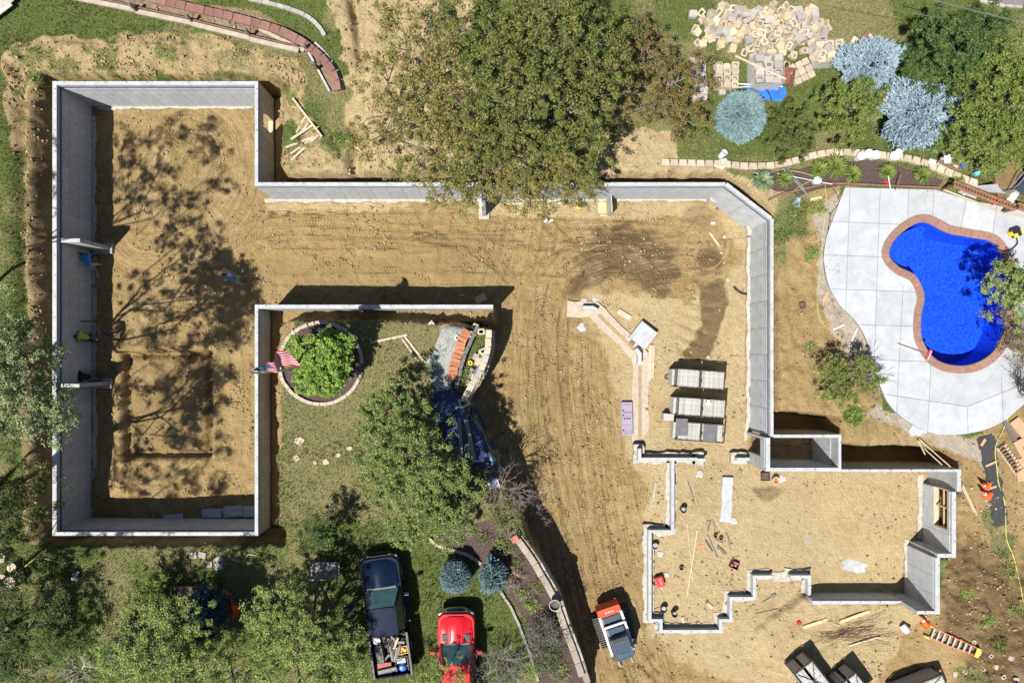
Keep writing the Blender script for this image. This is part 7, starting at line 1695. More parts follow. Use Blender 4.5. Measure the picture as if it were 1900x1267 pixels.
# galvanised poles, stakes, clutter by the bed
pole('longer galvanised pole propped over the timber border', (1453, 312), 2.75, (1503, 366), 2.65, .035, M_GALV, 'fence_pole', 'pole'); pole('shorter galvanised pole beside the longer one', (1460, 312), 2.7, (1492, 350), 2.65, .03, M_GALV, 'fence_pole', 'pole'); pole('white pole lying across the bed behind the upturned bucket', (1442, 322), 2.7, (1544, 342), 2.7, .02, M_WHITE, 'pole', 'pole')
cord('yellow cord winding among the grassy clumps', [(1445, 322), (1465, 318), (1490, 322), (1510, 330), (1495, 340), (1470, 355)], .014); board('orange board at the foot of the galvanised poles', (1503, 371), (1524, 367), .14, .05, M_WOOD)
pole('white stake leaning at the deck edge beside the red flag', (1648, 327), 3.1, (1652, 350), 2.6, .025, M_WHITE, 'stake', 'stake'); o = MB().prism([(-.14, -.05), (.1, -.12), (.02, .13)], 0, .015).build('flag_scrap', M_RED); o.location = VG(1643, 338, .06); tag(o, 'red cloth beside the white stake', 'cloth')
pole('brown stake leaning at the deck edge', (1673, 324), 3.2, (1661, 353), 2.6, .022, M_WOODB, 'stake', 'stake')
for i, (a, b) in enumerate((((1578, 560), (1564, 568)), ((1545, 612), (1566, 602)), ((1578, 634), (1590, 609)))): board(('tan brick-like board', 'short white lath', 'white lath')[i] + ' on the pale strip beside the deck curve', a if i else (1526, 560), b if i else (1536, 541), .16 if i == 0 else .06, .04, M_CARD if i == 0 else M_WHITE, 'lath', 'lath')
# pool tools
pole('wooden pole of the pool brush lying on the deck', (1666, 637), 2.6, (1716, 655), 2.64, .02, M_WOODB, 'brush_pole', 'pole')
th = thing('pool_brush', 'red pool brush at the edge of the pool', 'brush', (*P(1721, 658, DZ), DZ + .05), R(65)); MB().box((0, 0, 0), (.5, .1, .07)).build('head', mat('brush_red', (.6, .05, .06), .5, .1), th, bevel=.02); MB().box((0, -.07, -.02), (.46, .05, .05)).build('bristles', M_WHITE, th)
th = thing('pool_cleaner', 'yellow and black pool cleaning robot on the deck', 'pool cleaner', (*P(1880, 432, DZ), DZ), R(20))
MB().box((0, 0, .14), (.42, .46, .16)).build('body', M_BLACK, th, bevel=.05); MB().box((-.1, -.14, .23), (.2, .18, .05)).build('cover', M_YELLOW, th, bevel=.02)
for s in (-1, 1):
    wh = MB().lathe([(.12, -.04), (.12, .04)], n=14).build('wheel', M_YELLOW, th, smooth=True); wh.location = (s * .24, 0, .12); wh.rotation_euler = (0, R(90), 0)
o = MB().tube([(*P(a, b, DZ), DZ + .05) for a, b in catmull([(1884, 440), (1886, 452), (1876, 462), (1862, 466), (1850, 463)], 5)], .03, 6).build('hose', M_BLACK, smooth=True); tag(o, 'black hose from the pool cleaner into the water', 'hose')
board('small grey stick on the deck left of the pool', (1625, 514), (1636, 508), .03, .02, M_WOODG, 'stick', 'stick'); board('tiny twig on the deck below the grey stick', (1648, 570), (1652, 572), .03, .02, M_WOODB, 'twig', 'twig')
# lattice fence, sheds, curved sheet at the right
def lattice(label, a, b, h=.9, n_=20):
    A, B = VG(*a), VG(*b); L = (B - A).length; ang = math.atan2(B.y - A.y, B.x - A.x); th = thing('slatted_fence', label, 'fence', A, ang); m_ = mat('redwood', (.24, .105, .06), .85, .25, 5.)
    MB().box((L / 2, -.06, h), (L, .10, .06)).build('top_rail', m_, th); MB().box((L / 2, .20, h * .9), (L, .08, .06)).build('rail', m_, th); MB().box((L / 2, -.06, h * .25), (L, .06, .08)).build('rail', M_WOODP, th)
    for i in range(n_): MB().box((L * (i + .5) / n_, .07, h * .93), (.05, .28, .03), .35).build('slat', m_, th)
    for x in (.05, L - .05): MB().box((x, 0, h * .5), (.1, .1, h + .1)).build('post', M_WOODB, th)
lattice('left stretch of slatted redwood fence along the pool deck', (1745, 352), (1855, 396)); lattice('right stretch of slatted redwood fence along the pool deck', (1862, 392), (1930, 416), n_=11)
th = thing('curved_sheet', 'upright curved grey corrugated sheet behind the fence', 'sheet', VG(1826, 347), R(-15)); m_ = mat('corrugated_grey', (.30, .30, .31), .5, .15, 3.)
mb = MB(); rows = []
for k in range(28):
    a = -1.0 + 2.0 * k / 27; r_ = .62 + .018 * (1 if k % 2 else -1); rows.append([(math.sin(a) * .55, -.2 - math.cos(a) * .35 + .3, .05 + .0 * k), (math.sin(a) * .55 + .55, -.3 - math.cos(a) * r_ + .6, .75)])
mb.loft(rows, closed=False, cap=False); mb.build('panel', m_, th)
th = thing('flat_sheet', 'grey corrugated sheet lying flat beside the curved one', 'sheet', VG(1795, 350), R(-20)); mb = MB()
for k in range(12): mb.box((0, -.35 + k * .064, .12 + .012 * (k % 2)), (.9 - .03 * k, .062, .03))
mb.build('panel', m_, th)
p = VG(1865, 335); th = thing('timber_platform', 'brown timber platform behind the fence at the right edge', 'deck', p, R(8))
for i in range(9): MB().box((-.55 + i * .145, 0, .2), (.135, 1.7, .04)).build('deck_board', mat('deck_brown', (.16, .105, .05), .8, .3, 4., stretch=(1, 1, 1)), th)
MB().box((0, 0, .09), (1.2, 1.6, .15)).build('joists', M_WOODB, th)
p = VG(1895, 330); th = thing('dark_canopy', 'dark padded mat with curved pale poles at the right edge', 'canopy', p, R(-30))
MB().box((.2, 0, .55), (.9, 1.9, .08)).build('mat', mat('mat_black', (.03, .04, .055), .5, .3), th, bevel=.03)
for s in (-.25, -.42): MB().tube([(s, -1.0, .3), (s - .12, -.5, .9), (s - .1, 0, 1.0), (s + .05, .6, .9), (s + .3, 1.1, .5)], .022, 6).build('pole', M_GALV, th, smooth=True)
for y in (-.8, .8): MB().box((.2, y, .25), (.06, .06, .55)).build('leg', M_DARKST, th)
for i, (px, py) in enumerate(((1781, 353), (1800, 360), (1849, 374))):
    th = thing('scooter', ('left', 'middle', 'right')[i] + ' small toy scooter on the ground behind the fence', 'scooter', VG(px, py), R(-20 + 30 * i)); MB().box((-.15, 0, .1), (.5, .1, .03)).build('deck', (M_RED, M_STEEL, M_ORANGE)[i], th, bevel=.01)
    for x in (-.38, .1): wh = MB().lathe([(.07, -.02), (.07, .02)], n=12).build('wheel', M_WHITE, th); wh.location = (x, 0, .12); wh.rotation_euler = (R(90), 0, 0)
    MB().tube([(.1, 0, .1), (.2, 0, .5)], .014, 5).build('stem', M_GALV, th)
th = thing('ride_on_toy', 'white toy car among clutter behind the fence', 'toy', VG(1874, 366), R(-35)); MB().loft([[(-.16, -.3, .05), (.16, -.3, .05), (.16, .3, .05), (-.16, .3, .05)], [(-.18, -.32, .2), (.18, -.32, .2), (.18, .32, .2), (-.18, .32, .2)], [(-.1, -.2, .32), (.1, -.2, .32), (.1, .1, .32), (-.1, .1, .32)]]).build('body', M_WHITE, th, bevel=.02)
for x in (-.18, .18):
    for y in (-.22, .22): wh = MB().lathe([(.08, -.03), (.08, .03)], n=12).build('wheel', M_BLACK, th); wh.location = (x, y, .08); wh.rotation_euler = (0, R(90), 0)
th = thing('wooden_pallet', 'brown slatted pallet under the tree at the end of the bed', 'pallet', VG(1755, 306), R(-28))
for i in range(6): MB().box((0, -.36 + i * .145, .14), (.95, .10, .025)).build('slat', M_WOODG if i % 2 else M_WOODB, th)
for x in (-.42, 0, .42): MB().box((x, 0, .06), (.08, .86, .1)).build('runner', M_WOODB, th)
o = MB().box((0, 0, .03), (.32, .38, .05), .2).build('white_board', M_WHITE, bevel=.01); o.location = VG(1751, 298, .2); tag(o, 'white board lying on the brown pallet', 'board')
o = MB().box((0, 0, .12), (.32, .22, .24), -.3).build('carton', M_WHITE, bevel=.01); o.location = VG(1724, 303); tag(o, 'white carton left of the brown pallet', 'box')
o = MB().box((0, 0, .04), (.2, .12, .08), .2).box((.28, -.02, .04), (.2, .12, .08), -.1).build('blue_shoes', mat('shoe_blue', (.03, .12, .5), .5, .1), bevel=.02); o.location = VG(1785, 308); tag(o, 'pair of blue shoes right of the brown pallet', 'shoes')
o = MB().box((0, 0, .12), (.24, .2, .24), .3).build('cyan_carton', mat('cyan', (.12, .42, .46), .5, .1), bevel=.02); o.location = VG(1808, 324); tag(o, 'small cyan box at the end of the bed', 'box')
th = thing('hose_reel', 'small black wheel leaning by the flat grey sheet', 'wheel', VG(1799, 333)); MB().tube([(math.cos(a) * .16, math.sin(a) * .16, .06) for a in np.linspace(0, 6.283, 21)], .035, 6).build('tyre', M_RUBBER, th, smooth=True); MB().box((0, 0, .06), (.3, .03, .02)).box((0, 0, .07), (.03, .3, .02)).build('spokes', M_STEEL, th)
# plastic wrap at left end of the edging
sheet('crumpled clear plastic at the left end of the block edging', [(1325, 300), (1345, 296), (1352, 306), (1338, 316), (1322, 312)], mat('clear_plastic', (.55, .56, .56), .25, .2, 6., .8, 12), 'plastic_wrap', 'plastic', .1, .15, 33, .1)
# ================================================================== vehicles
M_BLKPAINT = mat('black_blue_paint', (.004, .010, .028), .12, .15, 3., spec=.35); M_REDPAINT = mat('red_paint', (.50, .012, .018), .2, .08, 3., coat=.2)
M_GLASS = mat('dark_glass', (.012, .03, .04), .08, .2, 3.); M_CHROME = mat('chrome', (.45, .50, .55), .18, .1, 5., metal=.9); M_LAMP = mat('lamp_glass', (.55, .58, .58), .15, .1, 5.)
def rrect(w, l, r, y0, z, n=4):
    """rounded rectangle ring, centred on x, from y0 to y0+l"""
    pts = []
    for cx, cy, a0 in ((w / 2 - r, y0 + l - r, 0), (-w / 2 + r, y0 + l - r, 90), (-w / 2 + r, y0 + r, 180), (w / 2 - r, y0 + r, 270)):
        for k in range(n + 1):
            a = R(a0 + 90 * k / n); pts.append((cx + math.cos(a) * r, cy + math.sin(a) * r, z))
    return pts
def pickup(label, loc, rz, paint, L=5.8, W=1.98, cab=(.55, 2.55), hood=1.35, bed=True, bumper=M_BLKPAINT, door_open=False, vents=False, name='pickup_truck'):
    """front faces +y; origin in the middle of the wheelbase on the ground"""
    th = thing(name, label, 'pickup truck', loc, rz)
    F, B = L / 2, -L / 2; yb = B + .12; cab_front = F - hood - .25; cab_rear = cab_front - cab[1]
    # lower body, tapered nose
    mb = MB(); rings = []
    for z, w, fr, rd in ((.42, W * .96, F - .16, .30), (.62, W, F - .10, .34), (.90, W, F - .12, .36), (1.02, W * .97, F - .18, .36)): rings.append(rrect(w, fr - cab_rear, rd, cab_rear, z, 5))
    mb.loft(rings); mb.build('body', paint, th, smooth=True)
    # bonnet with a raised middle
    hb = MB(); hw = W * .86
    prof = lambda x: .06 * (1 - (abs(x) / (hw / 2)) ** 4) + (.035 if abs(x) < hw * .27 else 0)
    xs_ = [-hw / 2, -hw * .40, -hw * .29, -hw * .25, 0, hw * .25, hw * .29, hw * .40, hw / 2]; rows = []
    for y, zz in ((F - .26, .98), (F - .40, 1.05), (F - .9, 1.09), (cab_front + .10, 1.13)): rows.append([(x * (1 if y < F - .3 else .94), y - (.10 * (abs(x) / (hw / 2)) ** 3 if y > F - .5 else 0), zz + prof(x)) for x in xs_])
    hb.loft(rows, closed=False, cap=False); hb.build('bonnet', paint, th, smooth=True)
    # cab: glasshouse and roof
    zr, zs = 1.86, 1.08; wr = W * .72; ra, rb_ = cab_front - .55, cab_rear + .16
    lowr = rrect(W * .92, cab_front - cab_rear, .16, cab_rear, zs, 4); upr = rrect(wr, ra - rb_, .16, rb_, zr - .06, 4); top_ = rrect(wr * .93, ra - rb_ - .10, .16, rb_ + .05, zr, 4)
    MB().loft([lowr, upr], cap=False).build('window_band', M_GLASS, th, smooth=True); MB().loft([upr, top_]).build('roof', paint, th, smooth=True)
    ws = [(-W * .415, cab_front - .02, zs + .012), (W * .415, cab_front - .02, zs + .012), (wr * .47, ra - .01, zr - .052), (-wr * .47, ra - .01, zr - .052)]
    MB().loft([[(x * 1.0, y + .012, z + .012) for x, y, z in ws], [(x, y - .02, z - .02) for x, y, z in ws]]).build('windscreen', mat('windscreen', (.06, .13, .15), .06, .25, 3.), th)
    for s in (-1, 1):
        MB().bar((s * W * .44, cab_front - .02, zs + .02), (s * wr * .49, ra, zr - .03), .07, .05).build('pillar', paint, th); MB().bar((s * W * .455, cab_front - 1.15, zs + .02), (s * wr * .495, cab_front - 1.12, zr - .05), .09, .04).build('pillar', paint, th); MB().bar((s * W * .45, cab_rear + .06, zs + .02), (s * wr * .49, rb_ + .05, zr - .03), .14, .05).build('pillar', paint, th)
        MB().bar((s * wr * .49, ra, zr - .02), (s * wr * .49, rb_ + .1, zr - .02), .05, .05).build('roof_rail', paint, th)
        mir = MB(); mir.bar((s * W * .47, cab_front - .25, 1.12), (s * (W / 2 + .16), cab_front - .28, 1.18), .05, .05).box((s * (W / 2 + .22), cab_front - .26, 1.22), (.20, .13, .24)); mo = mir.build('mirror', paint, th, bevel=.015); MB().box((s * (W / 2 + .22), cab_front - .332, 1.22), (.17, .01, .2)).build('mirror_glass', M_CHROME, mo)
        MB().box((s * (W * .35), F - .20, .78), (W * .22, .14, .2), -s * .25).build('headlight', M_LAMP, th, bevel=.03)
        wh = MB().lathe([(.34, -.13), (.39, -.11), (.39, .11), (.34, .13)], n=24).build('wheel', M_RUBBER, th, smooth=True); wh.location = (s * (W / 2 - .14), F - 1.05, .39); wh.rotation_euler = (0, R(90), 0); MB().lathe([(.24, -.02), (.22, .02), (.05, .03)], n=16).build('rim', M_CHROME, wh).location = (0, 0, s * .125)
        wh = MB().lathe([(.34, -.13), (.39, -.11), (.39, .11), (.34, .13)], n=24).build('wheel', M_RUBBER, th, smooth=True); wh.location = (s * (W / 2 - .14), B + 1.15, .39); wh.rotation_euler = (0, R(90), 0); MB().lathe([(.24, -.02), (.22, .02), (.05, .03)], n=16).build('rim', M_CHROME, wh).location = (0, 0, s * .125)
        fl = MB(); fl.tube([(s * (W / 2 + .005), F - 1.05 + .47 * math.cos(a), .40 + .47 * math.sin(a)) for a in np.linspace(.1, 3.04, 11)], .028, 5); fl.build('wheel_arch', paint, th, smooth=True)
        fl = MB(); fl.tube([(s * (W / 2 + .005), B + 1.15 + .47 * math.cos(a), .40 + .47 * math.sin(a)) for a in np.linspace(.1, 3.04, 11)], .028, 5); fl.build('wheel_arch', paint, th, smooth=True)
        MB().box((s * (W / 2 + .03), (cab_front + cab_rear) / 2, .42), (.12, cab[1] * .85, .05)).build('side_step', M_BLACK, th)
    MB().box((0, F - .13, .76), (W * .48, .08, .26)).build('grille', M_BLACK, th, bevel=.02)
    bp_ = MB(); bp_.loft([[(x * k, F - .02 - .22 * (abs(x) / (W / 2)) ** 2.4 + d, z) for x in np.linspace(-W / 2, W / 2, 13)] + [(x * k, F - .20 - .22 * (abs(x) / (W / 2)) ** 2.4 + d, z) for x in np.linspace(W / 2, -W / 2, 13)] for z, k, d in ((.42, .97, -.02), (.50, 1., .02), (.66, 1., .02), (.70, .98, -.01))]); bp_.build('front_bumper', bumper, th, smooth=True)
    MB().box((0, cab_front + .07, 1.115), (W * .74, .14, .03)).build('wiper_cowl', M_BLACK, th)
    if vents:
        for s in (-1, 1):
            v_ = MB()
            for k in range(6): v_.box((s * W * .285, cab_front + .22 + k * .05, 1.185), (W * .18, .03, .02))
            v_.box((s * W * .285, cab_front + .345, 1.172), (W * .19, .32, .015)); v_.build('bonnet_vent', M_BLACK, th)
        for s in (-1, 1): MB().bar((s * W * .15, F - .5, 1.185), (s * W * .15, cab_front + .2, 1.235), .03, .02).build('bonnet_rib', paint, th)
    # bed
    by0, by1 = B + .10, cab_rear - .03
    sd = MB()
    for s in (-1, 1): sd.box((s * (W / 2 - .045), (by0 + by1) / 2, .78), (.09, by1 - by0, .60))
    sd.box((0, by1 - .04, .80), (W - .19, .07, .56)); bo = sd.build('bed', paint, th, bevel=.02)
    MB().box((0, (by0 + by1) / 2, .54), (W - .2, by1 - by0 - .1, .06)).build('bed_floor', mat('bed_liner', (.045, .042, .040), .8, .3, 5.), th); MB().box((0, by0 + .035, .80), (W - .19, .07, .54)).build('tailgate', paint, th, bevel=.015); MB().box((0, B + .02, .52), (W * .94, .16, .16)).build('rear_bumper', bumper, th, bevel=.03)
    for s in (-1, 1): MB().box((s * (W / 2 - .08), by0 + .0, .9), (.12, .04, .28)).build('tail_light', M_RED, th); MB().box((s * (W / 2 - .045), (by0 + by1) / 2, 1.09), (.10, by1 - by0 - .02, .03)).build('bed_rail', M_BLACK if bumper is not M_CHROME else paint, th, bevel=.008)
    if door_open:
        dg = bpy.data.objects.new('door', None); COL.objects.link(dg); dg.parent = th; dg.location = (-W / 2 + .03, cab_front - .12, 0); dg.rotation_euler = (0, 0, R(-58)); tag(dg, 'driver door standing open')
        MB().box((0, -.55, .78), (.09, 1.1, .62)).build('door_skin', paint, dg, bevel=.02); MB().loft([[(-.01, -.05, 1.09), (.03, -.05, 1.09), (.03, -1.08, 1.09), (-.01, -1.08, 1.09)], [(.15, -.62, 1.74), (.19, -.62, 1.74), (.19, -1.02, 1.74), (.15, -1.02, 1.74)]]).build('door_glass', M_GLASS, dg); MB().box((-.06, -.95, .95), (.03, .18, .04)).build('handle', M_CHROME, dg)
    return th
p = VG(722, 1128)
bp_th = pickup('black crew-cab pickup with a bed full of tools parked on the lawn', (p.x, p.y, 2.47), R(7.5), M_BLKPAINT, 5.6, 1.78, (0, 2.0), 1.28, door_open=True)
# load in the bed of the black pickup: separate things
Mw = Matrix.Translation((p.x, p.y, 2.47)) @ Matrix.Rotation(R(7.5), 4, 'Z')
def load(name, label, cat, mb, m, x, y, z, rz=0.0, bevel=.01, smooth=False):
    o = mb.build(name, m, bevel=bevel, smooth=smooth); o.matrix_world = Mw @ Matrix.Translation((x, y, z)) @ Matrix.Rotation(rz, 4, 'Z'); return tag(o, label, cat)
fz = .575
load('plastic_drum', 'white-lidded bucket in the pickup bed', 'bucket', MB().lathe([(.15, 0), (.17, .38), (.18, .38), (.18, .41), (.001, .41)], n=20), M_WHITE, -.55, -1.02, fz, smooth=True, bevel=0)
load('orange_bucket', 'orange bucket beside the white-lidded one in the pickup bed', 'bucket', MB().lathe([(.13, 0), (.15, .34), (.15, .36)], n=18), M_ORANGE, -.70, -.86, fz, smooth=True, bevel=0)
load('grey_tarp_bundle', 'long grey bundle along the left side of the pickup bed', 'bundle', MB().loft([rrect(.36, 1.1, .15, -.55, .02), rrect(.42, 1.16, .18, -.58, .18), rrect(.30, 1.0, .14, -.5, .34)]), mat('bundle_grey', (.13, .12, .11), .9, .4, 6., .5, 20), -.52, -1.62, fz, .05, smooth=True, bevel=0)
for i, (x, y, rz, L_, m_, lab) in enumerate(((-.02, -1.55, .05, 1.1, M_STEEL, 'long steel bar in the middle of the pickup bed'), (.1, -1.6, -.02, 1.0, M_RUST, 'rusty bar in the middle of the pickup bed'), (-.3, -.72, .9, .8, M_DARKST, 'dark crossbar at the front of the pickup bed'), (.05, -.85, .65, .9, M_STEEL, 'grey tool lying diagonally at the front of the pickup bed'), (.3, -1.25, -.5, .55, M_WOOD, 'wooden handle on the right of the pickup bed'))):
    load('tool', lab, 'tool', MB().bar((0, -L_ / 2, .1), (0, L_ / 2, .14), .09, .07), m_, x, y, fz + .12 + .04 * i, rz)
load('cardboard_box', 'yellow-brown box at the front right of the pickup bed', 'box', MB().box((0, 0, .16), (.34, .38, .32)), mat('tan_box', (.42, .25, .09), .8, .2), .48, -.72, fz); load('red_case', 'red metal case across the rear of the pickup bed', 'case', MB().box((0, 0, .14), (.72, .30, .28)), mat('faded_red', (.30, .05, .045), .6, .3, 5.), -.42, -2.26, fz); load('aluminium_channel', 'silver channel on top of the red case', 'channel', MB().box((0, 0, .05), (.86, .20, .10)).box((0, .08, .11), (.86, .02, .03)).box((0, -.08, .11), (.86, .02, .03)), M_STEEL, -.25, -2.42, fz + .3, .1)
load('tote_box', 'brown tote behind the silver channel in the pickup bed', 'box', MB().box((0, 0, .15), (.62, .26, .3)), mat('brown_tote', (.12, .095, .075), .7, .3), -.40, -2.62, fz); load('grey_crate', 'grey open crate at the rear right of the pickup bed', 'crate', MB().box((0, 0, .02), (.56, .8, .03)).box((-.27, 0, .16), (.02, .8, .3)).box((.27, 0, .16), (.02, .8, .3)).box((0, .39, .16), (.52, .02, .3)).box((0, -.39, .16), (.52, .02, .3)), M_DARKST, .42, -2.32, fz, bevel=0)
load('blue_bag', 'bright blue plastic bag in the grey crate of the pickup', 'bag', MB().lathe([(.04, 0), (.17, .06), (.2, .14), (.13, .24), (.02, .27)], n=9), M_BLUE, .42, -2.46, fz + .06, smooth=True, bevel=0); load('white_box', 'grey-white box in the grey crate of the pickup', 'box', MB().box((0, 0, .12), (.4, .22, .22)), mat('greyish_white', (.34, .36, .34), .7, .2), .40, -2.12, fz + .04)
load('tool_tray', 'tray of small red and yellow tools on the right of the pickup bed', 'tray', MB().box((0, 0, .02), (.5, .34, .03)).box((-.24, 0, .1), (.02, .34, .16)).box((.24, 0, .1), (.02, .34, .16)).box((0, -.16, .1), (.46, .02, .16)).box((0, .16, .1), (.46, .02, .16)), M_YELLOW, .50, -1.66, fz + .1, .1, bevel=0)
for i, (x, y, m_) in enumerate(((.38, -1.62, M_RED), (.52, -1.62, M_YELLOW), (.62, -1.70, M_YELLOW), (.45, -1.72, M_ORANGE))): load('hand_tool', ('red', 'left yellow', 'right yellow', 'orange')[i] + ' hand tool in the tray of the pickup bed', 'tool', MB().box((0, 0, .05), (.1, .12, .09)), m_, x, y, fz + .14, i)
rq = random.Random(91)
for i in range(22):
    m_ = rq.choice((M_DARKST, M_STEEL, M_RUST, M_BLACK, M_WOODB, mat('dirty_grey', (.16, .15, .14), .8, .3), mat('dull_red', (.22, .04, .03), .7, .3)))
    load('loose_tool', 'small dark tool jumbled among the load of the black pickup', 'tool', MB().bar((0, -rq.uniform(.1, .4), 0), (0, rq.uniform(.1, .4), rq.uniform(0, .08)), rq.uniform(.04, .13), rq.uniform(.03, .1)), m_, rq.uniform(-.62, .62), rq.uniform(-2.5, -.8), fz + rq.uniform(.1, .34), rq.uniform(0, 3.1))['group'] = 'tools jumbled in the pickup bed'
# red truck
p = VG(850, 1238)
pickup('red pickup truck with chrome bumper under the leafless shrub', (p.x, p.y + .42, 2.47), R(1.0), M_REDPAINT, 5.2, 1.64, (0, 1.9), 1.25, bumper=M_CHROME, vents=True)

# ---- compact track loader; local +y is its front
p = VG(1137, 1162); th = thing('track_loader', 'white and orange compact track loader with pallet forks on the drive', 'loader', (p.x, p.y, p.z - .02), R(180 + 19))
M_LW = mat('loader_white', (.50, .53, .57), .4, .12, 4.); M_LO = mat('loader_orange', (.55, .06, .012), .4, .1, 4.); M_LD = mat('loader_dark', (.035, .055, .085), .4, .25, 4.)
for s in (-1, 1):
    tr_ = MB(); prof = [(-1.0, .22), (-.86, .06), (-.6, .0), (.6, .0), (.9, .10), (1.0, .28), (.9, .50), (.5, .58), (-.6, .60), (-.92, .48)]
    tr_.loft([[(s * .62, y, z) for y, z in prof], [(s * .98, y, z) for y, z in prof]]); to = tr_.build('track', M_RUBBER, th)
    cl = MB()
    for k in range(15): cl.box((s * .80, -.86 + k * .118, .612), (.36, .06, .05))
    cl.build('track_cleats', mat('dusty_rubber', (.085, .075, .068), .9, .3, 9.), to)
    MB().box((s * .80, 0, .3), (.37, 1.2, .2)).build('roller_frame', M_DARKST, to)
    arm = MB(); arm.loft([[(s * .52, -1.15, 1.0), (s * .66, -1.15, 1.0), (s * .66, -1.15, 1.30), (s * .52, -1.15, 1.30)], [(s * .54, -.2, 1.32), (s * .66, -.2, 1.32), (s * .66, -.2, 1.52), (s * .54, -.2, 1.52)], [(s * .54, 1.0, 1.10), (s * .66, 1.0, 1.10), (s * .66, 1.0, 1.30), (s * .54, 1.0, 1.30)], [(s * .54, 1.35, .45), (s * .66, 1.35, .45), (s * .66, 1.42, .6), (s * .54, 1.42, .6)]]); arm.build('lift_arm', M_LW, th, smooth=True)
    MB().box((s * .36, 1.75, .14), (.10, 1.10, .05)).build('fork', mat('fork_steel', (.24, .21, .23), .6, .2), th)
    MB().tube([(s * .2, 1.42, .62), (s * .2, 1.56, .64), (s * .62, 1.56, .64), (s * .62, 1.42, .62)], .03, 6).build('carriage_guard', M_BLACK, th)
    MB().lathe([(.06, 0), (.06, .5)], n=10).build('lift_cylinder', M_GALV, th).location = (s * .60, -.75, .85)
MB().loft([rrect(1.22, 2.3, .08, -1.15, .42), rrect(1.22, 2.3, .08, -1.15, .95)]).build('chassis', M_LW, th, bevel=.02)
MB().loft([rrect(1.28, .50, .10, -1.50, .45), rrect(1.30, .50, .10, -1.50, 1.12), rrect(1.24, .46, .10, -1.48, 1.25)]).build('rear_hood', M_LO, th, smooth=True)
MB().box((0, -.82, 1.12), (1.02, .46, .40)).build('engine_cover', M_LD, th, bevel=.04); MB().box((0, -.60, 1.50), (1.22, .13, .10)).build('cross_tube', M_LW, th, bevel=.03)
MB().box((0, -.28, 1.30), (.92, .42, .56)).build('cab_rear', M_LD, th, bevel=.04)
MB().loft([rrect(.98, 1.22, .06, -.10, .9), rrect(.98, 1.22, .06, -.10, 1.7), rrect(.94, 1.16, .08, -.07, 2.0)]).build('cab', M_LD, th, smooth=True)
MB().box((0, .02, 2.005), (.72, .20, .02)).build('roof_window', M_BLACK, th, bevel=.005)
for k in range(5): MB().box((-.32 + k * .16, .42, 2.012), (.022, .34, .03)).build('roof_rib', M_LD, th)
MB().box((0, .84, 2.01), (.55, .26, .035)).build('roof_hatch', mat('hatch_blue', (.03, .085, .115), .35, .2), th, bevel=.01); MB().box((0, 1.05, 1.2), (.80, .02, .9)).build('door_glass', M_GLASS, th); MB().box((0, 1.44, .40), (1.24, .10, .42)).build('carriage', M_BLACK, th, bevel=.02)
for s in (-1, 1): MB().box((s * .52, -1.73, .9), (.1, .02, .14)).build('tail_light', M_RED, th); MB().box((s * .4, 1.09, 1.9), (.12, .05, .08)).build('work_light', M_LAMP, th)
th.scale = (.9, .88, .9); th.location.y += .1
text_part('Bobcat', .17, M_WHITE, th, (0, -1.26, 1.263), math.pi)

# ================================================================== flag
bx, by = P(565, 684, 2.45); th = thing('flagpole', 'tall silver flagpole with ball top rising from the ring bed', 'flagpole', (bx, by, 2.4))
TZ = 6.9
MB().tube([(0, 0, -.1), (0, 0, TZ * .5), (0, 0, TZ)], [.055, .045, .03], 10).build('pole', M_GALV, th, smooth=True); MB().lathe([(.001, -.085), (.06, -.06), (.085, 0), (.06, .06), (.001, .085)], n=16, cap=False).build('ball', mat('silver_ball', (.5, .52, .56), .2, .1, metal=.8), th, smooth=True).location = (0, 0, TZ + .07); MB().tube([(.05, 0, .9), (.052, 0, TZ * .6), (.04, 0, TZ - .1)], .008, 4).build('halyard', M_WHITE, th); MB().box((.07, 0, .9), (.03, .03, .16)).build('cleat', M_STEEL, th)
fl = thing('flag', 'American flag hanging half furled from the pole', 'flag', (bx, by, 2.4 + TZ))
NXF, NYF = 30, 26; Lf, Hf = 1.75, 1.0; A0 = math.atan2(.72, .95)
def fpos(u, v):
    """u along the fly 0..1, v down the hoist 0..1: the cloth swings out and sags"""
    out = .06 + 1.38 * u - .10 * u * u; sag = .10 * u + .52 * u * u * (1 - .5 * v)
    fold = .13 * math.sin(u * 9.5 + v * 2.2) * u ** .6 + .05 * math.sin(u * 19 + v * 5)
    dirx, diry = math.cos(A0), math.sin(A0); side = fold - .60 * v * u ** .55 + .06 * u
    return (dirx * out - diry * side, diry * out + dirx * side, -.08 - v * Hf * (1 - .35 * u) - sag)
NYF = 26; mb = MB()
vs = [fpos(i / NXF, j / NYF) for j in range(NYF + 1) for i in range(NXF + 1)]; o_ = len(mb.v); mb.v.extend(vs)
for j in range(NYF):
    for i in range(NXF):
        q = j * (NXF + 1) + i; st = j * 13 // NYF; mb.f.append((q, q + 1, q + NXF + 2, q + NXF + 1)); mb.m.append(2 if (i < NXF * .4 and j < NYF * 7 / 13) else (0 if st % 2 == 0 else 1))
mb.build('cloth', [mat('flag_red', (.42, .010, .022), .75, .1), mat('flag_white', (.36, .36, .38), .75, .06), mat('flag_navy', (.012, .022, .10), .75, .1)], fl, smooth='all')
star = MB()
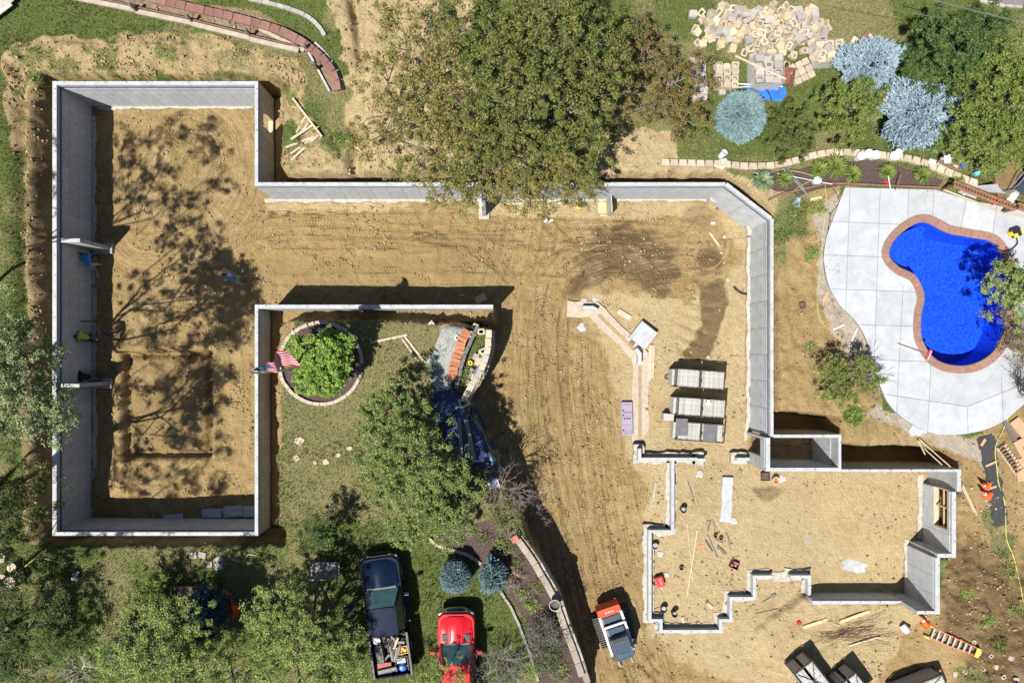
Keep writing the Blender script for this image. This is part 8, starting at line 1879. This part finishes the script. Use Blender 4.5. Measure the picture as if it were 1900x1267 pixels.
for r_ in range(9):
    for c_ in range(6 if r_ % 2 == 0 else 5):
        u = .4 * (.07 + (c_ + (0 if r_ % 2 == 0 else .5)) * .172); v = (7 / 13) * (.08 + r_ * .105)
        P0 = Vector(fpos(u, v)); du = (Vector(fpos(u + .01, v)) - P0).normalized(); dv = (Vector(fpos(u, v + .01)) - P0).normalized(); nn = du.cross(dv).normalized()
        for sg in (-1, 1):
            star.add([P0 + nn * (.006 * sg) + (du * math.cos(6.283 * k / 10 + .3) + dv * math.sin(6.283 * k / 10 + .3)) * (.024 if k % 2 == 0 else .011) for k in range(10)], [tuple(range(10))])
star.build('stars', MATS['flag_white'], fl)

# ================================================================== people
def person(label, px, py, rz, pose, cols, feet_z=None, lean_px=None):
    """pose: joint name -> (x, y, z) in metres, front = +y; a Skin surface is grown over the bones"""
    p = VG(px, py); J = pose
    bones = [('hip', 'chest', 'shirt'), ('chest', 'neck', 'shirt'), ('neck', 'head', 'skin'), ('head', 'crown', 'hair'), ('chest', 'shL', 'shirt'), ('shL', 'elL', 'shirt'), ('elL', 'wrL', 'arm'), ('wrL', 'haL', 'skin'), ('chest', 'shR', 'shirt'), ('shR', 'elR', 'shirt'), ('elR', 'wrR', 'arm'), ('wrR', 'haR', 'skin'),
             ('hip', 'hiL', 'pants'), ('hiL', 'knL', 'pants'), ('knL', 'anL', 'pants'), ('anL', 'toL', 'shoe'), ('hip', 'hiR', 'pants'), ('hiR', 'knR', 'pants'), ('knR', 'anR', 'pants'), ('anR', 'toR', 'shoe')]
    rad = dict(hip=.135, chest=.155, neck=.055, head=.085, crown=.09, shL=.075, shR=.075, elL=.048, elR=.048, wrL=.034, wrR=.034, haL=.035, haR=.035, hiL=.095, hiR=.095, knL=.065, knR=.065, anL=.045, anR=.045, toL=.042, toR=.042)
    names = list(rad); me = bpy.data.meshes.new('person'); me.from_pydata([J[n_] for n_ in names], [(names.index(a), names.index(b)) for a, b, _ in bones], [])
    tmp = bpy.data.objects.new('tmp_person', me); COL.objects.link(tmp); sk = tmp.modifiers.new('skin', 'SKIN'); sk.use_smooth_shade = True
    for i, n_ in enumerate(names): me.skin_vertices[0].data[i].radius = (rad[n_] * (1.15 if n_ in ('hip', 'chest') else 1), rad[n_] * (.85 if n_ in ('hip', 'chest') else 1)); me.skin_vertices[0].data[i].use_root = (n_ == 'hip')
    ss = tmp.modifiers.new('sub', 'SUBSURF'); ss.levels = 2; ss.render_levels = 2
    bpy.context.view_layer.update(); body = bpy.data.meshes.new_from_object(tmp.evaluated_get(bpy.context.evaluated_depsgraph_get())); bpy.data.objects.remove(tmp); bpy.data.meshes.remove(me)
    keys = ['shirt', 'skin', 'hair', 'pants', 'shoe', 'arm']; body.materials.clear()
    for k in keys: body.materials.append(cols[k])
    seg = [(Vector(J[a]), Vector(J[b]), keys.index(c), rad[a]) for a, b, c in bones]
    for f in body.polygons:
        c = f.center; best = None
        for a, b, ci, r_ in seg:
            d = b - a; t_ = max(0, min(1, (c - a).dot(d) / max(d.length_squared, 1e-9))); dist = (c - a - d * t_).length - r_ * .5
            if best is None or dist < best[0]: best = (dist, ci)
        f.material_index = best[1]; f.use_smooth = True
    # fingers, nose and ears are joined into the same mesh
    ex = MB(); ex.mat(1)
    for s in 'LR':
        w, h = Vector(J['wr' + s]), Vector(J['ha' + s]); d = (h - w).normalized(); sd_ = d.cross(Vector((0, 0, 1))); sd_ = sd_.normalized() if sd_.length > .1 else Vector((1, 0, 0)); nn = sd_.cross(d)
        for k, (o2, l_) in enumerate(((-.03, .065), (-.01, .08), (.011, .075), (.03, .06))): b0 = h + sd_ * o2; ex.tube([b0, b0 + d * l_ * .55 - nn * .006, b0 + d * l_ * .9 - nn * .028], [.010, .009, .007], 5)
        b0 = w.lerp(h, .55) + sd_ * .03; ex.tube([b0, b0 + sd_ * .03 + d * .02, b0 + sd_ * .035 + d * .05], [.012, .010, .008], 5)
    hd, cr = Vector(J['head']), Vector(J['crown']); upv = (cr - hd).normalized(); fw = Vector(J.get('face', (0, 1, 0))).normalized(); fw = (fw - upv * fw.dot(upv)).normalized(); sv = fw.cross(upv)
    ex.tube([hd + upv * .05 + fw * .085, hd + upv * .01 + fw * .115], [.008, .018], 5)
    for s in (-1, 1): ex.tube([hd + sv * s * .085 + upv * .03, hd + sv * s * .098 - upv * .02], [.018, .012], 5)
    bm = bmesh.new(); bm.from_mesh(body); m2 = ex.mesh('tmp', [cols['shirt'], cols['skin']]); n0 = len(bm.faces); bm.from_mesh(m2); bm.faces.ensure_lookup_table()
    for f in bm.faces[n0:]: f.material_index = 1
    bm.to_mesh(body); bm.free(); bpy.data.meshes.remove(m2)
    body.transform(Matrix.Scale(.92, 4)); body.name = 'person'; o = link('person', body); o.location = p; o.rotation_euler = (0, 0, rz)
    lo = min(v.co.z for v in body.vertices); o.location.z = p.z - lo - .005
    return tag(o, label, 'person')
def stand(bend=0.0, armL=(-.25, .1, -.5), armR=(.25, .1, -.5), step=.0, knee=.0, squat=0.0):
    """standing or stooping pose; bend = forward lean of the trunk in radians"""
    hz_ = .93 - squat; hip = Vector((0, -.0, hz_)); d = Vector((0, math.sin(bend), math.cos(bend))); ch = hip + d * .40; nk = hip + d * .56; hd = nk + (d * .8 + Vector((0, .25 * math.sin(bend), .2))).normalized() * .13; cr = hd + (d * .8 + Vector((0, .2, .3))).normalized() * .12
    J = dict(hip=hip, chest=ch, neck=nk, head=hd, crown=cr)
    for s, a in ((-1, armL), (1, armR)):
        k = 'L' if s < 0 else 'R'; sh = ch + d * .08 + Vector((s * .19, 0, 0)); w = sh + Vector(a); e = sh.lerp(w, .5) + Vector((s * .06, -.05, -.02)); h = w + (w - e).normalized() * .07
        J['sh' + k], J['el' + k], J['wr' + k], J['ha' + k] = sh, e, w, h
        hi = hip + Vector((s * .10, 0, -.06)); an = Vector((s * (.13 + step * .2), s * step * .5, .07)); kn = hi.lerp(an, .5) + Vector((s * .02, .05 + squat * .7 + knee, 0)); J['hi' + k], J['kn' + k], J['an' + k], J['to' + k] = hi, kn, an, an + Vector((s * .02, .17, -.03))
    return {k: tuple(v) for k, v in J.items()}
SK = mat('skin', (.36, .19, .125), .6, .1); SKD = mat('skin_tan', (.25, .13, .085), .6, .1); HB = mat('hair_dark', (.018, .014, .012), .7, .2); DEN = mat('denim', (.07, .11, .19), .85, .25, 9.); KH = mat('khaki', (.34, .31, .25), .85, .2, 9.); BLKC = mat('black_cloth', (.012, .012, .014), .85, .2); BOOT = mat('tan_boot', (.20, .13, .07), .8, .2); GRN = mat('hivis_green', (.36, .62, .06), .7, .1); LBL = mat('light_blue_shirt', (.15, .17, .29), .8, .15); BLUC = mat('bright_blue_cloth', (.02, .17, .50), .7, .2); DKP = mat('dark_trousers', (.03, .035, .04), .85, .2)
person('worker in a lime green shirt beside the shaded west wall', 182, 627, R(78), stand(.35, (-.1, .35, -.35), (.1, .38, -.3), .25), dict(shirt=GRN, skin=SKD, hair=HB, pants=DKP, shoe=BOOT, arm=GRN))
person('worker in dark clothes right behind the lime green shirt', 219, 624, R(80), stand(.55, (-.1, .3, -.4), (.12, .3, -.4), .25), dict(shirt=BLKC, skin=SKD, hair=HB, pants=DKP, shoe=M_WHITE, arm=SKD))
person('worker in a black top and jeans bending at the lower stub wall', 187, 697, R(90), stand(.95, (-.2, .35, -.25), (.25, .38, -.25), .3), dict(shirt=BLKC, skin=SK, hair=SKD, pants=DEN, shoe=BOOT, arm=BLKC))
person('worker in blue and black stooping below the upper stub wall', 186, 497, R(25), stand(1.15, (-.1, .3, -.45), (.1, .3, -.45), .15), dict(shirt=BLUC, skin=SKD, hair=HB, pants=KH, shoe=BOOT, arm=BLKC))
person('worker in a light blue shirt stooping on the sand at the courtyard corner', 451, 521, R(70), stand(.75, (-.12, .42, -.2), (.1, .4, -.3), .3), dict(shirt=LBL, skin=SK, hair=HB, pants=KH, shoe=BOOT, arm=SK))
pole('left of two pinkish laths held by the worker in light blue', (424, 503), .9, (440, 524), .75, .03, mat('pink_lath', (.52, .33, .25), .8, .15), 'lath', 'lath'); pole('right of two pinkish laths held by the worker in light blue', (428, 502), .9, (442, 516), .75, .03, MATS['pink_lath'], 'lath', 'lath')
th = thing('work_glove', 'pale work gloves on the ground below the stooping worker in blue', 'gloves', VG(182, 508, .02), R(10)); MB().box((0, 0, .03), (.16, .26, .06)).build('palm', KH, th, bevel=.02)
for k in range(4): MB().bar((-.06 + k * .04, -.12, .03), (-.07 + k * .045, -.24, .03), .032, .03).build('finger', KH, th)
